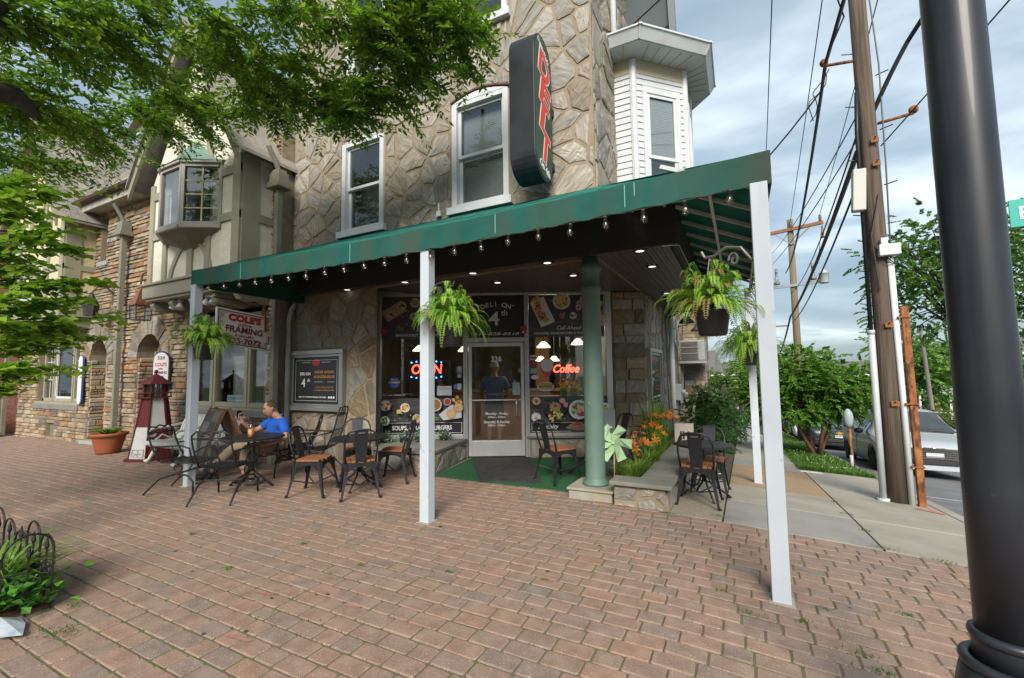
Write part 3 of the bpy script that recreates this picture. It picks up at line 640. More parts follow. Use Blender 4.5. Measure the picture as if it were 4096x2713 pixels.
p.rc(-1.22,1.19,.13,.085,(.62,.66,.72)); p.rc(-1.22,1.22,.1,.02,(.5,.55,.62)); p.rc(-.95,1.52,.035,.1,(.5,.6,.7)); p.rc(-.95,1.5,.03,.03,(.1,.25,.5)); p.rc(-.95,1.26,.035,.055,(.5,.6,.75)); p.el(-1.02,1.26,.035,.045,(.12,.2,.5))
p.pg([(.98,.54),(1.14,.45),(1.3,.54),(1.14,.63)],(.65,.5,.25)); p.pg([(1.0,.54),(1.14,.46),(1.28,.54),(1.14,.62)],RED)
p.build('window_sticker', m_food, front)
st('Best of', .04, -2.12, 1.4, d=.017, shear=.3); st('CONSHY', .05, -2.12, 1.345, d=.017, bold=.001); st('BEST DELI · BREAKFAST', .03, -2.12, 1.12, d=.012, width=.4)
st('DIETZ &', .035, 1.14, .555, d=.017, bold=.0006); st('WATSON', .035, 1.14, .522, d=.017, bold=.0006)
# door
dr = MB()
for q in ((-.79,-.73,.03,2.04),(.15,.21,.03,2.04),(-.73,.15,1.97,2.04),(-.73,.15,.03,.3)): fbox(dr, SF, *q, -.03, .03)
fbox(dr, SF, -.73, .15, 1.0, 1.025, .01, .04)
door = dr.build('door', M('door frame', (.55,.56,.56), (.5,.5,.5), 4, .4, metal=.4), DELI, bevel=.005)
m = MB(); fbox(m, SF, -.73, .15, .3, 1.97, -.004, .004); m.build('pane', m_shop, door)
m = MB(); m.tube([SF(.11,.7,.03),SF(.08,.7,.09),SF(.06,.74,.1),SF(.06,.98,.1),SF(.08,1.02,.09),SF(.11,1.02,.03)], .012, 8); m.build('handle', M('steel', (.7,.7,.7), rough=.25, metal=1), door, True)
for s_, z, sz, b_ in (('326',1.74,.13,.004),('Monday - Friday',.77,.062,.0014),('6:00am - 3:00pm',.71,.047,.001),('Saturday & Sunday',.625,.062,.0014),('8:00am - 3:00pm',.565,.047,.001)): st(s_, sz, -.29, z, d=.006, parent=door, bold=b_)
m = MB(); fbox(m, SF, .0, .13, 1.1, 1.32, .006, .008); m.build('door_sticker', M('sticker', (.5,.55,.55), (.25,.35,.4), 40, .5), door)
m = MB(); fbox(m, SF, .14, .26, 2.19, 2.33, .06, .13); fbox(m, SF, .17, .23, 2.2, 2.24, .13, .15); m.build('fire_alarm_box', M('alarm red', (.35,.03,.03), rough=.4), DELI, bevel=.008)
m = MB(); m.ball(SF(.2,2.215,.15), .02); m.build('alarm_strobe', M('strobe', (.75,.75,.75), rough=.2), DELI, True)
# stone bulkheads, ledge with slab, entrance pier
m_slab = M('bluestone slab', (.16,.165,.15), (.22,.21,.18), 3, .75, bump=.3, bs=40)
lg = MB(); lp = [V((-3.6,-.02,0)), V((-2.46,-.02,0)), SF(-.82,0,.05), SF(-2.5,0,.0)]
lg.prism(lp, (0,0,.3)); ledge = lg.build('window_bulkhead', m_mort, DELI)
sl2 = MB(); sl2.prism([V((-3.6,-.06,.3)), V((-2.44,-.06,.3)), SF(-.8,.3,.09), SF(-2.5,.3,0)], (0,0,.05)); sl2.build('ledge_slab', m_slab, ledge, bevel=.008)
def along(a, b):
    a, b = V(a), V(b); d = (b-a).normalized(); n = V((d.y, -d.x, 0)); l = (b-a).length
    return (lambda u, z, q=0: a+d*u+n*q+V((0,0,z-a.z))), l
for a, b in (((-3.6,-.02,0),(-2.46,-.02,0)), ((-2.46,-.02,0), SF(-.82,0,.05))):
    F_, l = along(a, b); pieces('stone', irregular(F_, 0, l, .0, .3, [], .2, STONE), m_st, ledge)
rb = MB(); fbox(rb, SF, .3, 1.8, -.05, .34, -.2, .03); rbk = rb.build('right_bulkhead', m_mort, DELI); pieces('stone', irregular(lambda u, z, d=0: SF(u, z, d+.03), .3, 1.8, 0, .33, [], .2, STONE), m_st, rbk)
m = MB(); fbox(m, SF, .24, 1.8, .34, .37, -.02, .1); m.build('sill_slab', m_slab, DELI)
pr = MB(); fbox(pr, SF, 1.8, 2.37, -.2, 2.93, -.5, .05); pier = pr.build('entrance_pier', m_mort, DELI)
q = []; z = -.1
while z < 2.9:
    h = rnd.uniform(.13, .26); h = min(h, 2.92-z); sp_ = rnd.uniform(.15,.42) if rnd.random() < .8 else None; us = [1.81, 1.81+sp_, 2.36] if sp_ else [1.81, 2.36]
    for a, b in zip(us, us[1:]):
        m = MB(); d1 = .05+rnd.uniform(.02,.05); c = stonetint(TANST+STONE[:3]); j = lambda: rnd.uniform(0,.012)
        m.hexa([SF(a+.01,z+.01,d1),SF(b-.01+(.03 if b > 2.3 else 0),z+.01+j(),d1-j()),SF(b-.01+(.03 if b > 2.3 else 0),z+.01,-.1),SF(a+.01,z+.01,-.1),SF(a+.01+j(),z+h-.008,d1-j()),SF(b-.01-j()+(.03 if b > 2.3 else 0),z+h-.008-j(),d1),SF(b-.01,z+h-.008,-.1),SF(a+.01,z+h-.008,-.1)], c); q.append(m)
    z += h
pieces('stone', q, m_st, pier)
# green iron column on a stone block
cl = MB(); cl.lathe((0,0,.13), [(.16,0),(.16,.03),(.135,.05),(.122,.09),(.122,.5),(.116,1.6),(.112,2.36),(.128,2.37),(.128,2.43),(.112,2.44),(.112,2.62),(.135,2.63),(.14,2.66),(.13,2.72),(.1,2.73),(.1,2.83)], 28)
m_gcol = M('old green paint', (.115,.19,.155), (.10,.165,.135), 5, .5, bump=.25, bs=35, speck=((.4,.38,.3), 16, .72))
cc = cl.build('column', m_gcol, DELI, True)
bk = MB(); bk.box(-.26,-.26,-.1,.26,.28,.1); bk.box(-.28,-.28,.1,.28,.3,.13); bk.build('column_block', M('weathered block', (.34,.32,.27), (.26,.24,.2), 4, .85, bump=.4, bs=40, streak=((.42,.3,.14), (2.5,2.5,2.5), (.6,.75))), DELI, bevel=.012)
# ---------------------------------------------------------------- interior of the shop, seen through the glass
m_wood = M('oak panel', (.33,.17,.07), (.25,.12,.05), 3, .5, stretch=(1,1,.3)); m_room = M('shop wall', (.2,.18,.155), (.14,.125,.11), 2, .8)
SHOP = thing('shop_interior', 'dim shop interior with counter and wall shelves behind the front windows', 'interior', tuple(SF(-.3,0,-2)))
rm = MB(); W0, W1, DD = -3.0, 1.85, 5.2
def q4(m, *p): m.add(p, [(0,1,2,3)])
q4(rm, SF(W0,2.88,-.08), SF(W1,2.88,-.08), SF(W1,2.88,-DD), SF(W0,2.88,-DD)); q4(rm, SF(W0,0,-DD), SF(W1,0,-DD), SF(W1,2.9,-DD), SF(W0,2.9,-DD))
q4(rm, SF(W0,0,-.08), SF(W0,0,-DD), SF(W0,2.9,-DD), SF(W0,2.9,-.08)); q4(rm, SF(W1,0,-.08), SF(W1,0,-DD), SF(W1,2.9,-DD), SF(W1,2.9,-.08)); rm.build('room', m_room, SHOP)
m = MB(); q4(m, SF(W0,.012,-.07), SF(W1,.012,-.07), SF(W1,.012,-DD), SF(W0,.012,-DD)); m.build('floor', M('shop floor', (.2,.13,.07), (.26,.17,.1), 2, .35), SHOP)
m = MB(); fbox(m, SF, -1.4, 1.6, .02, 1.05, -3.2, -2.6); m.build('counter', m_wood, SHOP); m = MB(); fbox(m, SF, -1.45, 1.65, 1.05, 1.1, -3.25, -2.55); m.build('counter_top', M('laminate', (.3,.28,.25), rough=.3), SHOP)
m = MB(); fbox(m, SF, .6, .95, .1, 2.85, -3.9, -3.5); m.build('wood_pillar', m_wood, SHOP); m = MB(); fbox(m, SF, -2.9, -1.7, .05, 1.9, -5.1, -4.5); fbox(m, SF, 1.2, 1.8, .05, 1.9, -4.9, -4.4); m.build('shelf_unit', M('shelf grey', (.22,.22,.2), (.1,.1,.1), 30, .6), SHOP)
m = MB()
for i in range(60):
    a = rnd.uniform(-2.8, 1.6); zz_ = rnd.choice((1.1, .5, 1.5)); fbox(m, SF, a, a+rnd.uniform(.05,.12), zz_, zz_+rnd.uniform(.1,.3), -4.45, -4.3, rnd.choice([(.4,.1,.05),(.5,.4,.1),(.1,.25,.1),(.4,.4,.4),(.1,.1,.3)]))
m.build('shelf_goods', M('goods', (.3,.3,.3), attr='tint', rough=.5), SHOP, kind='stuff')
m = MB(); fbox(m, SF, -2.2, -1.45, .42, .6, -.55, -.1); m.build('window_shelf', m_wood, SHOP)
m_lit = M('lit shade', (.8,.75,.6), emit=(1,.8,.5), es=1.1); m_strip = M('lit panel', (.9,.85,.6), emit=(1,.85,.5), es=7)
for i, (w_, z, d, r_, lbl) in enumerate(((.62,1.98,-.75,.14,'left glass pendant lamp in front row behind right window'),(1.3,2.03,-.75,.14,'pendant lamp half hidden by the green column'),(.66,1.75,-2.3,.13,'small pendant lamp at the back above the coffee sign, left one'),(.98,1.75,-2.4,.13,'small pendant lamp at the back above the coffee sign, right one'),(-1.85,1.95,-.9,.15,'pendant lamp behind the left window above the open sign'),(-.95,1.93,-.9,.14,'pendant lamp behind the left window beside the door'))):
    T_ = thing('pendant_lamp', lbl, 'lamp', tuple(SF(w_, z, d)), 'pendant lamps in the shop'); m = MB(); m.lathe(SF(w_, z, d), [(r_,0),(r_*.95,.02),(.05,.11),(.03,.12)], 20); m.build('shade', m_lit, T_, True)
    m = MB(); m.tube([SF(w_, z+.11, d), SF(w_, 2.87, d)], .012); m.build('stem', m_black, T_)
m = MB(); fbox(m, SF, .5, .95, 2.6, 2.62, -1.6, -1.2); fbox(m, SF, .9, 1.35, 2.5, 2.52, -2.3, -1.9); m.build('ceiling_panel', m_strip, SHOP)
# neon signs
m_red = M('red neon', (.9,.1,.05), emit=(1,.06,.03), es=3); m_blue = M('blue led', (.1,.3,.9), emit=(.05,.3,1), es=4)
T_ = thing('open_sign', 'lit red OPEN sign with blue dots in the left shop window', 'sign', tuple(SF(-1.56,1.55,-.08)))
text('OPEN', .25, SF(-1.56,1.57,-.07), SFR, UP, m_red, T_, bold=.002, shear=.12, width=.55)
for i in range(7):
    for k in (-1, 1):
        m = MB(); u = (i-3)/3; m.ball(SF(-1.56+u*.27, 1.57+k*(.16-.03*u*u)+(.0), -.07), .014, 8, 4); m.build('led', m_blue, T_, True)
m = MB(); fbox(m, SF, -1.9, -1.22, 1.4, 1.74, -.1, -.09); m.build('back_plate', M('smoked acrylic', (.02,.02,.02), rough=.15), T_)
T_ = thing('coffee_sign', 'lit red Coffee sign on a clear oval plate in the right shop window', 'sign', tuple(SF(.96,1.54,-.08)))
text('Coffee', .2, SF(.96,1.55,-.07), SFR, UP, m_red, T_, bold=.004, shear=.3, width=.47)
m = MB(); m.add([SF(.96+.27*math.cos(i*.2618),1.54+.17*math.sin(i*.2618),-.085) for i in range(24)], [tuple(range(24))]); m.build('oval_plate', GLASS('acrylic', (.75,.76,.78), .06, .2), T_)
# ---------------------------------------------------------------- bay window over the side street
m_side = M('white vinyl siding', (.58,.6,.62), (.52,.54,.56), 3, .5); m_cream = M('cream frieze', (.5,.43,.3), rough=.7)
m_gut = M('white gutter', (.6,.62,.64), (.52,.54,.56), 4, .4)
by = MB(); BP = [(.08,1.2),(.38,1.2),(1.04,1.86),(1.04,2.6),(.38,3.3),(.08,3.3)]
by.prism([(x,y,3.5) for x, y in BP], (0,0,2.75)); bay = by.build('bay_window', m_side, DELI)
def face(i, j):
    a, b = V((*BP[i],0)), V((*BP[j],0)); return along(a, b)
WZ = (3.95, 5.72)
for i in range(4):
    F_, l = face(i, i+1); z = 3.55; holes = (.14, l-.12) if i == 1 else (.12, l-.12) if i == 3 else (.2, l-.2) if i == 2 else None
    while z < 6.0:
        spans = [(0, l)]
        if holes and WZ[0]-.1 < z+.05 < WZ[1]+.12: spans = [(0, holes[0]), (holes[1], l)]
        for a, b in spans:
            m = MB(); m.hexa([F_(a,z,.024),F_(b,z,.024),F_(b,z,0),F_(a,z,0),F_(a,z+.1,.008),F_(b,z+.1,.008),F_(b,z+.1,0),F_(a,z+.1,0)]); m.build('siding_board', m_side, bay)
        z += .1
    m = MB(); fbox(m, F_, 0, l, 6.02, 6.25, 0, .022); m.build('frieze', m_cream, bay)
    if holes:
        m = MB(); a, b = holes
        for q in ((a, a+.07, *WZ), (b-.07, b, *WZ), (a, b, WZ[1], WZ[1]+.1), (a, b, WZ[0]-.1, WZ[0])): fbox(m, F_, *q, 0, .05)
        m.build('casing', m_white, bay, bevel=.005)
        m = MB(); c = .07; mid = 4.72
        for q0, q1, dd in ((mid-.02, WZ[1], .035), (WZ[0], mid+.02, .02)):
            for q in ((a+c,a+c+.05,q0,q1),(b-c-.05,b-c,q0,q1),(a+c+.05,b-c-.05,q1-.05,q1),(a+c+.05,b-c-.05,q0,q0+.05)): fbox(m, F_, *q, dd-.02, dd)
        m.build('sash', m_white, bay); m = MB(); fbox(m, F_, a+c, b-c, WZ[0], WZ[1], .006, .01); m.build('pane', m_glass, bay)
        m = MB(); z = WZ[0]
        while z < WZ[1]-.06: fbox(m, F_, a+c+.02, b-c-.02, z, z+.021, .001, .004); z += .028
        m.build('blind', M('pale blind', (.42,.45,.47), rough=.6), bay); m = MB(); fbox(m, F_, a+c, b-c, WZ[0], 4.7, .0045, .0055); m.build('lower_dark', M('dim room', (.05,.055,.06), rough=.4), bay)
for x, y in BP[1:5]:
    m = MB(); m.lathe((x,y,3.5), [(.055,0),(.055,2.72)], 8); m.build('corner_post', m_white, bay)
OH = [(.1,.86),(.55,.86),(1.36,1.68),(1.36,2.75),(.6,3.6),(.1,3.6)]
m = MB(); m.prism([(x,y,6.25) for x, y in OH], (0,0,.03)); ev = m.build('bay_soffit', m_side, DELI)
for i in range(5):   # soffit panel seams and the gutter run
    F_, l = along((*OH[i],0), (*OH[i+1],0)); F2, l2 = along((*BP[i],0), (*BP[i+1],0)); n = max(1, int(l/.17))
    for k in range(1, n):
        m = MB(); m.bar(F_(l*k/n, 6.246, -.02), F2(l2*k/n, 6.246, .02), .012, .008); m.build('soffit_seam', M('seam', (.4,.4,.39), rough=.6), ev)
    m = MB(); m.hexa([F_(-.02,6.26,.02),F_(l+.02,6.26,.02),F_(l,6.26,-.05),F_(0,6.26,-.05),F_(-.06,6.4,.1),F_(l+.06,6.4,.1),F_(l,6.4,-.05),F_(0,6.4,-.05)]); fbox(m, F_, -.07, l+.07, 6.4, 6.425, .07, .115); m.build('gutter', m_gut, ev)
m = MB(); m.add([(*p, 6.43) for p in OH]+[(.1,2.4,7.0),(.12,2.4,7.0)], [(0,1,6),(1,2,6),(2,3,6),(3,4,6),(4,5,6)]); m.build('bay_roof', M('grey shingle', (.1,.1,.1), rough=.9), DELI)
# steep side gable with grey soffit, and downspout
m_gs = M('slate grey soffit', (.09,.115,.125), (.075,.095,.105), 3, .6)
m = MB(); m.hexa([(.1,2.35,7.0),(.85,2.35,7.0),(.85,2.47,7.05),(.1,2.47,7.05),(.1,1.55,10.4),(.85,1.55,10.4),(.85,1.67,10.4),(.1,1.67,10.4)]); gb = m.build('gable_overhang', m_gs, DELI)
for k in range(7):
    t0 = k/7; p = lambda x, t: V((x, 2.34-.8*t, 7.0+3.4*t)); m = MB(); m.bar(p(.12, t0+.02), p(.83, t0+.12), .012, .01); m.build('soffit_seam', m_black, gb)
m = MB(); m.hexa([(.82,2.3,6.95),(.92,2.3,6.95),(.92,2.5,7.05),(.82,2.5,7.05),(.82,1.5,10.4),(.92,1.5,10.4),(.92,1.7,10.4),(.82,1.7,10.4)]); m.build('rake_board', M('grey trim', (.2,.23,.25), rough=.5), DELI)
m = MB(); m.tube([(.16,1.0,10),(.16,1.0,6.5),(.16,1.1,6.42)], .045, 8); m.tube([(.14,1.24,6.15),(.14,1.24,5.5)], .04, 8); m.build('downspout', m_white, DELI, True)
# side wall fittings
m = MB(); m.tube([(.2,5.75,2.95),(.2,5.75,-.5)], .055, 10); m.build('white_drain_pipe', m_white, DELI, True)
m = MB(); m.tube([(.14,5.3,2.9),(.14,5.35,1.2),(.14,5.5,.4)], .014); m.tube([(.13,6.2,2.9),(.13,6.3,.6)], .012); m.tube([(.13,7.4,2.9),(.14,7.4,.2)], .018); m.build('wall_cable', M('cable grey', (.12,.12,.12)), DELI)
m = MB(); m.box(.12,6.5,.75,.28,6.8,1.15); m.box(.12,7.0,.7,.25,7.3,.95); m.lathe((.3,7.15,.85), [(.07,0),(.07,.08)], 12, (1,0,0)); m.lathe((.3,6.65,.95), [(.06,0),(.06,.08)], 12, (1,0,0)); m.build('electric_meter', M('meter grey', (.35,.37,.38), rough=.5), DELI, bevel=.008)
m = MB(); m.box(.12,4.7,.1,.2,4.95,.4); m.build('outlet_box', M('box grey', (.3,.32,.33)), DELI)
pb = MB(); pb.box(.12,9.0,-1.5,.72,10.2,7.2); cb_ = pb.build('side_buttress', m_mort, DELI); q = []; z = -1.2
while z < 4.6:
    h = rnd.uniform(.12,.26)
    for F_, l in (along((.12,9.0,0),(.72,9.0,0)), along((.72,9.0,0),(.72,10.2,0))):
        u = 0
        while u < l-.02:
            w_ = min(rnd.uniform(.25,.6), l-u); m = MB(); fbox(m, F_, u+.008, u+w_-.008, z+.01, z+h-.005, -.01, rnd.uniform(.015,.035), stonetint(TANST+STONE[:2])); q.append(m); u += w_
    z += h
pieces('stone', q, m_st, cb_)
for y, z, lbl in ((8.3,2.05,'box air conditioner with slatted grille on the side stone wall'),):
    T_ = thing('air_conditioner', lbl, 'air conditioner', (.7,y,z)); m = MB(); m.box(.12,y-.35,z-.28,.78,y+.45,z+.28); m.build('casing', M('ac metal', (.42,.45,.46), (.35,.37,.38), 5, .45, metal=.4), T_, bevel=.012)
    m = MB(); m.box(.16,y-.375,z-.25,.62,y-.352,z+.25); m.build('grille_frame', M('ac grey', (.2,.19,.17)), T_)
    for k in range(14): m = MB(); m.obox((.39,y-.38,z-.22+k*.034), (.42,.02,.012), Matrix.Rotation(.6,3,'X')); m.build('louvre', M('ac slat', (.16,.15,.13)), T_)
    for k in (0,1): m = MB(); m.box(.17,y-.4,z-.09+k*.17,.61,y-.38,z-.075+k*.17); m.build('grille_bar', M('ac bar', (.4,.4,.38)), T_)
    m = MB(); m.box(.1,y-.36,z-.36,.82,y+.46,z-.29); m.build('shelf_bracket', MATS['ac metal'], T_)
T_ = thing('exhaust_hood', 'tilted metal exhaust hood behind the air conditioner', 'vent', (.9,10.4,2)); m = MB(); m.hexa([(.72,10.2,1.5),(1.15,10.2,1.4),(1.15,10.8,1.4),(.72,10.8,1.5),(.72,10.2,2.1),(.95,10.2,2.15),(.95,10.8,2.15),(.72,10.8,2.1)]); m.build('hood', M('hood steel', (.4,.4,.41), rough=.35, metal=.8), T_, bevel=.01)
for y, z, lbl in ((5.3,2.72,'black gooseneck lamp nearer the entrance on the side wall'),(8.0,2.75,'black gooseneck lamp above the air conditioner')):
    T_ = thing('gooseneck_lamp', lbl, 'lamp', (.1,y,z), 'side wall lamps'); m = MB(); m.tube([(.12,y,z),(.3,y,z+.02),(.48,y,z+.12),(.58,y,z+.08),(.6,y,z-.02)], .014, 8); m.lathe((.11,y,z), [(.05,0),(.05,.03)], 12, (1,0,0)); m.build('arm', m_black, T_, True)
    m = MB(); m.lathe((.6,y,z-.16), [(.17,0),(.15,.05),(.07,.12),(.05,.16)], 16); m.build('shade', m_black, T_, True)
# ---------------------------------------------------------------- framed notice boards
def notice(F, u0, u1, z0, z1, lbl, rt):
    T_ = thing('notice_board', lbl, 'notice board', tuple(F((u0+u1)/2, z0)))
    m = MB(); e = .12; pal = m_alu
    for a, b, dd in ((0, e*.62, .1), (e*.62, e, .07)):
        for q in ((u0+a,u1-a,z1-b,z1-a),(u0+a,u1-a,z0+a,z0+b),(u0+a,u0+b,z0+b,z1-b),(u1-b,u1-a,z0+b,z1-b)): fbox(m, F, *q, 0, dd)
    m.build('frame', M('satin steel frame', (.42,.42,.4), (.36,.36,.34), 2, .38, metal=.7), T_, bevel=.006)
    m = MB(); fbox(m, F, u0+e, u1-e, z0+e, z1-e, 0, .05); m.build('panel', m_blk, T_)
    a, b, c, d = u0+e+.05, u1-e-.05, z0+e+.05, z1-e-.05; m = MB()
    for q in ((a,b,d-.006,d),(a,b,c,c+.006),(a,a+.006,c,d),(b-.006,b,c,d)): fbox(m, F, *q, .051, .053)
    m.build('printed_border', m_inkg, T_)
    W_, H_ = b-a, d-c; X = lambda t: a+W_*t; Z_ = lambda t: c+H_*t; mo = M('orange print', (.55,.25,.08), rough=.5); tt = lambda s, k, x, z, mt, **kw: text(s, k*H_, F(X(x), Z_(z), .052), rt, UP, mt, T_, **kw)
    tt('DELI ON', .1, .24, .66, m_ink, bold=.002); tt('4', .3, .2, .43, m_ink, bold=.002); tt('th', .12, .33, .5, m_ink, bold=.001)
    tt('ORDER AHEAD!', .085, .7, .7, mo, bold=.001, width=W_*.46); tt('610-828-8518', .095, .7, .585, mo, bold=.001, width=W_*.48)
    tt('MONDAY-FRIDAY 6AM-3PM', .045, .7, .33, mo, width=W_*.42); tt('SATURDAY & SUNDAY 8AM-3PM', .045, .7, .26, mo, width=W_*.46); tt('FOLLOW US FOR NEW PRODUCT FEATURES!', .045, .42, .09, m_ink, width=W_*.66, bold=.0006)
    tt('PREMIUM MEATS', .035, .27, .94, m_inkg, width=W_*.2); tt('ARTISAN CHEESE', .035, .74, .94, m_inkg, width=W_*.2)
    m = MB(); fbox(m, F, X(.46), X(.66), Z_(.46), Z_(.468), .051, .053); fbox(m, F, X(.78), X(.94), Z_(.46), Z_(.468), .051, .053); m.build('printed_rule', m_inkg, T_)
    m = MB(); m.add([F(X(.5)+W_*.1*x, Z_(.94)+H_*.075*z, .0525) for x, z in ((-1,0),(-.6,1),(.6,1),(1,0),(.6,-1),(-.6,-1))], [(5,4,3,2,1,0)] if False else [(0,5,4,3,2,1)]); m.build('printed_badge', M('badge red', (.45,.06,.04), rough=.5), T_)
    for k in range(3): m = MB(); m.disc(F(X(.82+.055*k), Z_(.09), .05), .022*H_/.74, F(0,0,1)-F(0,0,0), .003, 14); m.build('printed_icon', m_ink, T_)
notice(AF, -5.65, -4.26, .88, 1.93, 'steel framed notice board with ORDER AHEAD on the front stone wall', V((1,0,0)))
notice(BF, 2.95, 4.3, .75, 1.92, 'steel framed notice board on the side wall beside the entrance pier', V((0,1,0)))
m = MB(); m.tube([(-5.55,-.02,2.8),(-5.55,-.1,2.7),(-5.6,-.12,2.5),(-5.6,-.12,.05)], .05, 8); m.build('conduit_pipe', M('galvanised', (.33,.35,.35), (.25,.27,.27), 6, .5, metal=.3), DELI, True)
# ---------------------------------------------------------------- projecting deli sign
SG = thing('blade_sign', 'tall black rounded box sign with red DELI letters on its green face', 'sign', (-.58,-.4,3.8))
def pill(x0, x1, y0, y1, z0, z1, n=14):
    c, r_ = (y0+y1)/2, (y1-y0)/2; pts = [(c+r_*math.cos(math.pi*i/n), z1-r_+r_*math.sin(math.pi*i/n)) for i in range(n+1)]+[(c-r_*math.cos(math.pi*i/n), z0+r_-r_*math.sin(math.pi*i/n)) for i in range(n+1)]
    m = MB(); m.prism([(x0,y,z) for y, z in pts], (x1-x0,0,0)); return m
sz0, sz1 = 3.87, 5.75
pill(-.76,-.42,-.70,-.14,sz0,sz1).build('cabinet', M('sign black', (.012,.013,.017), (.02,.021,.026), 4, .45), SG, bevel=.006)
pill(-.425,-.413,-.665,-.175,sz0+.035,sz1-.035).build('face', M('sign green', (.015,.06,.04), (.02,.075,.05), 3, .4, stretch=(1,1,5)), SG)
rm_ = MB(); 
for a, b in ((4.9,5.0),(4.15,4.25)): rm_.box(-.5,-.14,a,-.44,0,b)
rm_.build('bracket', m_black, SG)
m_sr = M('sign red', (.75,.05,.03), rough=.4); m_sw = M('sign white', (.8,.8,.8), rough=.4)
YR = V((0,1,0))
for i, ch in enumerate('DELI'):
    z = 5.33-i*.36; k = V((0,.93,-.4)); u = V((0,.1,1))
    text(ch, .46, (-.411,-.42,z), k, u, m_sw, SG, bold=.03, ext=.001, shear=.1, width=.4 if ch != 'I' else .17); text(ch, .46, (-.409,-.42,z), k, u, m_sr, SG, bold=.016, ext=.001, shear=.1, width=.36 if ch != 'I' else .13)
text("Donnie Mac's", .085, (-.411,-.42,5.565), (0,.9,-.42), (0,.2,1), m_sw, SG, bold=.001, width=.36); text('On 4th', .13, (-.411,-.42,4.02), (0,.95,-.25), (0,.1,1), m_sw, SG, bold=.002, width=.32)
# ---------------------------------------------------------------- awning
m_aw = M('green awning canvas', (.006,.105,.085), (.004,.085,.068), 4, .75, trans=.12, streak=((.05,.07,.052), (2.3,2.3,.35), (.42,.7)), bump=.1, bs=30)
m_awt = M('green awning top', (.012,.17,.13), (.01,.14,.11), 3, .8, trans=.12)
m_wp = M('white post paint', (.52,.57,.63), (.47,.52,.58), 2, .5, speck=((.3,.31,.33), 6, .685), streak=((.33,.35,.35), (9,9,.8), (.58,.85)))
AW = thing('awning', 'long green canvas awning on white posts wrapping round the shop corner', 'awning', (-1,-1.8,0))
fy = lambda x: -1.87+.17*max(0, 1-((x+1.7)/3.58)**2)
ZB, ZT, ZW, BE = 2.79, 3.02, 3.84, 3.05
xs_ = [-5.33+7.2*i/24 for i in range(25)]; XR = xs_[-1]
def wob(x): return .008*math.sin(x*5.1)+.006*math.sin(x*11.7)
m = MB(); top = []; 
for i in range(24):     # sloping top, front part, with slight sag between the bars
    x0, x1 = xs_[i], xs_[i+1]
    def wl(x): return min(.1, x)
    for k in range(3):
        t0, t1 = k/3, (k+1)/3
        def pt(x, t):
            a, b = V((x, fy(x), ZT)), V((min(x,.1), 0, ZW)); p = a.lerp(b, t); p.z -= .03*math.sin(math.pi*t)*(.6+.4*math.sin(x*4)); return p
        m.add([pt(x0,t0), pt(x1,t0), pt(x1,t1), pt(x0,t1)], [(0,1,2,3)])
m.add([(XR,fy(XR),ZT),(XR,BE,ZT),(.1,BE,ZW),(.1,0,ZW)], [(0,1,2,3)])
cnp = m.build('canopy', m_awt, AW, True); sdm = cnp.modifiers.new('t', 'SOLIDIFY'); sdm.thickness = .006
vf = MB()
for i in range(24):
    x0, x1 = xs_[i], xs_[i+1]; w0, w1 = wob(x0), wob(x1)
    z0_, z1_ = ZB+.7*wob(x0*1.7), ZB+.7*wob(x1*1.7)
    vf.hexa([(x0,fy(x0)+w0-.012,z0_),(x1,fy(x1)+w1-.012,z1_),(x1,fy(x1)+.0,z1_),(x0,fy(x0)+.0,z0_),(x0,fy(x0)-.012,ZT+.004),(x1,fy(x1)-.012,ZT+.004),(x1,fy(x1),ZT+.004),(x0,fy(x0),ZT+.004)])
vf.build('valance', m_aw, AW)
m = MB(); m.box(XR,fy(XR)-.01,ZB,XR+.012,BE,ZT+.004); m.build('side_valance', m_aw, AW)
m = MB(); m.prism([(-5.33,fy(-5.33),ZT),(-5.33,0,ZT),(-5.33,0,ZW),], (.006,0,0)); m.box(-5.34,fy(-5.33),ZB,-5.33,-.02,ZT); m.build('end_flap', m_aw, AW); m = MB(); m.prism([(XR,BE,ZT),(.1,BE,ZT),(.1,BE,ZW)], (0,.006,0)); m.build('end_flap', m_aw, AW)
for x in (-4.3,-2.35,-.4,.85,.93): m = MB(); m.box(x,fy(x)-.017,ZB+.01,x+.006,fy(x)-.013,ZT); m.build('seam', M('stitch', (.2,.4,.33)), AW)
m_fr = M('awning frame paint', (.6,.62,.62), (.45,.46,.45), 5, .5)
for x in (-5.2,-3.4,-2.4,-.4,.6,1.15):
    m = MB(); m.bar((x,fy(x)+.05,ZT-.05), (min(x,.95) if x > 0 else x,-.22,ZW-.16 if x < .3 else 3.36), .03, .03); m.build('rafter', m_fr, AW)
for y in (-1.3,-.75,-.2,.35,.9,1.45,2.0,2.55,3.0):
    m = MB(); m.bar((XR-.03,y,ZT-.05), (1.07,y,3.33), .03, .035); m.build('rafter', m_fr, AW)
m = MB(); m.tube([(XR-.04,fy(XR)+.05,ZB+.03),(XR-.04,BE,ZB+.03)], .016); m.tube([(x, fy(x)+.03, ZB+.03) for x in xs_], .016); m.bar((XR-.05,fy(XR)+.05,ZT-.04),(.3,-.1,3.72),.03,.03); m.bar((1.45,-1.5,ZT+.1),(1.45,BE,ZT+.12),.03,.03); m.build('rail', m_fr, AW)
for x, y, zt in ((-5.26,-1.84,ZB+.02),(-1.27,-1.655,ZB+.02),(1.80,-1.83,ZB+.02),(1.80,2.7,ZB+.02)):
    m = MB(); b0 = g(x, y); hw = .055; m.box(x-hw,y-hw,b0,x+hw,y+hw,zt); m.build('post', m_wp, AW, bevel=.006); m = MB(); m.box(x-.075,y-.075,b0-.01,x+.075,y+.075,b0+.008); m.build('base_plate', m_conc, AW)
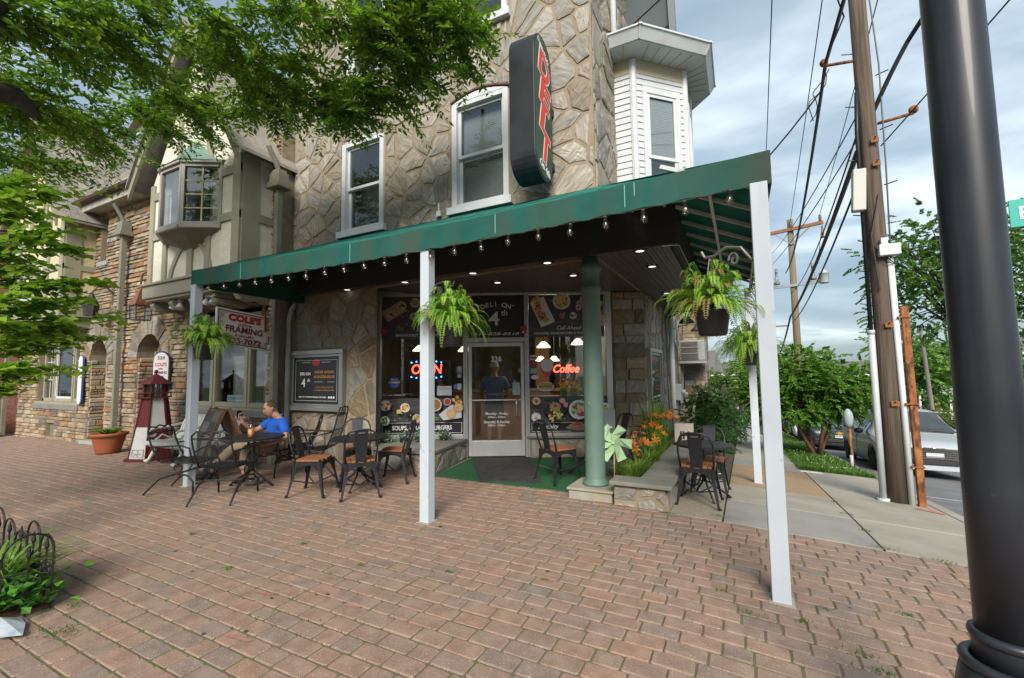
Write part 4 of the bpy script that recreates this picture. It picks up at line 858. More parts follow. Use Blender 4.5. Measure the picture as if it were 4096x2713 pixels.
# festoon lamps under the valance
SL = thing('string_lights', 'string of clear glass bulbs hanging along the lower edge of the awning', 'string lights', (-1,-1.8,2.8))
m_bulb = GLASS('bulb glass', (.95,.93,.9), .12); m_sock = M('lamp socket', (.05,.05,.05), rough=.5); m_fil = M('filament', (.55,.35,.15), rough=.4)
bm1 = MB(); bm1.lathe((0,0,-.1), [(.006,0),(.026,.012),(.031,.035),(.026,.055),(.014,.072)], 10); me_b = bm1.mesh('bulb', m_bulb, True)
bm2 = MB(); bm2.lathe((0,0,-.03), [(.015,0),(.015,.03),(.02,.032),(.012,.045)], 8); me_s = bm2.mesh('socket', m_sock, True)
bm3 = MB(); bm3.tube([(0,0,-.03),(.006,0,-.06),(-.006,0,-.075),(0,0,-.05)], .0035, 4); me_f = bm3.mesh('filament', m_fil)
bl = [(x, fy(x)-.02, ZB-.01) for x in [1.62-.312*i for i in range(22)]]+[(XR-.02, -1.55+.3*i, ZB-.01) for i in range(15)]
for p_ in bl:
    q = (p_[0], p_[1], p_[2]+rnd.uniform(-.012,.008)); r_ = (rnd.uniform(-.12,.12), rnd.uniform(-.12,.12), 0)
    b_ = linkmesh('bulb', me_b, SL, q, r_); s_ = linkmesh('socket', me_s, SL, q, r_); linkmesh('filament', me_f, SL, q, r_)
m = MB(); cord = []
for (a, b) in zip(bl[:21], bl[1:22]): a, b = V(a), V(b); cord += [a+V((0,0,.02)), a.lerp(b,.5)+V((0,0,.002))]
m.tube(cord, .005, 4); m.tube([V(p)+V((0,0,.02)) for p in bl[22:]], .005, 4); m.build('cord', m_sock, SL)
# ---------------------------------------------------------------- raised planter with slab cap
PLN = thing('stone_planter', 'low stone planter wall with slab top beside the entrance', 'planter', (.6,1,0))
pw = MB()
pw.prism([(.3,-.3,-.3),(.85,-.3,-.3),(.85,4.2,-.6),(.55,4.2,-.6),(.55,.02,-.3),(.3,.02,-.3)], (0,0,.53)); pw.v = [(x, y, min(z, .23)) for x, y, z in pw.v]; pwo = pw.build('planter_wall', m_mort, PLN)
for a, b, z0 in (((.28,-.3,0),(.86,-.3,0),-.03),((.86,-.3,0),(.86,4.2,0),-.4)):
    F_, l = along(a, b); pieces('stone', irregular(F_, 0, l, z0, .22, [], .19, STONE), m_st, pwo)
for q in ([(.26,-.36),(.93,-.36),(.93,-.05),(.26,-.05)],[(.55,-.045),(.93,-.045),(.93,1.2),(.55,1.2)],[(.55,1.205),(.93,1.205),(.93,2.7),(.55,2.7)],[(.55,2.705),(.93,2.705),(.93,4.2),(.55,4.2)]):
    m = MB(); m.prism([(x,y,.23) for x, y in q], (0,0,.045)); m.build('cap_slab', m_slab, PLN, bevel=.008)
m = MB(); m.prism([(-.1,.3,.0),(.3,-.02,.0),(.56,-.02,.0),(.56,4.2,.0),(.12,4.2,.0),(.12,2.85,.0),tuple(SF(1.8,0,.08))], (0,0,.17)); m.build('soil', m_soil, PLN)
m = MB(); m.prism([(-.2,.3,.17),(.02,.3,.17),tuple(SF(2.1,.17,.2)),tuple(SF(1.6,.17,.2))], (0,0,.05)); m.build('inner_slab', m_slab, PLN)
# carpet and mat in the entrance
struct(sheet('entry_floor', -4, .4, .0, 3.2, -.004, m_conc, 2, 2))
tag(MB().prism([(-2.42,-.03,.004),(-.2,-.03,.004),tuple(SF(1.7,.004,.12)),tuple(SF(-.75,.004,.12))], (0,0,.012)).build('carpet', M('green outdoor carpet', (.012,.075,.028), (.02,.1,.04), 60, .95, bump=.4, bs=200)), 'green outdoor carpet covering the recessed shop entrance', 'carpet')
tag(MB().prism([(-1.62,-.06,.017),(-.78,.17,.017),tuple(SF(.28,.017,.13)),tuple(SF(-.72,.017,.13))], (0,0,.012)).build('door_mat', M('ribbed mat', (.03,.03,.034), (.05,.05,.055), 10, .8, stretch=(1,1,1), bump=.6, bs=50)), 'dark grey ribbed door mat lying before the shop door', 'mat')
# ================================================================ stone and half-timbered framing shop next door
m_olive = M('olive trim paint', (.31,.295,.22), (.27,.255,.19), 3, .6); m_ston = M('stucco', (.70,.67,.58), (.62,.59,.5), 5, .95, bump=1.2, bs=22)
m_rub = M('coursed rubble', (.3,.22,.14), attr='tint', c2=(.62,.58,.52), s=7, stretch=(.5,.5,2), rough=.9, bump=.9, bs=30, det=6)
RUB = [(.43,.33,.21),(.38,.27,.16),(.48,.39,.28),(.33,.26,.18),(.40,.22,.12),(.28,.245,.2),(.46,.36,.25),(.35,.33,.29),(.42,.33,.22),(.22,.19,.16),(.5,.43,.33)]
m_rmort = M('brown mortar', (.3,.24,.17), (.22,.17,.12), 8, .95, bump=.6, bs=40)
CF_ = lambda u, z, d=0: V((u, -.25-d, z)); JF = lambda u, z, d=0: V((u, -.85-d, z))
def coursed(F, u0, u1, z0, z1, holes, arches, pal, hh=(.055,.15), ll=(.14,.5)):
    res = []; z = z0
    while z < z1-.02:
        h = min(rnd.uniform(*hh), z1-z); u = u0-rnd.uniform(0,.2)
        while u < u1:
            l = rnd.uniform(*ll)*(.7 if h < .08 else 1); a, b = max(u, u0), min(u+l, u1); u += l
            if b-a < .04: continue
            segs = [(a, b)]
            for q in holes:
                if z+h <= q[2]+.01 or z >= q[3]-.01: continue
                segs = [s_ for (c, d) in segs for s_ in ((c, min(d, q[0])), (max(c, q[1]), d)) if s_[1]-s_[0] > .04]
            for cx, hw, zs_, rad in arches:     # arch: straight jambs to the springing, then a ring of wedge stones
                if z < zs_: segs = [s_ for (c, d) in segs for s_ in ((c, min(d, cx-hw)), (max(c, cx+hw), d)) if s_[1]-s_[0] > .04]
                else:
                    zz_ = z-zs_+.02
                    if zz_ < rad: w_ = math.sqrt(max(0, rad*rad-zz_*zz_)); segs = [s_ for (c, d) in segs for s_ in ((c, min(d, cx-w_)), (max(c, cx+w_), d)) if s_[1]-s_[0] > .04]
            for c, d in segs:
                m = MB(); e = .007; dp = rnd.uniform(.012,.045); j = lambda: rnd.uniform(0,.01); k = .012
                m.add([F(c+e,z+e,-.01),F(d-e,z+e,-.01),F(d-e,z+h-e,-.01),F(c+e,z+h-e,-.01),F(c+e,z+e,dp*.6),F(d-e,z+e+j(),dp*.6),F(d-e-j(),z+h-e,dp*.6),F(c+e+j(),z+h-e-j(),dp*.6),F(c+e+k,z+e+k,dp+j()),F(d-e-k,z+e+k,dp+j()),F(d-e-k,z+h-e-k,dp+j()),F(c+e+k,z+h-e-k,dp+j())],
                      [(0,1,5,4),(1,2,6,5),(2,3,7,6),(3,0,4,7),(4,5,9,8),(5,6,10,9),(6,7,11,10),(7,4,8,11),(8,9,10,11)], stonetint(pal)); res.append(m)
        z += h
    return res
FRM = thing('framing_shop_building', 'tan coursed stone building with olive half-timbered oriel bay and slate roof', 'building', (-11,2,0))
ARC = [(-10.16,.52,1.95,.95),(-12.62,.46,1.95,.88)]; ARI = [(-10.16,.52,1.95),(-12.62,.46,1.95)]
HOL = [(-8.62,-5.98,.86,2.85),(-16.35,-13.7,.82,2.6),(-12.86,-12.48,4.45,5.6),(-15.6,-15.0,-.1,.28),(-12.15,-11.95,3.3,3.75)]
mw = MB(); us = sorted({-17.75,-5.74}|{k for h in HOL for k in h[:2]}|{c-s_*w_ for c, w_, z in ARI for s_ in (-1,1)}); zs_ = sorted({-.4,6.0}|{k for h in HOL for k in h[2:4]}|{1.95,2.47})
for a, b in zip(us, us[1:]):
    for c, e in zip(zs_, zs_[1:]):
        um, zm = (a+b)/2, (c+e)/2
        if any(h[0] < um < h[1] and h[2] < zm < h[3] for h in HOL): continue
        if any(abs(um-cx) < hw and zm < 2.47 for cx, hw, z in ARI): continue
        mw.add([CF_(a,c), CF_(b,c), CF_(b,e), CF_(a,e)], [(0,1,2,3)])
for cx, hw, z in ARI:     # arch spandrels, reveals
    n = 12; ang = [math.pi*i/n for i in range(n+1)]; top = 2.47
    for t0, t1 in zip(ang, ang[1:]):
        p0, p1 = (cx-hw*math.cos(t0), z+.52*math.sin(t0)), (cx-hw*math.cos(t1), z+.52*math.sin(t1))
        mw.add([CF_(*p0), CF_(*p1), CF_(p1[0], top+.001), CF_(p0[0], top+.001)], [(0,1,2,3)]); mw.add([CF_(*p0), CF_(*p1), CF_(*p1,-.45), CF_(*p0,-.45)], [(3,2,1,0)])
    for s_ in (-1, 1): mw.add([CF_(cx+s_*hw,-.4), CF_(cx+s_*hw,z), CF_(cx+s_*hw,z,-.45), CF_(cx+s_*hw,-.4,-.45)], [(0,1,2,3)])
for h in HOL:
    a, b, c, e = h[:4]
    for p, q in (((a,c),(a,e)), ((b,e),(b,c)), ((a,e),(b,e)), ((b,c),(a,c))): mw.add([CF_(*p), CF_(*q), CF_(*q,-.3), CF_(*p,-.3)], [(0,1,2,3)])
mw.add([CF_(-5.74,-.4), CF_(-5.74,-.4,-.3), CF_(-5.74,6,-.3), CF_(-5.74,6)], [(0,1,2,3)]); mw.add([CF_(-17.75,-.4), CF_(-17.75,6), CF_(-17.75,6,-6), CF_(-17.75,-.4,-6)], [(0,1,2,3)])
swl = mw.build('stone_wall', m_rmort, FRM)
st_ = coursed(CF_, -17.72, -5.75, -.3, 5.95, HOL, ARC, RUB)
for cx, hw, z in ARI:     # reveals lined with stone, wedge stones round each arch
    for s_ in (-1, 1):
        F_ = (lambda u, zz, d=0, cx=cx, hw=hw, s_=s_: V((cx+s_*hw-s_*d, -.25+u, zz))); st_ += coursed(F_, 0, .42, -.25, 1.95, [], [], RUB)
    n = 13
    for i in range(n):
        t0, t1 = math.pi*i/n+.012, math.pi*(i+1)/n-.012; r0, r1 = 1.0, rnd.uniform(1.55, 1.85); m = MB(); dp = rnd.uniform(.02,.045)
        pp = [(cx-hw*r*math.cos(t), z+.52*r*math.sin(t)) for t, r in ((t0,r0),(t1,r0),(t1,r1),(t0,r1))]
        m.hexa([CF_(*q,-.01) for q in pp]+[CF_(*q,dp) for q in pp], stonetint([(.3,.285,.26),(.36,.33,.29),(.25,.23,.2),(.32,.25,.17)])); m.f = [f_[::-1] for f_ in m.f]; st_.append(m)
pieces('stone', st_, m_rub, swl, 250)
def shopwin(u0, u1, z0, z1, divs, mt, d=-.14, muntin=None, name='window'):
    m = MB()
    for q in ((u0,u1,z1-.09,z1),(u0,u1,z0,z0+.09),(u0,u0+.09,z0,z1),(u1-.09,u1,z0,z1)): fbox(m, CF_, *q, d-.06, d+.05)
    for a in divs: fbox(m, CF_, a-.09, a+.09, z0, z1, d-.06, d+.06); fbox(m, CF_, a-.03, a+.03, z0, z1, d+.06, d+.08)
    o = m.build(name, mt, FRM, bevel=.008); ed = [u0]+list(divs)+[u1]
    for a, b in zip(ed, ed[1:]): p = MB(); fbox(p, CF_, a+.09, b-.09, z0+.09, z1-.09, d-.01, d); p.build('pane', m_glass, o)
    return o
wR = shopwin(-8.6,-6.0,.9,2.72,(-7.85,-6.72),m_olive); wL = shopwin(-16.3,-13.75,.86,2.5,(-15.55,-14.3),m_olive)
m = MB()
for a, b in ((-16.2,-15.65),(-14.2,-13.83)):
    for k in (1,2): fbox(m, CF_, a, b, .95+k*.5, .97+k*.5, -.135, -.12)
    fbox(m, CF_, (a+b)/2-.01, (a+b)/2+.01, .95, 2.4, -.135, -.12)
for a in (-15.44,-14.42): fbox(m, CF_, a-.025, a+.025, .95, 2.4, -.135, -.1)
fbox(m, CF_, -15.44, -14.42, .95, 1.0, -.135, -.1); m.build('white_sash', m_white, wL)
m = MB(); fbox(m, CF_, -8.75,-5.9,.74,.86,-.1,.06); m.build('stone_sill', m_slab, FRM, bevel=.01); m = MB(); fbox(m, CF_, -16.5,-13.55,.66,.80,-.1,.07); m.build('stone_sill', m_slab, FRM, bevel=.01)
m = MB(); fbox(m, CF_, -16.4,-13.6,.8,.86,-.2,.05); m.build('wood_sill', m_olive, FRM); m = MB(); fbox(m, CF_, -8.7,-5.95,.86,.9,-.2,.03); m.build('wood_sill', m_olive, FRM)
m = MB(); fbox(m, CF_, -12.84,-12.5,4.47,5.58,-.2,-.12); m.build('slit_window', M('brown sash', (.1,.085,.06)), FRM); m = MB(); fbox(m, CF_, -12.95,-12.4,4.33,4.45,-.1,.06); m.build('stone_sill', M('pale sill', (.3,.3,.28), rough=.9), FRM, bevel=.01)
m = MB(); fbox(m, CF_, -15.6,-15.0,-.1,.28,-.15,-.1); gv = m.build('wall_vent', m_dark, FRM)
for k in range(9): m = MB(); fbox(m, CF_, -15.58+k*.065, -15.555+k*.065, -.1, .28, -.1, -.08); m.build('vent_bar', m_olive, gv)
for cx, hw, z in ARI:     # doors deep in the arches
    m = MB(); fbox(m, CF_, cx-hw, cx+hw, -.3, 2.5, -.5, -.46); dd = m.build('arched_door', M('dark red door' if cx > -11 else 'olive door', (.10,.03,.025) if cx > -11 else (.12,.115,.085), rough=.5), FRM)
    m = MB(); fbox(m, CF_, cx-hw, cx-hw+.1, -.2, 2.1, -.46, -.3); fbox(m, CF_, cx+hw-.1, cx+hw, -.2, 2.1, -.46, -.3); m.tube([CF_(cx-(hw-.05)*math.cos(t*math.pi/8), z+.47*math.sin(t*math.pi/8), -.38) for t in range(9)], .06, 6); m.build('door_frame', m_olive, FRM)
    m = MB(); fbox(m, CF_, cx-hw-.1, cx+hw+.1, -.35, -.06 if cx > -11 else -.05, -.45, .12); m.build('threshold', M('step stone', (.33,.32,.29), rough=.9), FRM, bevel=.01)
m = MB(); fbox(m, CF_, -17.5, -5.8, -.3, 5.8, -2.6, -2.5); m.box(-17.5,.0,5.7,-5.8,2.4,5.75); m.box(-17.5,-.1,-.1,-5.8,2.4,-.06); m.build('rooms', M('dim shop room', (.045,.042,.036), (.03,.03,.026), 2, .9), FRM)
# pictures standing in the right window
for u, w_, tl in ((-7.25,.62,.1),(-6.35,.45,.05)):
    m = MB(); fbox(m, CF_, u-w_/2, u+w_/2, 1.02, 1.9, -.36, -.33); pf = m.build('picture_frame', M('green frame', (.2,.22,.15)), FRM); m = MB(); fbox(m, CF_, u-w_/2+.08, u+w_/2-.08, 1.1, 1.8, -.33, -.325); m.build('picture', M('pale print', (.36,.38,.34), (.25,.27,.26), 6), pf)
m = MB(); fbox(m, CF_, -7.6, -6.85, .99, 1.12, -.25, -.24); bx_ = m.build('window_card', M('card blue', (.4,.55,.6)), FRM); text('CONSHOHOCKEN', .09, CF_(-7.22,1.055,-.238), (1,0,0), UP, M('card ink', (.1,.2,.35)), bx_, width=.66)
# jettied half-timbered bays
m_slate = M('slate', (.2,.19,.175), attr=[(0,(.24,.23,.22)),(.3,(.31,.3,.27)),(.6,(.36,.33,.29)),(.85,(.29,.25,.23)),(1,(.38,.32,.27))], c2=(.8,.78,.75), s=8, rough=.75, bump=.3, bs=30)
gable_tiles = []
def jetty(x0, x1, zb, ze, za, mst, nm, oriel):
    cx = (x0+x1)/2; m = MB(); m.prism([(x0,-.85,zb),(x1,-.85,zb),(x1,-.85,ze),(cx,-.85,za),(x0,-.85,ze)], (0,3.5,0)); J = m.build(nm, mst, FRM)
    T = lambda pts, h=.05, nm2='timber': None
    def beam(a, b, w_, d0=.0, d1=.035):   # timber on the front face between (u,z) points
        a, b = V((a[0],0,a[1])), V((b[0],0,b[1])); d = (b-a).normalized(); n = V((-d.z,0,d.x))*w_/2; q = [a-n, b-n, b+n, a+n]
        m = MB(); m.prism([(p.x,-.85-d0,p.z) for p in q], (0,-d1,0)); m.build('timber', m_olive, J)
    zr = zb+.98
    for u, w_ in ((x0+.075,.15),(x1-.11,.22),(x0+.62,.15),(x1-.95,.15)): beam((u, zb), (u, ze+.3 if abs(u-cx) < 1.3 else ze), w_, 0, .036)
    beam((x0, zr), (x1, zr), .14); beam((x0, ze-.25), (x1, ze-.25), .15); beam((cx, zb), (cx, zr), .17, 0, .038)
    beam((cx-.5, ze-.2), (cx-.5, ze+1.2), .13); beam((cx+.5, ze-.2), (cx+.5, ze+1.2), .13)
    for s_ in (-1, 1):    # curved braces
        pts = [(cx+s_*.08, zr-.1), (cx+s_*.2, zr-.28), (cx+s_*.45, zr-.5), (cx+s_*.62, zr-.72), (cx+s_*.7, zb)]; m = MB()
        for a, b in zip(pts, pts[1:]): m.hexa([(a[0]-.06,-.88,a[1]),(a[0]+.06,-.88,a[1]),(a[0]+.06,-.85,a[1]),(a[0]-.06,-.85,a[1]),(b[0]-.06,-.88,b[1]),(b[0]+.06,-.88,b[1]),(b[0]+.06,-.85,b[1]),(b[0]-.06,-.85,b[1])])
        m.build('curved_brace', m_olive, J)
    for y0, y1 in ((-.85,-.55),(-.05,.2)): m = MB(); m.box(x1,y0,zb,x1+.03,y1,ze+.2); m.build('timber', m_olive, J)
    m = MB(); m.box(x1,-.55,zr-.07,x1+.03,-.05,zr+.07); m.build('timber', m_olive, J)
    m = MB(); m.box(x0-.06,-.93,zb-.27,x1+.06,.2,zb-.02); m.box(x0-.08,-.97,zb-.02,x1+.08,.2,zb+.03); m.box(x0-.02,-.89,zb-.32,x1+.02,.1,zb-.27); m.build('jetty_beam', m_olive, J, bevel=.012)
    for k in range(5):
        u = x0+.12+(x1-x0-.24)*k/4; m = MB(); m.prism([(u-.07,-.25,zb-.32),(u-.07,-.8,zb-.32),(u-.07,-.84,zb-.4),(u-.07,-.78,zb-.5),(u-.07,-.6,zb-.53),(u-.07,-.45,zb-.5),(u-.07,-.25,zb-.55)], (.14,0,0)); m.build('corbel', m_olive, J, bevel=.01)
    # gable roof with bargeboards
    for s_ in (-1, 1):
        e = V((cx+s_*((x1-x0)/2+.3), 0, ze-.3)); a = V((cx, 0, za+.12)); m = MB()
        q = [e, a, a+V((0,0,.22)), e+V((0,0,.22))]; m.prism([(p.x,-1.15,p.z) for p in q], (0,.05,0)); m.build('bargeboard', m_olive, J)
        m = MB(); m.prism([(p.x,-1.2,p.z+.2) for p in (e, a, a+V((0,0,.06)), e+V((0,0,.06)))], (0,4.5,0)); o_ = m.build('gable_slates', m_slate, J)
        if s_ > 0 and not oriel: gable_tiles.append((e+V((0,0,.26)), a+V((0,0,.26)), J))
    if oriel:
        o0, o1 = cx-.38, cx+.34; P = [(o0-.58,-.85),(o0,-1.22),(o1,-1.22),(o1+.6,-.85)]; z0, z1 = 4.2, 5.33
        for i in range(3):
            F_, l = along((*P[i],0), (*P[i+1],0)); m = MB(); c = .06
            for q in ((0,c,z0,z1),(l-c,l,z0,z1),(c,l-c,z1-c,z1),(c,l-c,z0,z0+c)): fbox(m, F_, *q, -.05, .02)
            fbox(m, F_, .0, l, z0-.06, z0, -.06, .05); fbox(m, F_, 0, l, z1, z1+.05, -.06, .06)
            w_ = m.build('oriel_window', M('grey oriel frame', (.36,.34,.33), (.3,.28,.27), 3, .5), J, bevel=.006)
            m = MB(); fbox(m, F_, c, l-c, z0+c, z1-c, -.02, -.015); m.build('oriel_pane', m_glass, J)
            if i == 2:
                m = MB(); fbox(m, F_, l/2-.012, l/2+.012, z0+c, z1-c, -.014, -.006)
                for k in (1,2,3): fbox(m, F_, c, l-c, z0+c+(z1-z0-2*c)*k/4-.01, z0+c+(z1-z0-2*c)*k/4+.01, -.014, -.007)
                m.build('muntin', M('cream muntin', (.55,.5,.3)), J)
        m = MB(); m.add([(x, y, z0-.06) for x, y in P]+[(cx-.1,-.85,3.86),(cx+.1,-.85,3.86)], [(0,1,4),(1,2,5,4),(2,3,5)]); m.build('oriel_base', M('oriel boards', (.19,.165,.13), (.15,.13,.1), 5, .7), J)
        m = MB(); ring = [[(cx+(x-cx)*k, -.85+(y+.85)*k, z) for x, y in ((P[0][0]-.06,P[0][1]),(P[1][0]-.04,P[1][1]-.06),(P[2][0]+.04,P[2][1]-.06),(P[3][0]+.06,P[3][1]))] for k, z in ((1.03,z1+.05),(.72,z1+.16),(.45,z1+.33),(.12,z1+.62))]
        m.add(sum(ring, []), [(r_*4+i, r_*4+i+1, r_*4+5+i, r_*4+4+i) for r_ in range(3) for i in range(3)]); m.build('copper_roof', M('verdigris copper', (.16,.27,.22), (.12,.2,.17), 4, .55), J, True)
        m = MB(); m.box(o0-.3,-.9,z0+.05,o1+.3,-.86,z1-.05); m.build('oriel_dark', m_dark, J)
    return J
jetty(-8.97,-5.93,3.33,5.4,7.9,m_ston,'timber_bay',True)
m_ston2 = M('yellow stucco', (.62,.55,.34), (.54,.48,.3), 5, .95, bump=1.2, bs=22)
J2 = jetty(-16.6,-13.12,3.3,5.45,8.3,m_ston2,'yellow_timber_bay',False)
sash(lambda u, z, d=0: V((u,-.86-d,z)), -15.3,-14.5,5.3,6.6,FRM,name='gable_window',mt=m_olive); sash(lambda u, z, d=0: V((u,-.86-d,z)), -15.6,-14.3,3.6,4.6,FRM,name='gable_window',mt=m_white)
# main slate roof, gutter, dormer, downpipes
RX0, RX1 = -13.6, -8.6; rs = R(52); e0 = V((0,-.62,5.92)); ud = V((0, math.cos(rs), math.sin(rs))); un = V((0,-math.sin(rs), math.cos(rs)))
m = MB(); m.add([(RX0,e0.y,e0.z),(RX1,e0.y,e0.z),(RX1,e0.y+3.4*ud.y,e0.z+3.4*ud.z),(RX0,e0.y+3.4*ud.y,e0.z+3.4*ud.z)], [(0,1,2,3)]); rf = m.build('slate_roof', m_black, FRM)
m = MB(); m.add([(-18,-.2,5.9),(-8.5,-.2,5.9),(-8.5,1.6,8.6),(-18,1.6,8.6),(-8.5,3.4,5.9),(-18,3.4,5.9)], [(0,1,2,3),(3,2,4,5)]); m.build('roof_back', m_black, FRM)
tm = MB(); tm.hexa([(-.145,0,.004),(.145,0,.004),(.145,.27,.0),(-.145,.27,.0),(-.145,0,.02),(.145,0,.02),(.145,.27,.012),(-.145,.27,.012)]); tme = tm.mesh('slate_tile', m_slate); k = 0; r_ = 0
rt_ = Matrix((V((1,0,0)), ud, un)).transposed()
while r_*.2 < 3.2:
    x = RX0+.15*(r_ % 2)
    while x < RX1:
        p = e0+ud*(r_*.2)+un*.004; o = linkmesh('slate_tile', tme, rf, (x+rnd.uniform(-.01,.01), p.y, p.z)); o.rotation_euler = rt_.to_euler(); o.rotation_euler.x += rnd.uniform(-.01,.012); x += .3
    r_ += 1
for e_, a_, J_ in gable_tiles:     # slates on the slope of the yellow gable, courses running back
    up_ = (a_-e_); L_ = up_.length; up_.normalize(); nn = V((0,-1,0)).cross(up_); nn = nn if nn.z > 0 else -nn; al = up_.cross(nn)
    mt_ = Matrix((al, up_, nn)).transposed().to_euler(); r_ = 0
    while r_*.2 < L_-.15:
        y = -1.17+.15*(r_ % 2)
        while y < 2.6: p = e_+up_*(r_*.2)+nn*.004; linkmesh('slate_tile', tme, J_, (p.x, y+.15, p.z), mt_); y += .3
        r_ += 1
m_cop = M('brown copper gutter', (.10,.05,.035), (.07,.035,.025), 6, .4, metal=.4)
m = MB(); gp = [(-.085,.0),(-.07,-.06),(0,-.09),(.07,-.06),(.085,0),(.07,0),(.05,-.05),(0,-.07),(-.05,-.05),(-.07,0)]; m.prism([(-13.2,-.68+a,5.93+b) for a, b in gp], (4.2,0,0)); gt = m.build('gutter', m_cop, FRM)
m = MB(); m.box(-13.2,-.6,5.72,-9.0,-.26,5.84); m.box(-13.2,-.62,5.68,-9.0,-.56,5.88); m.build('eave_board', M('pale eave', (.4,.38,.33), (.3,.28,.24), 4, .7), FRM)
def dpipe(x, y, z0, z1, nm='downpipe'):
    m = MB(); m.box(x-.05,y-.05,z0,x+.05,y+.05,z1); 
    for a, b, h in ((.17,.14,.07),(.15,.12,.05),(.13,.1,.16),(.1,.08,.06)): m.box(x-a,y-b,z1,x+a,y+b,z1+h); z1 += h
    m.tube([(x,y,z1-.02),(x,y-.1,z1+.18),(x,y-.22,z1+.38)], .045, 6); m.build(nm, M('olive pipe', (.215,.21,.165), (.18,.175,.14), 4, .5), FRM, bevel=.006)
dpipe(-11.25,-.42,-.1,4.85); dpipe(-5.62,-.38,-.05,4.85); dpipe(-17.9,-.5,-.15,3.2)
DY = -.62
dm = MB(); dm.prism([(-11.35,.35+DY,6.6),(-10.45,.35+DY,6.6),(-10.45,.35+DY,7.5),(-10.9,.35+DY,7.75),(-11.35,.35+DY,7.5)], (0,1.6,0)); dm.v = [(x, y, z) for x, y, z in dm.v]; d_ = dm.build('dormer', M('dormer slate', (.17,.175,.15), (.13,.135,.11), 6, .7), FRM)
m = MB(); m.box(-11.2,.3+DY,6.75,-10.6,.36+DY,7.42); m.build('dormer_frame', M('dormer cream', (.42,.36+DY,.24)), d_)
m = MB(); m.box(-11.08,.27+DY,6.8,-10.72,.31+DY,7.38); m.build('dormer_sash', m_white, d_)
for i in range(2):
    for j in range(3): m = MB(); m.box(-11.04+i*.15,.262+DY,6.84+j*.18,-10.92+i*.15,.268+DY,6.98+j*.18); m.build('dormer_pane', M('blue pane', (.1,.14,.19), rough=.05), d_)
m = MB(); m.hexa([(-11.5,.2+DY,7.42),(-10.9,.2+DY,7.82),(-10.9,2,7.82),(-11.5,2+DY,7.42),(-11.5,.2+DY,7.47),(-10.9,.2+DY,7.87),(-10.9,2,7.87),(-11.5,2+DY,7.47)]); m.hexa([(-10.9,.2+DY,7.82),(-10.3,.2+DY,7.42),(-10.3,2,7.42),(-10.9,2,7.82),(-10.9,.2+DY,7.87),(-10.3,.2+DY,7.47),(-10.3,2,7.47),(-10.9,2,7.87)]); m.build('dormer_roof', m_slate, d_)
# brick house at the far left
BR = thing('brick_house', 'dark red brick house at the far left edge', 'building', (-21,1,0))
m = MB(); m.box(-30,-.1,-.4,-17.8,4,8.5); bw = m.build('brick_wall', M('brick mortar', (.2,.15,.13), rough=.95), BR); q = []
m_brk = M('red brick', (.2,.07,.05), attr='tint', c2=(.75,.72,.7), s=20, rough=.9, bump=.3, bs=80)
def bricks(F, u0, u1, z0, z1, hb=.075, lb=.215, d=.01):
    res = []; z = z0; k = 0
    while z < z1:
        u = u0-(lb/2 if k % 2 else 0)
        while u < u1:
            a, b = max(u, u0), min(u+lb, u1)
            if b-a > .03:
                m = MB(); t = rnd.uniform(.7,1.25); e = .005; m.add([F(a+e,z+e,0),F(b-e,z+e,0),F(b-e,z+hb-e,0),F(a+e,z+hb-e,0),F(a+e,z+e,d),F(b-e,z+e,d),F(b-e,z+hb-e,d),F(a+e,z+hb-e,d)], [(4,5,6,7),(0,1,5,4),(1,2,6,5),(2,3,7,6),(3,0,4,7)], (.17*t,.06*t,.042*t)); res.append(m)
            u += lb
        z += hb; k += 1
    return res
pieces('brick', bricks(lambda u, z, d=0: V((u,-.1-d,z)), -23, -17.82, -.3, 7), m_brk, bw, 120)
m = MB(); m.box(-30,-1.2,-.4,-17.95,-1.0,.55); pw_ = m.build('garden_wall', MATS['brick mortar'], BR); pieces('brick', bricks(lambda u, z, d=0: V((u,-1.2-d,z)), -23, -17.95, -.3, .54), m_brk, pw_, 60); m = MB(); m.box(-30,-1.26,.55,-17.9,-.94,.64); m.build('wall_coping', m_conc, BR)
m = MB()
for k in range(40): m.tube([(-18-k*.12,-1.1,.64),(-18-k*.12,-1.1,1.1)], .008, 4)
m.tube([(-18,-1.1,1.08),(-23,-1.1,1.08)], .01, 4); m.build('iron_railing', m_black, BR)
tag(MB().lathe((-17.9,-.75,-.2), [(.06,0),(.06,.06),(.13,.1),(.14,.16),(.1,.2)], 14).build('ground_light', M('white plastic', (.7,.7,.68), rough=.4), smooth=True), 'white drum lamp on the ground by the corner downpipe', 'lamp')
# hanging framing sign
CS = thing('framing_sign', "white board reading COLE'S CUSTOM FRAMING & GALLERY hung from a scrolled bracket", 'sign', (-6.1,-.65,2.3))
XS = -6.12; SP = lambda u, z, d=0: V((XS+d, u, z)); tz = lambda u, z: z-.09*(u+.6)
def srect(m, u0, u1, z0, z1, d0, d1): m.hexa([SP(u0,tz(u0,z0),d1),SP(u1,tz(u1,z0),d1),SP(u1,tz(u1,z0),d0),SP(u0,tz(u0,z0),d0),SP(u0,tz(u0,z1),d1),SP(u1,tz(u1,z1),d1),SP(u1,tz(u1,z1),d0),SP(u0,tz(u0,z1),d0)])
m = MB(); srect(m,-1.1,-.14,1.99,2.62,-.02,.02); m.build('board', M('sign board white', (.66,.64,.66), rough=.5), CS, bevel=.008)
m_nv = M('navy line', (.03,.035,.08), rough=.5); m_mr = M('maroon letters', (.19,.025,.05), rough=.5); m_rd = M('bright red letters', (.5,.03,.03), rough=.5); m_gd = M('gold flourish', (.3,.2,.1), rough=.5)
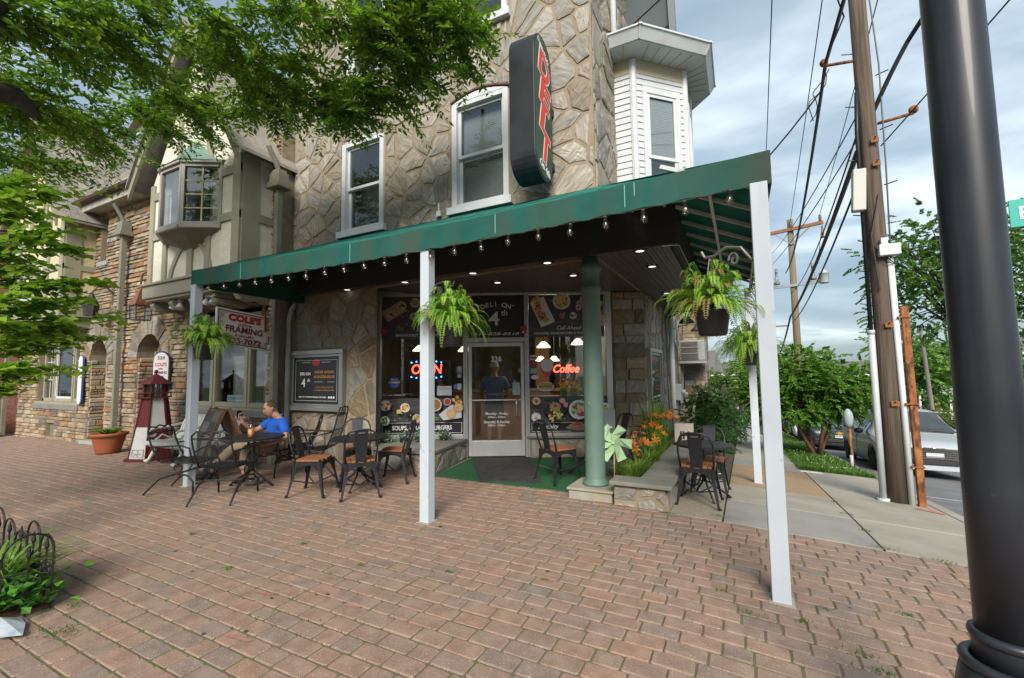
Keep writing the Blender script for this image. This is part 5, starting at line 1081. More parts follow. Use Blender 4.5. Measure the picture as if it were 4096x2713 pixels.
for e, t, mt in ((.03,.016,m_nv),(.065,.006,m_rd)):
    m = MB(); a, b, c, d = -1.1+e, -.14-e, 1.99+e, 2.62-e
    for q in ((a,b,d-t,d),(a,b,c,c+t),(a,a+t,c,d),(b-t,b,c,d)): srect(m, *q, .02, .0225)
    m.build('painted_border', mt, CS)
rv, uv = V((0,1,-.09)), V((0,.09,1)).normalized()
for s_, sz, z, mt, wd, bd in (("COLE'S",.15,2.49,m_rd,.58,.006),('CUSTOM',.06,2.375,m_mr,.24,.001),('FRAMING',.15,2.285,m_mr,.66,.004),('& GALLERY',.06,2.185,m_mr,.34,.001),('825·7072',.13,2.09,m_mr,.62,.005)):
    if s_[0] == 'C' and sz > .1: text(s_, sz, SP(-.617,tz(-.617,z-.008),.0215), rv, uv, m_nv, CS, bold=.009, width=wd)
    text(s_, sz, SP(-.62,tz(-.62,z),.024), rv, uv, mt, CS, bold=bd, width=wd)
text('610', .055, SP(-.87,tz(-.87,2.165),.024), rv, uv, m_mr, CS, bold=.001)
for u, z in ((-1.01,2.5),(-.23,2.5),(-1.01,2.1),(-.23,2.1),(-.62,2.42)):
    m = MB(); m.tube([SP(u+.025*math.cos(t*.7)*(1-t/14), tz(u,z)+.035*math.sin(t*.7), .022) for t in range(12)], .005, 4); m.build('flourish', m_gd, CS)
m = MB(); m.tube([(XS,-.05,2.82),(XS,-1.15,2.82)], .012); m.tube([(XS,-.05,3.05),(XS,-.3,2.84)], .008)
for u in (-.95,-.3): m.tube([(XS,u,2.82),(XS,u,tz(u,2.62))], .005, 4)
m.tube([(XS,-.12+.1*math.cos(t*.6)*(1-t/16),2.72+.1*math.sin(t*.6)*(1-t/16)) for t in range(14)], .008, 5); m.build('iron_bracket', m_black, CS)
m = MB(); m.box(XS-.04,-.27,2.3,XS+.04,-.24,3.0); m.build('bracket_post', M('rust plate', (.25,.1,.04), rough=.8), CS)
for u, mt in ((-.62,'s'),(-.45,'k')): pass
# oval house sign, tall narrow sign, copper lantern, spot lamps
OS = thing('oval_sign', 'white rounded plaque numbered 324 beside the arched doorway', 'sign', (-9.28,-.33,1.65)); OF = lambda u, z, d=0: V((-9.28+u*.72+d*.69, -.36-u*.0-d*.72+u*.69*.0, z))
OR, ON = V((.93,.36,0)), V((.36,-.93,0)); OC = V((-9.28,-.42,0)); OF = lambda u, z, d=0: OC+OR*u+ON*d+V((0,0,z))
def opill(hw, z0, z1, d0, d1):
    n = 10; pts = [(hw*math.cos(math.pi*i/n), z1-hw+hw*math.sin(math.pi*i/n)) for i in range(n+1)]+[(-hw*math.cos(math.pi*i/n), z0+hw*.7-hw*.7*math.sin(math.pi*i/n)) for i in range(n+1)]; m = MB(); m.prism([OF(u, z, d0) for u, z in pts], ON*(d1-d0)); return m
opill(.2,1.24,2.05,-.02,.0).build('backing', m_nv, OS); opill(.175,1.27,2.02,.0,.012).build('plate', MATS['sign board white'], OS)
for s_, sz, z, mt, wd in (('324',.1,1.9,m_mr,.17),("COLE'S",.1,1.76,m_rd,.27),('CUSTOM',.03,1.67,m_mr,.1),('FRAMING',.08,1.59,m_mr,.29),('& GALLERY',.035,1.51,m_mr,.17),('610',.03,1.46,m_mr,.05),('825·7072',.07,1.38,m_mr,.28)): text(s_, sz, OF(0,z,.014), OR, UP, mt, OS, bold=.002, width=wd)
NS = thing('narrow_sign', 'tall narrow white sign with blue edge beside the left window', 'sign', (-13.3,-.6,1.5)); NF = lambda u, z, d=0: V((-13.3+u, -.36-d, z))
m = MB(); n = 8; pts = [(.13*math.cos(math.pi*i/n), 1.95+.13*math.sin(math.pi*i/n)) for i in range(n+1)]+[(-.13*math.cos(math.pi*i/n), .95-.13*math.sin(math.pi*i/n)) for i in range(n+1)]
m.prism([NF(u,z,-.02) for u, z in pts], (0,-.03,0)); m.build('board', M('blue edge', (.04,.1,.3)), NS); m = MB(); m.prism([NF(u*.82,1.45+(z-1.45)*.97,.01) for u, z in pts], (0,-.006,0)); m.build('plate', MATS['sign board white'], NS)
text('·  ·  ·', .06, NF(0,1.3,.018), (1,0,0), UP, M('blue ink', (.1,.2,.5)), NS)
LN = thing('lantern', 'copper roofed lantern hanging from an iron scroll on the stone wall', 'lantern', (-9.6,-.75,3.0)); lx, ly, lz = -9.55, -.72, 2.78
m = MB(); m.add([(lx-.17,ly-.17,lz+.22),(lx+.17,ly-.17,lz+.22),(lx+.17,ly+.17,lz+.22),(lx-.17,ly+.17,lz+.22),(lx,ly,lz+.66)], [(0,1,4),(1,2,4),(2,3,4),(3,0,4),(3,2,1,0)]); m.build('copper_roof', M('lantern copper', (.32,.12,.06), (.2,.08,.045), 9, .4, metal=.5), LN)
m = MB()
for a in (-1,1):
    for b in (-1,1): m.bar((lx+a*.13,ly+b*.13,lz-.08),(lx+a*.14,ly+b*.14,lz+.22),.018,.018)
for z in (lz-.08, lz+.21): 
    for a, b in (((-1,-1),(1,-1)),((1,-1),(1,1)),((1,1),(-1,1)),((-1,1),(-1,-1))): m.bar((lx+a[0]*.135,ly+a[1]*.135,z),(lx+b[0]*.135,ly+b[1]*.135,z),.016,.016)
m.build('cage', M('lantern bars', (.09,.05,.035), rough=.5), LN); m = MB(); m.box(lx-.125,ly-.125,lz-.07,lx+.125,ly+.125,lz+.2); m.build('glass', GLASS('lantern glass', (.8,.8,.8), .12, .1), LN)
m = MB(); m.tube([(lx,-.27,lz+.85),(lx,-.4,lz+.98),(lx,-.6,lz+1.0),(lx,-.72,lz+.9),(lx,-.74,lz+.66)], .018, 6); m.build('scroll_arm', m_black, LN)
LN2 = thing('lantern', 'second lantern half hidden by leaves above the left arch', 'lantern', (-11.9,-.7,2.9)); m = MB(); m.tube([(-11.9,-.27,3.5),(-11.9,-.45,3.68),(-11.9,-.62,3.66),(-11.9,-.72,3.5)], .018, 6); m.build('scroll_arm', m_black, LN2); m = MB(); m.lathe((-11.9,-.72,2.95), [(.12,0),(.16,.25),(.02,.56)], 6); m.build('body', m_black, LN2)
for x, lbl in ((-8.1,'pair of white spot lamps under the timber bay nearer the lantern'),(-7.0,'pair of white spot lamps under the timber bay beside the awning post')):
    T_ = thing('spot_lamp', lbl, 'lamp', (x,-.6,2.9), 'spot lamps under the timber bay'); m = MB(); m.box(x-.12,-.75,2.96,x+.12,-.69,3.0); m.build('bar', m_white, T_)
    for s_ in (-1,1): m = MB(); m.lathe((x+s_*.09,-.72,2.95), [(.03,0),(.045,.06),(.075,.13),(.07,.135)], 12, (s_*.3,-.2,-1)); m.build('head', m_white, T_, True)
# ================================================================ cafe furniture
m_met = M('gunmetal paint', (.022,.023,.027), (.035,.036,.042), 6, .36, metal=.35); m_iron = M('black iron', (.012,.012,.013), (.02,.02,.022), 10, .45)
m_seat = M('brown seat wood', (.27,.115,.05), (.2,.08,.035), 5, .5, stretch=(6,.8,1)); GRPC = 'black metal cafe chairs with wooden seats'
def cafe_chair(name='cafe_chair'):
    t = thing(name, 'x', 'chair'); H_ = .43
    for i in range(5):
        x = -.15+i*.075; m = MB(); l = .35-.03*abs(i-2); m.box(x-.0345,-l/2,H_-.005,x+.0345,l/2,H_+.02); m.build('seat_plank', m_seat, t, bevel=.004)
    ap = MB()
    for k in range(4):   # arched pressed apron on each side
        c, s_ = math.cos(k*math.pi/2), math.sin(k*math.pi/2); pts = [(-.19,H_-.005),(.19,H_-.005),(.19,H_-.13)]+[(.16*math.cos(a*math.pi/8), H_-.16+.11*math.sin(a*math.pi/8)) for a in range(0,9)]+[(-.19,H_-.13)]
        q = [V((x*c+.175*s_, x*s_-.175*c, z)) for x, z in pts]; ap.prism(q, V((-s_*.014, c*.014, 0)))
    ap.build('apron', m_met, t)
    for a in (-1,1):
        for b in (-1,1):
            m = MB(); p0, p1 = V((a*.165,b*.16,H_-.02)), V((a*.225,b*.235,0)); d = p1-p0
            for k in range(3):
                f0, f1 = k/3, (k+1)/3; w0, w1 = .036*(1-f0*.5), .036*(1-f1*.5); A_, B_ = p0+d*f0, p0+d*f1
                m.add([A_+V((-w0*a,0,0)),A_+V((w0*.3*a,0,0)),A_+V((w0*.3*a,-w0*1.2*b,0)),B_+V((-w1*a,0,0)),B_+V((w1*.3*a,0,0)),B_+V((w1*.3*a,-w1*1.2*b,0)),A_+V((-w0*.2*a,-w0*.45*b,0)),B_+V((-w1*.2*a,-w1*.45*b,0))], [(0,1,4,3),(1,2,5,4),(2,6,7,5),(6,0,3,7)])
            m.lathe(tuple(p1), [(.017,0),(.017,.03)], 8); m.build('leg', m_met, t)
    bt = MB(); ring = [(-.175,-.15,H_),(-.19,-.2,H_+.16),(-.185,-.235,H_+.28),(-.15,-.255,H_+.365),(-.08,-.27,H_+.4),(0,-.272,H_+.405),(.08,-.27,H_+.4),(.15,-.255,H_+.365),(.185,-.235,H_+.28),(.19,-.2,H_+.16),(.175,-.15,H_)]
    bt.tube(ring, .0115, 8); bt.build('back_hoop', m_met, t, True)
    sp_ = MB(); pr_ = [(-.165,H_-.02,.06),(-.185,H_+.1,.066),(-.235,H_+.28,.074),(-.268,H_+.4,.08)]
    for (y0,z0,w0),(y1,z1,w1) in zip(pr_, pr_[1:]): sp_.hexa([(-w0,y0-.006,z0),(w0,y0-.006,z0),(w0,y0+.006,z0),(-w0,y0+.006,z0),(-w1,y1-.006,z1),(w1,y1-.006,z1),(w1,y1+.006,z1),(-w1,y1+.006,z1)])
    s0 = sp_.build('back_splat', m_met, t); hb = MB(); hb.box(-.04,-.268,H_+.355,.04,-.262,H_+.372); hb.build('hand_slot', M('slot', (.09,.09,.1), rough=.3), s0)
    st2 = MB(); st2.tube([(-.2,-.2,.2),(0,0,.12),(.2,.2,.2)], .008, 5); st2.tube([(.2,-.2,.2),(0,0,.12),(-.2,.2,.2)], .008, 5); st2.build('cross_brace', m_met, t); return t
proto = cafe_chair(); first = True
def put_chair(x, y, rz, lbl, z=None):
    global first
    o = proto if first else copy_tree(proto); first = False; tag(o, lbl, 'chair', GRPC); return place(o, G(x, y, .002) if z is None else (x, y, z), rz)
aim = lambda x, y, tx, ty: math.atan2(ty-y, tx-x)-math.pi/2
TP2 = (-2.95,-.95); TPE = (-.38,.95); TPR = (1.17,.72)
put_chair(-3.27,-1.40,aim(-3.27,-1.4,-2.6,-1.1),'wooden seat cafe chair left of the round table, turned sideways')
put_chair(-2.66,-1.22,aim(-2.66,-1.22,-3.2,-.75),'wooden seat cafe chair with its back to the viewer in front of the round table')
put_chair(-3.34,-.62,aim(-3.34,-.62,-2.6,-1.3),'wooden seat cafe chair against the stone wall behind the round table')
put_chair(-2.78,-.45,aim(-2.78,-.45,-3.4,-.75),'wooden seat cafe chair right of the round table below the window ledge')
put_chair(-.66,.42,aim(-.66,.42,-.2,1.2),'wooden seat cafe chair on the green carpet left of the column', .02)
put_chair(-.12,1.35,aim(-.12,1.35,-.7,.6),'wooden seat cafe chair half hidden behind the green column', .02)
put_chair(1.14,.33,aim(1.14,.33,1.16,1),'wooden seat cafe chair with its back to the viewer beside the planter wall')
put_chair(1.2,1.18,aim(1.2,1.18,1.18,.2),'wooden seat cafe chair at the far side of the table beside the planter')
def bistro(loc, r_, h, lbl, mesh=False):
    t = thing('round_table', lbl, 'table'); m = MB(); m.lathe((0,0,h), [(r_-.01,-.02),(r_,-.015),(r_,0),(r_-.012,.006),(.01,.006)], 40); m.build('table_top', m_iron, t)
    m = MB()
    for k in range(3 if mesh else 1):
        a = k*2.094; o = .05 if mesh else 0; m.tube([(o*math.cos(a),o*math.sin(a),h-.02),(o*.6*math.cos(a),o*.6*math.sin(a),.2)], .016 if mesh else .022, 8)
    m.build('pedestal', m_iron, t)
    for k in range(4):
        a = k*math.pi/2+.4; c, s_ = math.cos(a), math.sin(a); m = MB(); m.tube([(c*.02,s_*.02,.3),(c*.08,s_*.08,.17),(c*.2,s_*.2,.09),(c*.3,s_*.3,.012)], .013, 6); m.lathe((c*.3,s_*.3,0), [(.022,0),(.016,.02)], 8); m.build('foot', m_iron, t, True)
    m = MB(); m.lathe((0,0,h-.06), [(.1,.03),(.03,0)], 12); m.build('collar', m_iron, t); return place(t, loc)
bistro(G(*TP2,.002), .37, .655, 'black round cafe table with four wooden seat chairs by the left window'); bistro((*TPE,.02), .34, .66, 'black round cafe table behind the green column in the entrance'); bistro(G(*TPR,.0), .33, .655, 'black round cafe table beside the planter wall')
bistro(G(-4.4,-1.5,.002), .40, .665, 'black round iron patio table where the man sits', True)
# wrought iron spring chairs with woven mesh seat and back
def lattice(m, fn, nu, nv, r_=.0028):
    for i in range(nu):
        for s_ in (0, 1):
            pts = []
            for k in range(nv+1): pts.append(fn((i+((k+s_) % 2)*1.0)/nu if True else 0, k/nv))
            m.tube(pts, r_, 3)
def iron_chair(name, tall=.0):
    t = thing(name, 'x', 'chair'); H_ = .40; bh = .44+tall; W = .23
    bk = lambda u, v: V(((u-.5)*2*W*.96, -.22-.16*v-.02*math.sin(math.pi*v), H_+.02+bh*.8*v)); se = lambda u, v: V(((u-.5)*2*W*.96, -.2+.44*v, H_+.012*math.cos(math.pi*v)))
    m = MB(); lattice(m, bk, 11, 14); m.build('back_mesh', m_iron, t); m = MB(); lattice(m, se, 11, 12); m.build('seat_mesh', m_iron, t)
    fr_ = MB(); fr_.tube([bk(0,0)]+[bk(0,v/4) for v in range(1,5)]+[bk(.02,1.1),bk(.15,1.24),bk(.35,1.2),bk(.5,1.27),bk(.65,1.2),bk(.85,1.24),bk(.98,1.1)]+[bk(1,v/4) for v in range(4,-1,-1)], .011, 6); fr_.tube([bk(0,1),bk(1,1)], .008, 5)
    fr_.tube([se(0,0),se(0,.5),se(0,1),se(.1,1.06),se(.9,1.06),se(1,1),se(1,.5),se(1,0)], .011, 6, True); fr_.build('frame', m_iron, t, True)
    sc_ = MB()
    for s_ in (-1,1): sc_.tube([bk(.5+s_*(.04+.13*(1-math.cos(a*.5)*(1-a/14))), 1.1+.09*math.sin(a*.55)*(1-a/14)) for a in range(12)], .006, 5)
    sc_.build('crest_scroll', m_iron, t)
    for s_ in (-1,1):
        m = MB(); m.tube([bk(.5+s_*.5,.52),(s_*.27,-.1,H_+.22),(s_*.28,.1,H_+.225),(s_*.27,.2,H_+.19),(s_*.25,.22,H_+.05),se(.5+s_*.5,.98)], .011, 6); m.tube([se(.5+s_*.5,.35),(s_*.262,-.02,H_+.22)], .007, 5); m.build('arm', m_iron, t, True)
        m = MB(); m.tube([(s_*.2,.2,H_-.01),(s_*.21,.16,H_-.1),(s_*.22,.0,H_-.14),(s_*.23,-.2,H_-.2),(s_*.24,-.38,.02),(s_*.24,-.39,0)], .012, 6); m.tube([(s_*.22,-.02,H_-.14),(s_*.23,.16,H_-.16),(s_*.24,.24,H_-.24),(s_*.245,.25,0)], .012, 6); m.build('spring_leg', m_iron, t, True)
        m = MB(); m.tube([(s_*.21+.0,.02+.05*math.cos(a*.6),H_-.07+.05*math.sin(a*.6)) for a in range(11)], .009, 5); m.build('spring_coil', m_iron, t)
    m = MB(); m.tube([(-.23,-.1,H_-.17),(.23,-.1,H_-.17)], .009, 5); m.build('stretcher', m_iron, t); return t
ip = iron_chair('patio_chair'); GI = 'black wrought iron patio chairs'
for i, (x, y, tx, ty, lbl) in enumerate(((-5.02,-1.98,-4.0,-1.45,'black iron mesh chair seen from the side at far left of patio table'),(-4.12,-1.98,-4.6,-1.2,'black iron mesh chair with scrolled back turned to the viewer'),(-4.6,-.72,-5.05,-1.35,'black iron mesh chair in which the man sits'))):
    o = ip if i == 0 else copy_tree(ip); tag(o, lbl, 'chair', GI); place(o, G(x, y, .003), aim(x, y, tx, ty))
it = iron_chair('patio_chair', .16); tag(it, 'tall backed black iron chair leaning back beside the notice board', 'chair', GI); place(it, G(-4.08,-.72,.003), aim(-4.08,-.72,-4.75,-1.1))
# white slatted bench
BN = thing('bench', 'white slatted park bench with curled arms against the stone wall', 'bench', (-7.1,-.9,g(-7.1,-.9))); m_wh2 = M('white gloss paint', (.7,.7,.66), (.62,.62,.58), 4, .4); bz = g(-7,-.9)
prof = [(-.34,.30),(-.385,.34),(-.375,.385),(-.3,.4),(-.1,.385),(.05,.39),(.13,.46),(.2,.66),(.26,.78),(.33,.815),(.385,.79)]
for i in range(25):
    x = -7.92+i*.0715; m = MB()
    for (y0,z0),(y1,z1) in zip(prof, prof[1:]):
        d = V((0,y1-y0,z1-z0)).normalized(); n = V((0,-d.z,d.y))*.006; a, b = V((x,-.82+y0,bz+z0)), V((x,-.82+y1,bz+z1)); h = V((.027,0,0)); m.hexa([a-h-n,a+h-n,a+h+n,a-h+n,b-h-n,b+h-n,b+h+n,b-h+n])
    m.build('slat', m_wh2, BN)
m = MB(); m.tube([(-7.98,-.75,bz+.37),(-6.15,-.75,bz+.37)], .02); m.tube([(-7.98,-1.1,bz+.36),(-6.15,-1.1,bz+.36)], .02); m.tube([(-7.98,-.55,bz+.76),(-6.15,-.55,bz+.76)], .018); m.build('rail', m_wh2, BN)
for x in (-7.96,-7.05,-6.17):
    m = MB(); m.tube([(x,-.6,bz+.66),(x,-.85,bz+.62),(x,-1.12,bz+.6),(x,-1.2,bz+.54),(x,-1.17,bz+.47),(x,-1.08,bz+.47),(x,-1.05,bz+.52)], .022, 6); m.tube([(x,-1.05,bz+.4),(x,-.95,bz+.48),(x,-.8,bz+.4)], .018, 6); m.build('arm', m_wh2, BN, True)
    m = MB(); m.tube([(x,-1.1,bz+.36),(x,-1.06,bz+.22),(x,-1.14,bz+.06),(x,-1.2,bz+.02)], [.03,.034,.03,.045], 8); m.tube([(x,-.7,bz+.36),(x,-.64,bz+.15),(x,-.58,bz+.02)], [.03,.03,.04], 8); m.build('leg', m_wh2, BN, True)
# wooden lighthouse ornament
LH = thing('lighthouse_ornament', 'red and white wooden garden lighthouse beside the bench', 'lighthouse', (-8.5,-.85,g(-8.5,-.85))); lz0 = g(-8.5,-.85); m_lr = M('barn red paint', (.13,.02,.022), (.1,.015,.018), 5, .55); m_lw = M('chalk white paint', (.58,.58,.57), (.5,.5,.49), 5, .6); lc = (-8.5,-.85)
def hexp(r_, z, n=6, ph=.35): return [V((lc[0]+r_*math.cos(ph+i*6.2832/n), lc[1]+r_*math.sin(ph+i*6.2832/n), lz0+z)) for i in range(n)]
m = MB(); m.prism(hexp(.43,0), (0,0,.05)); m.build('base_plate', m_lr, LH)
lev = [(.05,.36),(.62,.27),(1.16,.195)]
for (z0,r0),(z1,r1) in zip(lev, lev[1:]):
    a, b = hexp(r0,z0), hexp(r1,z1)
    for i in range(6):
        j = (i+1) % 6; red = (i+(z0 > .5)) % 2; m = MB(); c0 = V((lc[0],lc[1],lz0+z0)); c1 = V((lc[0],lc[1],lz0+z1)); m.hexa([a[i],a[j],c0+(a[j]-c0)*.9,c0+(a[i]-c0)*.9,b[i],b[j],c1+(b[j]-c1)*.9,c1+(b[i]-c1)*.9]); p_ = m.build('side_panel', m_lr if red else m_lw, LH)
        m = MB(); m.bar(a[i], b[i], .025, .025); m.build('edge_strip', m_lr, LH)
def onface(i, t, z0, r0, z1, r1, out_=.012):
    a, b = hexp(r0,z0), hexp(r1,z1); j = (i+1) % 6; return lambda u, v: (a[i].lerp(a[j],u)).lerp(b[i].lerp(b[j],u), v)+((a[i]+a[j])/2-V((lc[0],lc[1],lz0+z0))).normalized()*out_
for i, u0, u1, v0, v1, mt in ((3,.35,.62,.12,.24,m_lr),(4,.15,.85,.06,.3,m_lw)):
    f_ = onface(i,0,.05,.36,.62,.27); m = MB(); q = [f_(u0,v0),f_(u1,v0),f_(u1,v1),f_(u0,v1)]
    for a, b in zip(q, q[1:]+q[:1]): m.bar(a, b, .012, .012)
    m.bar((q[0]+q[1])/2, (q[2]+q[3])/2, .01, .01); m.bar((q[0]+q[3])/2, (q[1]+q[2])/2, .01, .01)
    if i == 4: m.bar(q[0], (f_((u0+u1)/2,(v0+v1)/2)), .009, .009); m.bar(q[1], f_((u0+u1)/2,(v0+v1)/2), .009, .009)
    m.build('painted_window', mt, LH)
m = MB(); m.prism(hexp(.27,1.16), (0,0,.025)); m.build('gallery', m_lr, LH)
m = MB()
for p in hexp(.25,1.18): m.tube([p, p+V((0,0,.09))], .012, 5)
pp = hexp(.25,1.26); m.tube(pp, .01, 5, True); m.build('gallery_rail', m_lr, LH)
for i in range(6):
    a, b = hexp(.165,1.185), hexp(.165,1.43); m = MB(); m.bar(a[i], b[i], .05, .05); m.build('lantern_post', m_lr, LH); j = (i+1) % 6; m = MB(); m.add([a[i],a[j],b[j],b[i]], [(0,1,2,3)]); m.build('lantern_pane', GLASS('frosted pane', (.6,.6,.58), .2, .3), LH)
m = MB(); a = hexp(.28,1.43); m.add(a+[V((lc[0],lc[1],lz0+1.64))], [(i,(i+1)%6,6) for i in range(6)]+[(5,4,3,2,1,0)]); m.build('roof', m_lr, LH); m = MB(); m.ball((lc[0],lc[1],lz0+1.67), .035); m.build('finial', m_lr, LH, True)
# sandwich board clad with slates
AB = thing('sandwich_board', 'wooden A-frame sandwich board with grey slates standing before the bench', 'sandwich board', (-5.68,-1.2,g(-5.68,-1.2))); ac = V((-5.72,-1.2,g(-5.7,-1.2))); sdv = V((.165,.986,0)); dpv = V((-.986,.165,0)); m_pine = M('weathered pine', (.30,.155,.085), (.22,.11,.06), 5, .7, stretch=(3,3,.5))
for s_, nm in ((-1,'left_panel'),(1,'right_panel')):
    ft, tp = ac+sdv*s_*.44, ac+sdv*s_*.03+V((0,0,1.02)); m = MB()
    for k in (-1,1): m.bar(ft+dpv*k*.26, tp+dpv*k*.26, .035, .05, sdv)
    for v in (.1,.97): m.bar(ft.lerp(tp,v)-dpv*.26, ft.lerp(tp,v)+dpv*.26, .03, .05, sdv)
    pn = m.build(nm, m_pine, AB)
    m = MB(); q = [ft.lerp(tp,.05)-dpv*.24, ft.lerp(tp,.05)+dpv*.24, ft.lerp(tp,.98)+dpv*.24, ft.lerp(tp,.98)-dpv*.24]; m.prism(q, sdv*-s_*.012); m.build('backing', m_pine if s_ > 0 else m_slab, pn)
    for r_ in range(5):
        for c in range(2):
            v0, v1 = .06+r_*.185, .06+(r_+1)*.185; u0, u1 = -.25+c*.25+.005, -.25+(c+1)*.25-.005; o_ = (tp-ft).normalized().cross(dpv); o_ = o_ if o_.dot(sdv)*s_ > 0 else -o_; o_ = o_*.012
            q = [ft.lerp(tp,v0+.005)+dpv*u0, ft.lerp(tp,v0+.005)+dpv*u1, ft.lerp(tp,v1-.005)+dpv*u1, ft.lerp(tp,v1-.005)+dpv*u0]; m = MB(); m.prism([p+o_*.3 for p in q], o_); m.build('slate', M('board slate %d' % ((r_+c) % 2), (.09,.09,.085) if (r_+c) % 2 else (.2,.195,.18), rough=.8), pn)
# terracotta pot with a spider plant
def strap_leaves(n, r_, h, wd, seed, arch=1.0, base=.03):
    rr = random.Random(seed); m = MB()
    for _ in range(n):
        a = rr.uniform(0,6.283); L_ = r_*rr.uniform(.5,1.1); hh = h*rr.uniform(.6,1.15); c, s_ = math.cos(a), math.sin(a); b = V((c*base*rr.random(), s_*base*rr.random(), 0)); t = rr.random(); col_ = (.10+.12*t,.2+.14*t,.02+.04*t); prev = None; w_ = wd*rr.uniform(.7,1.3)
        for k in range(6):
            f_ = k/5; p = b+V((c*L_*f_, s_*L_*f_, hh*(1.6*f_-arch*f_*f_))); q = V((-s_,c,0))*w_*(1-f_*f_*.95); cur = (p-q, p+q)
            if prev: m.add([prev[0],prev[1],cur[1],cur[0]], [(0,1,2,3)], col_)
            prev = cur
    return m
m_leaf = M('leaf green', (.1,.22,.03), attr='tint', rough=.5, trans=.35)
PT_ = thing('flower_pot', 'terracotta pot with a green and yellow grassy plant by the arched door', 'flower pot', (-10.3,-.85,g(-10.3,-.85))); pzz = g(-10.3,-.85)
m = MB(); m.lathe((-10.3,-.85,pzz), [(.19,0),(.21,.05),(.27,.3),(.285,.36),(.32,.37),(.325,.43),(.3,.43),(.28,.39),(.05,.38)], 28); m.build('pot', M('terracotta', (.36,.115,.05), (.3,.09,.04), 4, .7), PT_, True); strap_leaves(120,.36,.22,.012,4,1.15,.1).xf(lambda p: p+V((-10.3,-.85,pzz+.4))).build('plant', m_leaf, PT_)
# ---------------------------------------------------------------- hanging fern baskets
def fern_mesh(seed, n=85, R_=.36, droop=.34, tone=1.0):
    rr = random.Random(seed); m = MB()
    for i in range(n):
        a = rr.uniform(0,6.283); el = rr.random(); L_ = R_*rr.uniform(.75,1.15); up_ = (.26*(1-el)+.07)*rr.uniform(.6,1.3); dn = droop*el**1.6*rr.uniform(.5,1.25); reach = L_*(.4+.6*min(1, el*1.6))*rr.uniform(.8,1.12); c, s_ = math.cos(a), math.sin(a); t = rr.random(); col_ = (tone*(.15+.18*t), tone*(.33+.2*t), tone*(.025+.04*t)) if rr.random() > .06 else (.3,.2,.07); pts = []
        for k in range(29):
            f_ = k/28; pts.append(V((c*reach*math.sin(f_*1.5), s_*reach*math.sin(f_*1.5), .04+up_*math.sin(f_*2.2)-dn*f_*f_*1.15)))
        for k in range(1,28):
            p = pts[k]; d = (pts[k+1]-pts[k-1]).normalized(); sd_ = d.cross(UP); sd_ = sd_.normalized() if sd_.length > .01 else V((-s_,c,0)); ln = .04*math.sin(math.pi*min(1,(k+4)/32))**.6*rr.uniform(.85,1.15); w_ = d*.0068
            for q in (-1,1):
                tip = p+sd_*q*ln+d*.012+V((0,0,-.006+rr.uniform(-.006,.006))); mid_ = p+sd_*q*ln*.5; m.add([p-w_*.4, mid_-w_, tip, mid_+w_], [(0,1,2,3)], col_)
    return m
m_fern = M('fern green', (.15,.3,.03), attr='tint', rough=.5, trans=.3); m_pot = M('basket plastic', (.022,.022,.025), rough=.45)
fe = [fern_mesh(21, 150, .40).mesh('fronds', m_fern), fern_mesh(5, 150, .36, .3).mesh('fronds', m_fern), fern_mesh(8, 170, .38, .26).mesh('fronds', m_fern), fern_mesh(33, 190, .46, .55, .9).mesh('fronds', m_fern)]
pm_ = MB(); pm_.lathe((0,0,-.2), [(.1,0),(.11,.01),(.135,.18),(.145,.19),(.145,.21),(.12,.21),(.1,.17)], 20); pot_me = pm_.mesh('pot', m_pot, True); m_brk2 = M('bracket iron', (.16,.14,.12), rough=.5, metal=.5)
def fern(x, y, z, post, k, rz, lbl, sc_=1):
    T_ = thing('hanging_fern', lbl, 'fern', (x,y,z), 'hanging fern baskets'); o = linkmesh('fronds', fe[k], T_, (x,y,z), (0,0,rz)); o.scale = (sc_,)*3; linkmesh('pot', pot_me, T_, (x,y,z)).scale = (sc_,)*3
    m = MB(); h = V((x,y,z+.42)); pv = V((*post, z+.34)); 
    for a in range(3): t = a*2.094; m.tube([V((x+.12*math.cos(t),y+.12*math.sin(t),z-.01)), h], .003, 3)
    d = (V((x,y,0))-V((post[0],post[1],0))); m.tube([pv, pv+d*.25+V((0,0,.11)), pv+d*.6+V((0,0,.13)), pv+d*.9+V((0,0,.08)), h+d*.12, h+d*.2+V((0,0,.05))], .012, 6)
    m.tube([pv+d*(.42+.13*math.cos(a*.6)*(1-a/16))+V((0,0,.03+.06*math.sin(a*.6)*(1-a/16))) for a in range(14)], .009, 5); m.build('scroll_hanger', m_brk2 if k == 2 else m_black, T_); return T_
fern(-4.98,-1.86,1.93,(-5.2,-1.84),0,0,'hanging fern in a black basket on the leftmost awning post'); fern(-1.0,-1.62,1.98,(-1.22,-1.65),1,1.0,'hanging fern in a black basket on the middle awning post'); fern(1.46,-1.74,1.93,(1.74,-1.82),2,2.0,'large hanging fern in a grey pot at the right hand corner post', .88); fern(1.74,2.48,1.78,(1.8,2.64),3,.4,'long trailing fern on the far post of the side awning', 1.1)
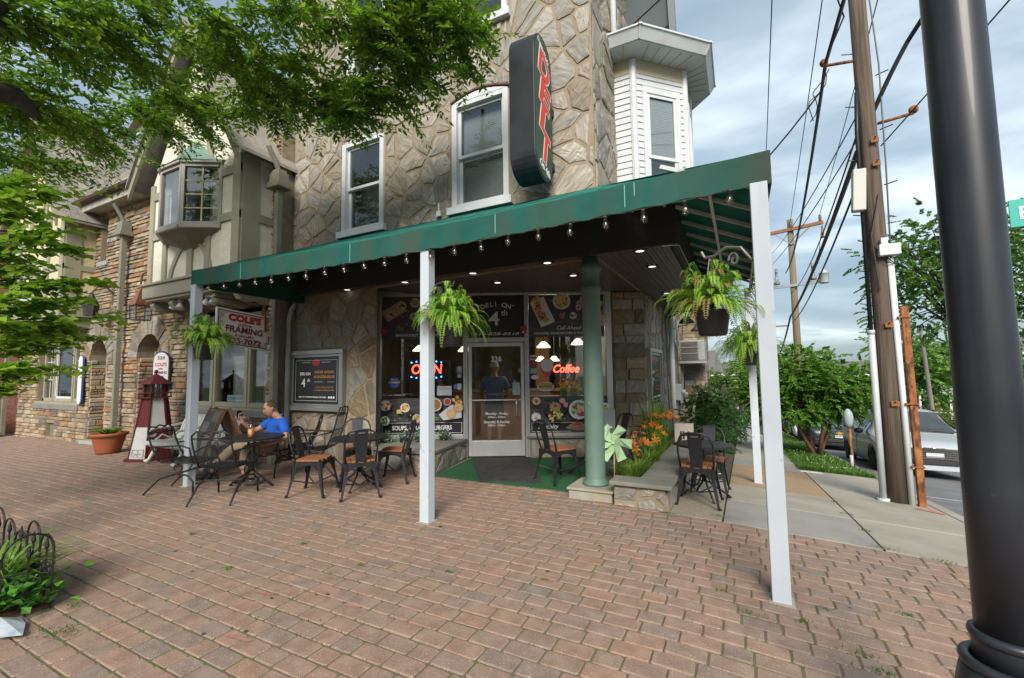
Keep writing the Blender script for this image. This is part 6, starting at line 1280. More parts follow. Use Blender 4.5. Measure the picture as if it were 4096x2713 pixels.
# artificial greenery and bottle flowers in the window, planter flowers
def leafball(m, c, r_, n, sz, cols, rr, flat=.7):
    for _ in range(n):
        d = V((rr.gauss(0,1), rr.gauss(0,1), rr.gauss(0,1)*flat)).normalized()*r_*rr.random()**.45; p = V(c)+d; q = V((rr.gauss(0,1),rr.gauss(0,1),rr.gauss(0,1))).normalized(); s_ = q.orthogonal().normalized(); t = q.cross(s_); z = sz*rr.uniform(.6,1.3); m.add([p-s_*z, p-t*z*.45, p+s_*z, p+t*z*.45], [(0,1,2,3)], rr.choice(cols))
rr = random.Random(6)
for i, (x, y) in enumerate([SF(a_, 0, b_)[:2] for a_, b_ in ((-2.15,.42),(-1.85,.38),(-1.6,.34),(-1.2,.22))]):
    m = MB(); leafball(m, (x,y,.43), .13, 260, .02, [(.05,.2,.06),(.08,.27,.09),(.55,.62,.55),(.04,.14,.05)], rr)
    T_ = thing('ivy_plant', ['leftmost small variegated ivy clump on the window ledge','second small variegated ivy clump on the window ledge','third small variegated ivy clump on the window ledge','small variegated ivy clump on the ledge beside the door'][i], 'plant', (x,y,.35), 'ivy on the window ledge'); m.build('leaves', m_leaf, T_); p = MB(); p.lathe((x,y,.35), [(.06,0),(.08,.08)], 10); p.build('pot', m_pot, T_)
MG = thing('magnolia_arrangement', 'silk flower arrangement with white blooms in the left shop window', 'flowers', tuple(SF(-1.6,.45,-.25))); m = MB()
for w_, z in ((-1.75,.75),(-1.55,.7),(-1.45,1.0),(-1.62,1.15),(-1.5,1.35),(-1.8,.95),(-1.38,.78)): c = SF(w_, z, -.2); leafball(m, c, .06, 22, .035, [(.7,.68,.6),(.75,.72,.66)], rr, .6)
m.build('blooms', m_leaf, MG); m = MB(); leafball(m, SF(-1.6,.85,-.22), .26, 260, .05, [(.05,.1,.03),(.1,.13,.04),(.3,.22,.08),(.35,.08,.05)], rr, 1.3); m.build('foliage', m_leaf, MG); m = MB(); m.lathe(SF(-1.6,.42,-.22), [(.09,0),(.12,.22),(.1,.24)], 12); m.build('vase', M('vase', (.3,.28,.22)), MG)
YF = thing('yellow_flowers', 'bunch of yellow silk flowers on a sill in the right shop window', 'flowers', tuple(SF(1.05,1.07,-.25))); m = MB(); leafball(m, SF(1.05,1.22,-.25), .22, 150, .035, [(.7,.42,.02),(.75,.5,.03)], rr, .45); m.build('blooms', m_leaf, YF); m = MB(); fbox(m, SF, .88,1.22,1.06,1.2,-.32,-.16); m.build('basket', M('basket green', (.2,.26,.06), (.14,.18,.04), 40), YF); m = MB(); fbox(m, SF, .3,1.68,1.03,1.06,-.45,-.1); m.build('sill', m_wood, YF)
def lily(x, y, z, n, lbl, seed, hgt=.42, fl=7):
    rr = random.Random(seed); T_ = thing('daylily', lbl, 'flowers', (x,y,z), 'orange lilies in the planter'); strap_leaves(n, .22, hgt*.8, .009, seed, .9, .07).xf(lambda p: p+V((x,y,z))).build('leaves', m_leaf, T_)
    for _ in range(fl):
        c = V((x+rr.gauss(0,.12), y+rr.gauss(0,.12), z+hgt*rr.uniform(.75,1.2))); ax = V((rr.gauss(0,.5)+.2,rr.gauss(0,.5)-.4,.5)).normalized(); s_ = ax.orthogonal().normalized(); t = ax.cross(s_); m = MB()
        for k in range(6):
            a = k*1.047; d = s_*math.cos(a)+t*math.sin(a); e = (s_*math.cos(a+1.57)+t*math.sin(a+1.57)); cc = rr.choice([(.75,.22,.01),(.8,.33,.02),(.7,.16,.01)]); m.add([c, c+d*.03+ax*.03+e*.013, c+d*.07+ax*.035, c+d*.03+ax*.03-e*.013], [(0,1,2,3)], cc)
        m.build('bloom', m_leaf, T_); q = MB(); q.tube([(x,y,z), tuple(c)], .003, 3); q.build('stem', M('stem green', (.08,.16,.03)), T_)
for i, (x, y) in enumerate(((.42,.42),(.46,.95),(.42,1.5),(.45,2.1),(.42,2.7))): lily(x, y, .17, 110, ['orange lilies nearest the front of the stone planter','orange lilies just behind the pinwheel in the planter','orange lilies in the middle of the planter','orange lilies beside the tall iris leaves','orange lilies at the far end of the planter'][i], 60+i, .36+.05*i, 5+i % 3)
GT = thing('grass_tuft', 'bright green grassy clump in the front corner of the planter', 'plant', (.33,.2,.17)); strap_leaves(420,.17,.26,.005,77,.8,.12).xf(lambda p: p+V((.36,.16,.16))).build('leaves', m_leaf, GT)
IR = thing('iris_clump', 'tall sword shaped iris leaves against the side wall', 'plant', (.3,2.2,.17)); strap_leaves(60,.32,.95,.017,78,.72,.13).xf(lambda p: p+V((.3,2.3,.17))).build('leaves', m_leaf, IR)
for i, (x, y, z, s_, lbl) in enumerate(((.2,.12,.62,1.0,'larger pale green pinwheel on a stick in the planter'),(.06,.2,.68,.72,'smaller pale green pinwheel behind the larger one'))):
    T_ = thing('pinwheel', lbl, 'pinwheel', (x,y,.17), 'green pinwheels'); m = MB(); m.tube([(x,y,.15),(x,y+.02,z)], .008, 6); m.build('stick', M('bamboo', (.5,.36,.16)), T_); c = V((x,y-.03,z)); ax = V((.25,-.95,.15)).normalized(); u = ax.orthogonal().normalized(); v = ax.cross(u)
    for k in range(6):
        a = k*1.047; d, e = u*math.cos(a)+v*math.sin(a), u*math.cos(a+1.0)+v*math.sin(a+1.0); m = MB(); L_ = .23*s_; m.add([c+ax*.02, c+d*L_*.6-ax*.015, c+d*L_+ax*.02, c+(d+e)*L_*.58+ax*.045, c+e*L_*.4+ax*.05], [(0,1,2,3,4)]); o = m.build('blade', M('pinwheel film', (.45,.68,.4), (.55,.74,.5), 12, .3, trans=.35), T_); o.modifiers.new('t','SOLIDIFY').thickness = .002
    m = MB(); m.ball(tuple(c+ax*.04), .016); m.build('hub', M('hub green', (.5,.62,.3)), T_, True)
tag(MB().hexa([SF(1.32,.0,.35),SF(1.72,.0,.35),SF(1.72,.0,.12),SF(1.32,.0,.12),SF(1.3,.85,.38),SF(1.74,.85,.38),SF(1.74,.85,.1),SF(1.3,.85,.1)]).build('trash_bin', M('bin grey', (.36,.38,.4), (.32,.34,.36), 5, .5), bevel=.02), 'light grey bin standing behind the green column', 'bin')
# small clutter
def plastic_bottle():
    T_ = thing('drink_bottle', 'glass iced tea bottle with coloured label on the patio table', 'bottle', (-4.25,-1.62,.673)); x, y, z = -4.25,-1.62,.674; m = MB(); m.lathe((x,y,z), [(.036,0),(.038,.01),(.038,.12),(.03,.15),(.017,.175),(.017,.2)], 16); m.build('bottle', GLASS('bottle glass', (.85,.8,.7), .08), T_, True); m = MB(); m.lathe((x,y,z+.004), [(.033,0),(.034,.05)], 14); m.build('tea', M('tea', (.42,.16,.03), rough=.2), T_, True); m = MB(); m.lathe((x,y,z+.045), [(.0388,0),(.0388,.07)], 16); m.build('label', M('bottle label', (.55,.45,.2), (.45,.06,.05), 30, .5), T_); m = MB(); m.lathe((x,y,z+.197), [(.019,0),(.019,.016)], 12); m.build('cap', M('cap blue', (.03,.04,.1)), T_)
plastic_bottle()
tag(MB().lathe((-4.5,-1.42,.004), [(.1,0),(.105,.01),(.085,.055),(.09,.06),(.07,.055),(.065,.02),(.01,.018)], 24).build('dog_bowl', M('bowl steel', (.6,.6,.6), rough=.2, metal=1), smooth=True), 'shiny steel dog bowl on the bricks under the patio table', 'bowl')
T_ = thing('meter_box', 'beige case marked JH standing on the planter end behind the cafe table', 'box', (.75,2.5,.27)); m = MB(); m.box(.62,2.4,.28,.9,2.62,.62); bx_ = m.build('case', M('beige case', (.48,.44,.36), rough=.5), T_, bevel=.01); text('JH', .16, (.78,2.397,.44), (1,0,0), UP, m_blk, T_, bold=.006)
tag(MB().prism([(2.6,5.2,g(2.6,5.2)+.004),(2.95,5.25,g(2.95,5.25)+.004),(2.97,5.33,g(2.97,5.3)+.004),(2.62,5.3,g(2.62,5.3)+.004)], (0,0,.01)).build('litter_paper', M('paper', (.7,.7,.7))), 'scrap of white paper on the walk by the grass strip', 'litter')
m = MB(); rr = random.Random(2); pts = [(1.27+rr.uniform(-.07,.07), 3.0+rr.uniform(-.12,.12)) for _ in range(9)]; m.add([(x,y,g(x,y)+rr.uniform(.01,.09)) for x, y in pts], [(0,1,2),(2,3,4),(4,5,6),(6,7,8),(1,3,5)]); tag(m.build('paper_cup', MATS['paper']), 'crumpled white paper beside the shrub bed edge', 'litter')
m = MB(); m.tube([(-3.45+.02*k,-.34+.06*math.sin(k*.9),.006) for k in range(2)], .002, 3)
lv = [(-2.0,-1.7),(-1.55,-1.35),(-.35,-1.2),(-3.3,-1.75),(-2.3,-2.3),(.6,-1.0),(-1.0,-3.2),(-2.2,-3.85),(.2,-.9),(-.7,-2.1)]; m = MB()
for x, y in lv: a = rnd.uniform(0,6); m.add([(x,y,.006),(x+.02*math.cos(a)-.008*math.sin(a),y+.02*math.sin(a)+.008*math.cos(a),.012),(x+.04*math.cos(a),y+.04*math.sin(a),.008),(x+.02*math.cos(a)+.008*math.sin(a),y+.02*math.sin(a)-.008*math.cos(a),.004)], [(0,1,2,3)])
o = m.build('fallen_leaves', M('dry leaf', (.3,.13,.04)), kind='stuff'); tag(o, 'few dry leaves scattered on the brick paving', 'leaves')
# ================================================================ trees, shrubs, bed plants
m_bark = M('bark', (.075,.06,.047), (.05,.04,.032), 6, .9, stretch=(3,3,.6), bump=.8, bs=16); m_crape = M('smooth cinnamon bark', (.24,.13,.08), (.18,.1,.06), 4, .6, stretch=(3,3,.6))
def leafmat(n, tr=.4): return M(n, (.08,.18,.02), attr='tint', rough=.45, trans=tr, spec=.5)
m_lf = leafmat('tree leaf', .5)
def leaf(m, p, d, ln, wd, c, rr, fold=True):
    d = d.normalized(); s_ = d.cross(V((rr.gauss(0,.5), rr.gauss(0,.5), 1))); s_ = s_.normalized() if s_.length > .01 else d.orthogonal().normalized(); n = s_.cross(d)
    a, b = p+d*ln*.45+s_*wd+n*wd*.35, p+d*ln*.45-s_*wd+n*wd*.35; m.v += [tuple(p), tuple(a), tuple(p+d*ln), tuple(b)]; o = len(m.v)-4
    m.f += [(o,o+1,o+2),(o,o+2,o+3)]; m.t += [c, c]
def spray(m, tw, p0, p1, rr, n, ln, wd, cols, drop=.15, tr=.004):
    """a leafy twig from p0 to p1 with alternate leaves"""
    d = p1-p0; side = d.cross(UP); side = side.normalized() if side.length > .01 else V((1,0,0)); pts = []
    for k in range(5): f_ = k/4; pts.append(p0+d*f_-V((0,0,drop*f_*f_)))
    if tw is not None: tw.tube(pts, [tr*(1-.7*k/4) for k in range(5)], 3)
    for i in range(n):
        f_ = (i+.5)/n; k = min(3, int(f_*4)); p = pts[k].lerp(pts[k+1], f_*4-k); s_ = 1 if i % 2 else -1
        leaf(m, p, side*s_*rr.uniform(.6,1.2)+d.normalized()*rr.uniform(.3,1)+V((0,0,rr.uniform(-.7,.25))), ln*rr.uniform(.7,1.25), wd*rr.uniform(.8,1.2), rr.choice(cols), rr)
TIPS = [(-7.61,-3.13,4.68),(-7.55,-2.65,4.87),(-7.13,-2.2,5.17),(-6.66,-1.74,5.48),(-6.12,-1.46,5.6),(-4.99,-1.33,5.52),(-4.1,-1.32,5.27),(-3.12,-1.27,5.09),(-2.69,-1.27,4.86),(-2.21,-1.14,5.2),(-1.74,-1.12,5.19),(-1.2,-1.18,5.39),(-1.01,-1.19,5.68),(-1.24,-1.65,5.46),(-5.25,-3.26,5.1),(-5.07,-2.61,5.45),(-4.2,-2.16,5.61),(-3.15,-1.84,5.61),(-2.01,-1.71,5.44),(-5.76,-3.52,4.64),(-6.28,-2.67,5.15),(-5.69,-2.02,5.51),(-4.4,-1.7,5.6),(-3.11,-1.49,5.38),(-2.09,-1.41,5.39),(-4.12,-3.8,4.89),(-4.12,-3.24,5.36),(-3.16,-2.75,5.4),(-2.28,-2.18,5.53),(-1.54,-1.8,5.7),(-5.28,-3.84,4.75),(-5.52,-1.6,5.81),(-3.92,-1.45,5.56),(-6.31,-2.23,5.62),(-6.74,-2.9,5.01),(-2.51,-1.4,5.24),(-4.65,-3.52,6.33),(-3.79,-2.96,6.42),(-2.79,-2.45,6.41),(-1.79,-1.93,6.24),(-1.23,-1.53,6.03),(-7.2,-3.59,4.51),(-3.34,-1.49,5.1),(-3.54,-2.38,5.39),(-4.74,-3.22,5.26),(-1.68,-1.43,5.36),(-4.43,-3.97,4.77)]
SHT = thing('shade_tree', 'large shade tree whose leafy branches hang across the upper left', 'tree', (-4.1,-4.9,g(-4,-4.9))); rr = random.Random(41)
tk = MB(); fork = V((-4.05,-4.75,3.5)); tk.tube([(-4.1,-4.9,-.05),(-4.1,-4.88,1.2),(-4.08,-4.82,2.4),tuple(fork)], [.2,.17,.16,.15], 12); tk.tube([tuple(fork),(-4.0,-4.2,4.8),(-3.8,-3.6,6.2),(-3.4,-3.0,7.6)], [.13,.11,.08,.04], 9)
cw = MB(); tw = MB(); COLS = [(.11,.22,.014),(.15,.29,.018),(.22,.38,.024),(.08,.17,.012),(.29,.46,.035),(.13,.26,.015)]
nodes = [(fork, .15), (V((-4.0,-4.2,4.7)), .10), (V((-4.6,-3.9,4.3)), .10), (V((-5.2,-3.6,4.45)), .07)]
tk.tube([tuple(fork), (-4.3,-4.3,4.0), (-4.6,-3.9,4.3), (-5.2,-3.6,4.45)], [.11,.1,.09,.07], 8)
for q in sorted(TIPS, key=lambda q: (V(q)-fork).length):     # each branch leaves the nearest limb already grown
    e = V(q); n0, r0 = min(nodes, key=lambda n: (n[0]-e).length+.25*(n[0]-fork).length); d = e-n0; m1 = n0+d*.5+V((rr.gauss(0,.06),rr.gauss(0,.06),.08*d.length)); r1 = min(r0*.62, .03*d.length+.008)
    tk.tube([tuple(n0), tuple(m1), tuple(e)], [r1, r1*.75, r1*.45], 5); nodes += [(m1, r1*.75), (e, r1*.5)]
    hd_ = V((d.x,d.y,0)).normalized()
    for _ in range(27):
        f_ = rr.uniform(.15,1.0); a = (n0.lerp(m1, f_*2) if f_ < .5 else m1.lerp(e, f_*2-1)); v = V((rr.gauss(0,1), rr.gauss(0,1), rr.gauss(0,.35)))+hd_*.5; v = v.normalized()*rr.uniform(.35,.8); spray(cw, tw, a, a+v, rr, 28, .095, .019, COLS, rr.uniform(.05,.22))
for _ in range(26):     # the far side of the crown, behind and left of the trunk
    e = V((rr.uniform(-7.5,-2.5), rr.uniform(-8,-5.2), rr.uniform(4.6,6.8))); n0, r0 = min(nodes, key=lambda n: (n[0]-e).length); tk.tube([tuple(n0), tuple(n0.lerp(e,.5)+V((0,0,.15))), tuple(e)], [.03,.02,.008], 5); nodes.append((e, .01))
    for _ in range(16):
        a = n0.lerp(e, rr.uniform(.4,1)); v = V((rr.gauss(0,1), rr.gauss(0,1), rr.gauss(0,.35))).normalized()*rr.uniform(.4,.9); spray(cw, tw, a, a+v, rr, 22, .11, .024, COLS, .15)
for _ in range(18):     # upper crown, out of the picture, that shades what is below
    a = V((rr.uniform(-7,-1.2), rr.uniform(-5.5,-2), rr.uniform(6.2,8.6))); v = V((rr.gauss(0,1), rr.gauss(0,1), rr.gauss(0,.3))).normalized()*.8; spray(cw, tw, a, a+v, rr, 26, .13, .03, COLS, .1)
tk.build('trunk', m_bark, SHT, True); tw.build('twigs', m_bark, SHT); cw.build('crown', m_lf, SHT, kind='stuff')
# young tree with rounder bright leaves at the left edge
YT = [(-5.21,-3.69,3.63),(-5.01,-3.48,3.56),(-4.9,-3.64,3.24),(-5.03,-3.71,2.97),(-4.91,-3.42,3.08),(-4.87,-3.29,2.92),(-4.99,-3.58,2.73),(-4.97,-3.34,2.58),(-5.03,-3.15,2.39),(-4.97,-3.0,2.2),(-5.06,-3.5,2.29),(-4.99,-3.69,2.36),(-5.08,-3.29,2.09),(-5.11,-3.53,1.94),(-5.14,-3.09,1.97),(-5.09,-3.63,1.65),(-5.09,-3.4,1.62),(-5.17,-3.67,1.44),(-4.91,-3.09,2.59),(-4.97,-3.79,3.33),(-5.06,-3.72,2.05)]
YG = thing('young_tree', 'young tree with bright yellow-green leaves at the left edge', 'tree', (-5.75,-4.1,g(-5.7,-4.1))); tk = MB(); tk.tube([(-5.78,-4.12,-.05),(-5.76,-4.1,1.6),(-5.7,-4.05,3.0),(-5.6,-3.95,4.0)], [.05,.045,.03,.01], 8); cw = MB(); tw = MB()
YC = [(.3,.5,.04),(.36,.57,.06),(.24,.42,.035),(.42,.62,.09),(.33,.54,.05)]
for k in range(20): a = 2.2+rr.uniform(0,4.2); q = rr.uniform(.35,.8); YT.append((-5.72+q*math.cos(a), -4.08+q*math.sin(a), 1.6+2.5*rr.random()))
for q in YT:
    e = V(q); s0 = V((-5.75,-4.1,max(1.1, e.z-rr.uniform(.1,.4)))); tk.tube([tuple(s0), tuple(s0.lerp(e,.5)+V((0,0,.08))), tuple(e)], [.014,.009,.003], 4)
    for _ in range(20):
        a = s0.lerp(e, rr.uniform(.4,1)); v = (e-s0).normalized()*rr.uniform(.05,.3)+V((rr.gauss(0,.13),rr.gauss(0,.13),rr.gauss(0,.04))); spray(cw, tw, a, a+v, rr, 9, .095, .046, YC, .07, .002)
tk.build('trunk', m_bark, YG, True); tw.build('twigs', m_bark, YG); cw.build('crown', leafmat('young leaf', .55), YG, kind='stuff')
SPR = 34
def clump_tree(name, lbl, base, th, cc, rad, n, ln, wd, cols, seed, bark, stems=1, group=None, cat='tree', lobes=14, hollow=.55):
    """trunk with limbs to each lobe; leaves gathered in uneven lobes"""
    rr = random.Random(seed); T_ = thing(name, lbl, cat, base, group); tk = MB(); cw = MB(); b = V(base); c = V(cc); L_ = []
    for i in range(lobes):
        d = V((rr.gauss(0,1), rr.gauss(0,1), rr.gauss(0,.8))).normalized()*rr.uniform(.5,.95); L_.append((c+V((d.x*rad[0], d.y*rad[1], d.z*rad[2])), rr.uniform(.3,.5)))
    for s_ in range(stems):
        a = 6.283*s_/max(1,stems)+.4; top = c+V((math.cos(a)*rad[0]*.35*(stems > 1), math.sin(a)*rad[1]*.35*(stems > 1), -rad[2]*.35)); mid_ = b.lerp(top,.5)+V((math.cos(a),math.sin(a),0))*(.12*(stems > 1)); tk.tube([tuple(b+V((math.cos(a)*th*.6*(stems > 1), math.sin(a)*th*.6*(stems > 1), -.05))), tuple(mid_), tuple(top)], [th,th*.8,th*.5], 8)
        for (q, r_) in L_[s_::stems]: tk.tube([tuple(mid_.lerp(top,.5)), tuple((top+q)/2), tuple(q)], [th*.4,th*.25,th*.08], 5)
    per = max(4, n//(lobes*SPR))
    for q, r_ in L_:
        for _ in range(SPR):
            d = V((rr.gauss(0,1), rr.gauss(0,1), rr.gauss(0,.7))).normalized(); p = q+V((d.x*rad[0],d.y*rad[1],d.z*rad[2]))*r_*rr.uniform(.4,1); v = (d+V((rr.gauss(0,.4),rr.gauss(0,.4),-.1))).normalized()*ln*rr.uniform(2.5,5.5); spray(cw, None, p, p+v, rr, per, ln, wd, cols, ln*.8)
    tk.build('trunk', bark, T_, True); cw.build('crown', m_lf, T_, kind='stuff'); return T_
GC = [(.11,.27,.03),(.15,.33,.035),(.2,.4,.045),(.08,.2,.022),(.25,.44,.06)]
clump_tree('crape_myrtle', 'low multi-stemmed green tree in the grass strip by the parking meter', G(3.5,10.2), .06, (3.42,10.2,.98), (1.75,1.5,1.2), 80000, .072, .027, GC, 3, m_crape, 4, lobes=48)
HC = [(.06,.15,.045),(.08,.19,.05),(.11,.24,.055),(.045,.11,.035)]
for i, (x, y, zc, r_, n, lbl, cols) in enumerate(((.95,5.0,.35,(.55,.85,.78),15000,'dark glossy holly bush against the side wall, nearest the cafe table',HC),(1.0,7.6,.5,(.6,.8,.85),9000,'dark green bush behind the nearest holly along the wall',HC),(.95,9.3,1.0,(.6,.7,.8),8000,'lighter green and bronze bush above the hollies by the air conditioner',[(.1,.2,.03),(.16,.2,.03),(.22,.14,.04),(.08,.17,.02)]),(1.0,12.5,.3,(.6,1.2,1.0),7000,'bushy shrub further down the walk along the wall',GC))):
    clump_tree('shrub', lbl, G(x, y), .03, (x, y, g(x, y)+zc+.45), r_, n, .05, .02, cols, 90+i, m_bark, 3, 'shrubs along the side wall', 'shrub', 12)
FC = [(.12,.25,.045),(.16,.31,.055),(.2,.36,.07),(.25,.42,.09)]
clump_tree('locust_tree', 'tall feathery green tree behind the utility pole on the right', (12.5,25,-2.6), .22, (11.6,24.6,6.2), (3.9,3.2,3.9), 90000, .11, .045, FC, 7, m_bark, 1, lobes=60)
clump_tree('street_tree', 'round green tree far down the side street behind the myrtle', (6.5,40,-3.6), .2, (6.5,40,1.6), (2.6,2.6,2.6), 12000, .24, .1, FC, 17, m_bark, 1)
for i, (x, y, zc, r_, lbl) in enumerate(((14.5,44,1.5,3.0,'dark tree beyond the minivan left of the brick houses'),(24,52,.5,2.6,'leafy tree right of the brick houses'),(1.5,52,.5,3.2,'far tree at the end of the side walk'),(33,60,2,4,'broad tree far to the right behind the lamp post'),(9.5,62,1,4,'large tree closing the far end of the street'))):
    clump_tree('distant_tree', lbl, (x,y,-4.2), .2, (x,y,zc), (r_,r_,r_*.95), 9000, .3, .12, FC, 30+i, m_bark, 1, 'distant trees')
for i, (x, y) in enumerate(((17.0,49.5),(18.6,49.0))): clump_tree('garden_bush', ['low bush before the porch of the nearer brick house','second low bush on the bank below the brick house'][i], (x,y,-4.3), .05, (x,y,-3.2), (1.2,1.0,1.0), 1500, .15, .06, [(.1,.22,.03),(.13,.27,.04)], 50+i, m_bark, 2, 'bushes before the brick houses', 'shrub', 8)
for i, (x, y, h) in enumerate(((-9,-22,6),(-1,-24,7),(8,-23,6.5),(-18,-21,6))): clump_tree('roadside_tree', ['tree across the front street, leftmost','tree across the front street opposite the shop','tree across the front street to the right','tree across the front street far to the left'][i], (x,y,-.3), .2, (x,y,h*.62), (3,2.6,h*.38), 3000, .24, .1, FC, 70+i, m_bark, 1, 'trees across the front street')
# tree pit: wire edging, grassy plant, mulch, litter
struct(MB().prism([(-4.6,-4.85,-.02),(-2.5,-4.85,-.02),(-2.5,-4.06,-.02),(-4.6,-4.06,-.02)], (0,0,.035)).build('mulch', M('mulch', (.16,.085,.05), (.09,.05,.03), 30, .95, bump=1, bs=60)))
HP = thing('hosta_plant', 'striped yellow-green grassy plant inside the wire edging', 'plant', (-2.88,-4.26,0)); strap_leaves(300,.42,.46,.012,15,1.0,.14).xf(lambda p: p+V((-2.88,-4.26,.02))).build('leaves', leafmat('striped leaf', .4), HP)
GP = thing('ground_plant', 'broad leaved green weeds at the foot of the wire edging', 'plant', (-2.7,-4.3,0)); m = MB(); rr = random.Random(8)
for _ in range(420):
    x, y = -2.66+rr.gauss(0,.12), -4.2+rr.gauss(0,.1); leaf(m, V((x,y,.03+rr.random()*.18)), V((rr.gauss(0,1),rr.gauss(0,1),rr.uniform(-.1,.6))), .07, .026, rr.choice([(.1,.3,.03),(.14,.36,.04),(.08,.24,.03)]), rr)
m.build('leaves', leafmat('weed leaf', .4), GP)
def hoop(m, a, b, h, r_=.006): 
    a, b = V(a), V(b); w_ = (b-a)/2; c = (a+b)/2; n = 10; m.tube([a]+[c-w_*math.cos(math.pi*i/n)+V((0,0,h-w_.length+w_.length*math.sin(math.pi*i/n))) for i in range(n+1)]+[b], r_, 5)
corner = V((-2.47,-4.06,0)); runs = ((V((-4.4,-4.03,0)), corner, 8), (corner, V((-2.5,-4.75,0)), 3))
for ri, (a, b, n) in enumerate(runs):
    T_ = thing('wire_edging', ['black wire garden edging with hooped tops along the back of the tree pit','black wire garden edging on the short right side of the tree pit'][ri], 'fence', tuple(b), 'wire edging round the tree pit')
    for i in range(n):
        p, q = a.lerp(b, i/n), a.lerp(b, (i+1)/n); m = MB(); hoop(m, p, q, .5-.05*(i % 3), .007); c = (p+q)/2; w_ = (q-p)
        m.tube([c, c+V((0,0,.36))], .006, 5); m.lathe(tuple(c+V((0,0,.34))), [(.004,0),(.014,.03),(.004,.09)], 6); m.tube([p+V((0,0,.14)), q+V((0,0,.14))], .005, 4); m.tube([p+V((0,0,.27)), q+V((0,0,.27))], .005, 4)
        for s_ in (-1,1): m.tube([c+w_*s_*(.22-.1*math.cos(k*.6)*(1-k/14))+V((0,0,.2+.05*math.sin(k*.6)*(1-k/14))) for k in range(11)], .005, 4)
        m.build('hoop_panel', m_iron, T_)
m = MB(); rr = random.Random(12); q = [(-2.12,-4.28),(-2.2,-4.36),(-2.5,-4.42),(-2.62,-4.3),(-2.45,-4.2),(-2.3,-4.22)]; m.add([(x,y,.012+rr.uniform(0,.03)) for x, y in q]+[(-2.4,-4.3,.07)], [(i,(i+1)%6,6) for i in range(6)]); tag(m.build('plastic_wrapper', M('wrapper', (.55,.58,.62), (.3,.36,.45), 14, .35)), 'crumpled pale plastic wrapper on the bricks at lower left', 'litter')
# ================================================================ street: lamp post, poles, wires, cars, houses
m_lp = M('black lamp post paint', (.014,.016,.022), (.022,.025,.032), 3, .42, speck=((.16,.16,.16), 9, .74), streak=((.05,.052,.06), (1.6,1.6,.7), (.55,.8)), coat=.15)  # pale bluish streaks put dust, scuffs and the post's sheen into the colour
LP = thing('lamp_post', 'thick glossy black cast iron lamp post close on the right', 'lamp post', G(2.39,-3.21)); lx, ly = 2.39, -3.21; l0 = g(lx, ly)
m = MB(); m.lathe((lx,ly,l0), [(.24,0),(.24,.06),(.2,.12),(.17,.3),(.14,.5),(.125,.56)], 32); m.build('base', m_lp, LP, True)
m = MB(); m.lathe((lx,ly,l0+.55), [(.097,0),(.097,.1),(.097,.105)], 32); m.build('neck', m_lp, LP, True)
for z, r_ in ((.565,.134),(.655,.106)): m = MB(); m.tube([(lx+(r_-.018)*math.cos(a*.19635),ly+(r_-.018)*math.sin(a*.19635),l0+z) for a in range(32)], .018, 10, True); m.build('ring', m_lp, LP, True)
m = MB(); m.lathe((lx,ly,l0+.65), [(.0865,0),(.086,.5),(.085,2.4),(.083,4.2),(.08,4.4)], 40); m.build('shaft', m_lp, LP, True); m = MB(); m.lathe((lx,ly,l0+5.0), [(.09,0),(.2,.1),(.24,.5),(.15,.75),(.02,.9)], 16); m.build('globe', M('lamp globe', (.7,.7,.66), rough=.3), LP, True)
m_pole = M('weathered pole wood', (.15,.115,.09), (.085,.062,.047), 3, .9, stretch=(7,7,.35), bump=1.0, bs=12, streak=((.05,.038,.03), (30,30,.8), (.52,.7)))
m_pvc = M('grey conduit', (.5,.53,.56), (.42,.45,.48), 4, .5); m_rust = M('rusty steel', (.36,.15,.05), (.22,.075,.03), 9, .85, bump=.4, bs=30, streak=((.09,.035,.02), (14,14,5), (.5,.62)))
UP_ = thing('utility_pole', 'weathered wooden utility pole with conduits standing by the kerb', 'utility pole', G(3.5,2.72)); px_, py_ = 3.5, 2.72; p0 = g(px_, py_)
m = MB(); m.tube([(px_,py_,p0-.1),(px_,py_,p0+2),(px_-.02,py_,5),(px_-.05,py_,11.5)], [.125,.118,.11,.095], 20); m.build('pole', m_pole, UP_, True)
m = MB(); m.tube([(px_-.17,py_-.06,p0+.05),(px_-.17,py_-.06,2.0)], .042, 10); m.lathe((px_-.17,py_-.06,p0), [(.075,0),(.075,.05)], 10); m.lathe((px_-.17,py_-.06,1.98), [(.048,0),(.048,.06)], 10); m.build('conduit', m_pvc, UP_, True)
m = MB(); m.tube([(px_-.17,py_-.06,2.0),(px_-.16,py_-.06,5.0),(px_-.14,py_-.1,5.6)], .028, 8); m.build('cable_riser', m_iron, UP_, True)
m = MB(); m.tube([(px_+.13,py_-.1,p0),(px_+.1,py_-.1,3.05)], .038, 10); m.build('white_conduit', M('white conduit', (.66,.7,.74), rough=.45), UP_, True); m = MB(); m.obox((px_+.08,py_-.15,3.16),(.24,.14,.16)); m.obox((px_+.03,py_-.15,3.29),(.08,.08,.1)); m.build('junction_box', M('box white', (.6,.63,.65), rough=.4), UP_, bevel=.01)
m = MB(); m.obox((px_-.2,py_-.1,4.1),(.16,.14,.62),Matrix.Rotation(.06,3,'Y')); m.build('terminal_box', M('terminal grey', (.5,.5,.47), rough=.5), UP_, bevel=.015)
m = MB()
for z in (1.0,2.1,4.45,4.8): m.obox((px_+.02,py_-.15,z),(.09,.02,.07)); m.tube([(px_+.02,py_-.14,z),(px_+.02,py_-.2,z+.04)], .01, 5)
m.build('tag_plate', MATS['rust plate'], UP_)
m = MB()
for k in range(9): z = 2.9+k*.42; s_ = 1 if k % 2 else -1; m.tube([(px_+s_*.12,py_,z),(px_+s_*.27,py_-.02,z+.03)], .009, 5)
m.build('climbing_pegs', m_iron, UP_, kind='stuff')
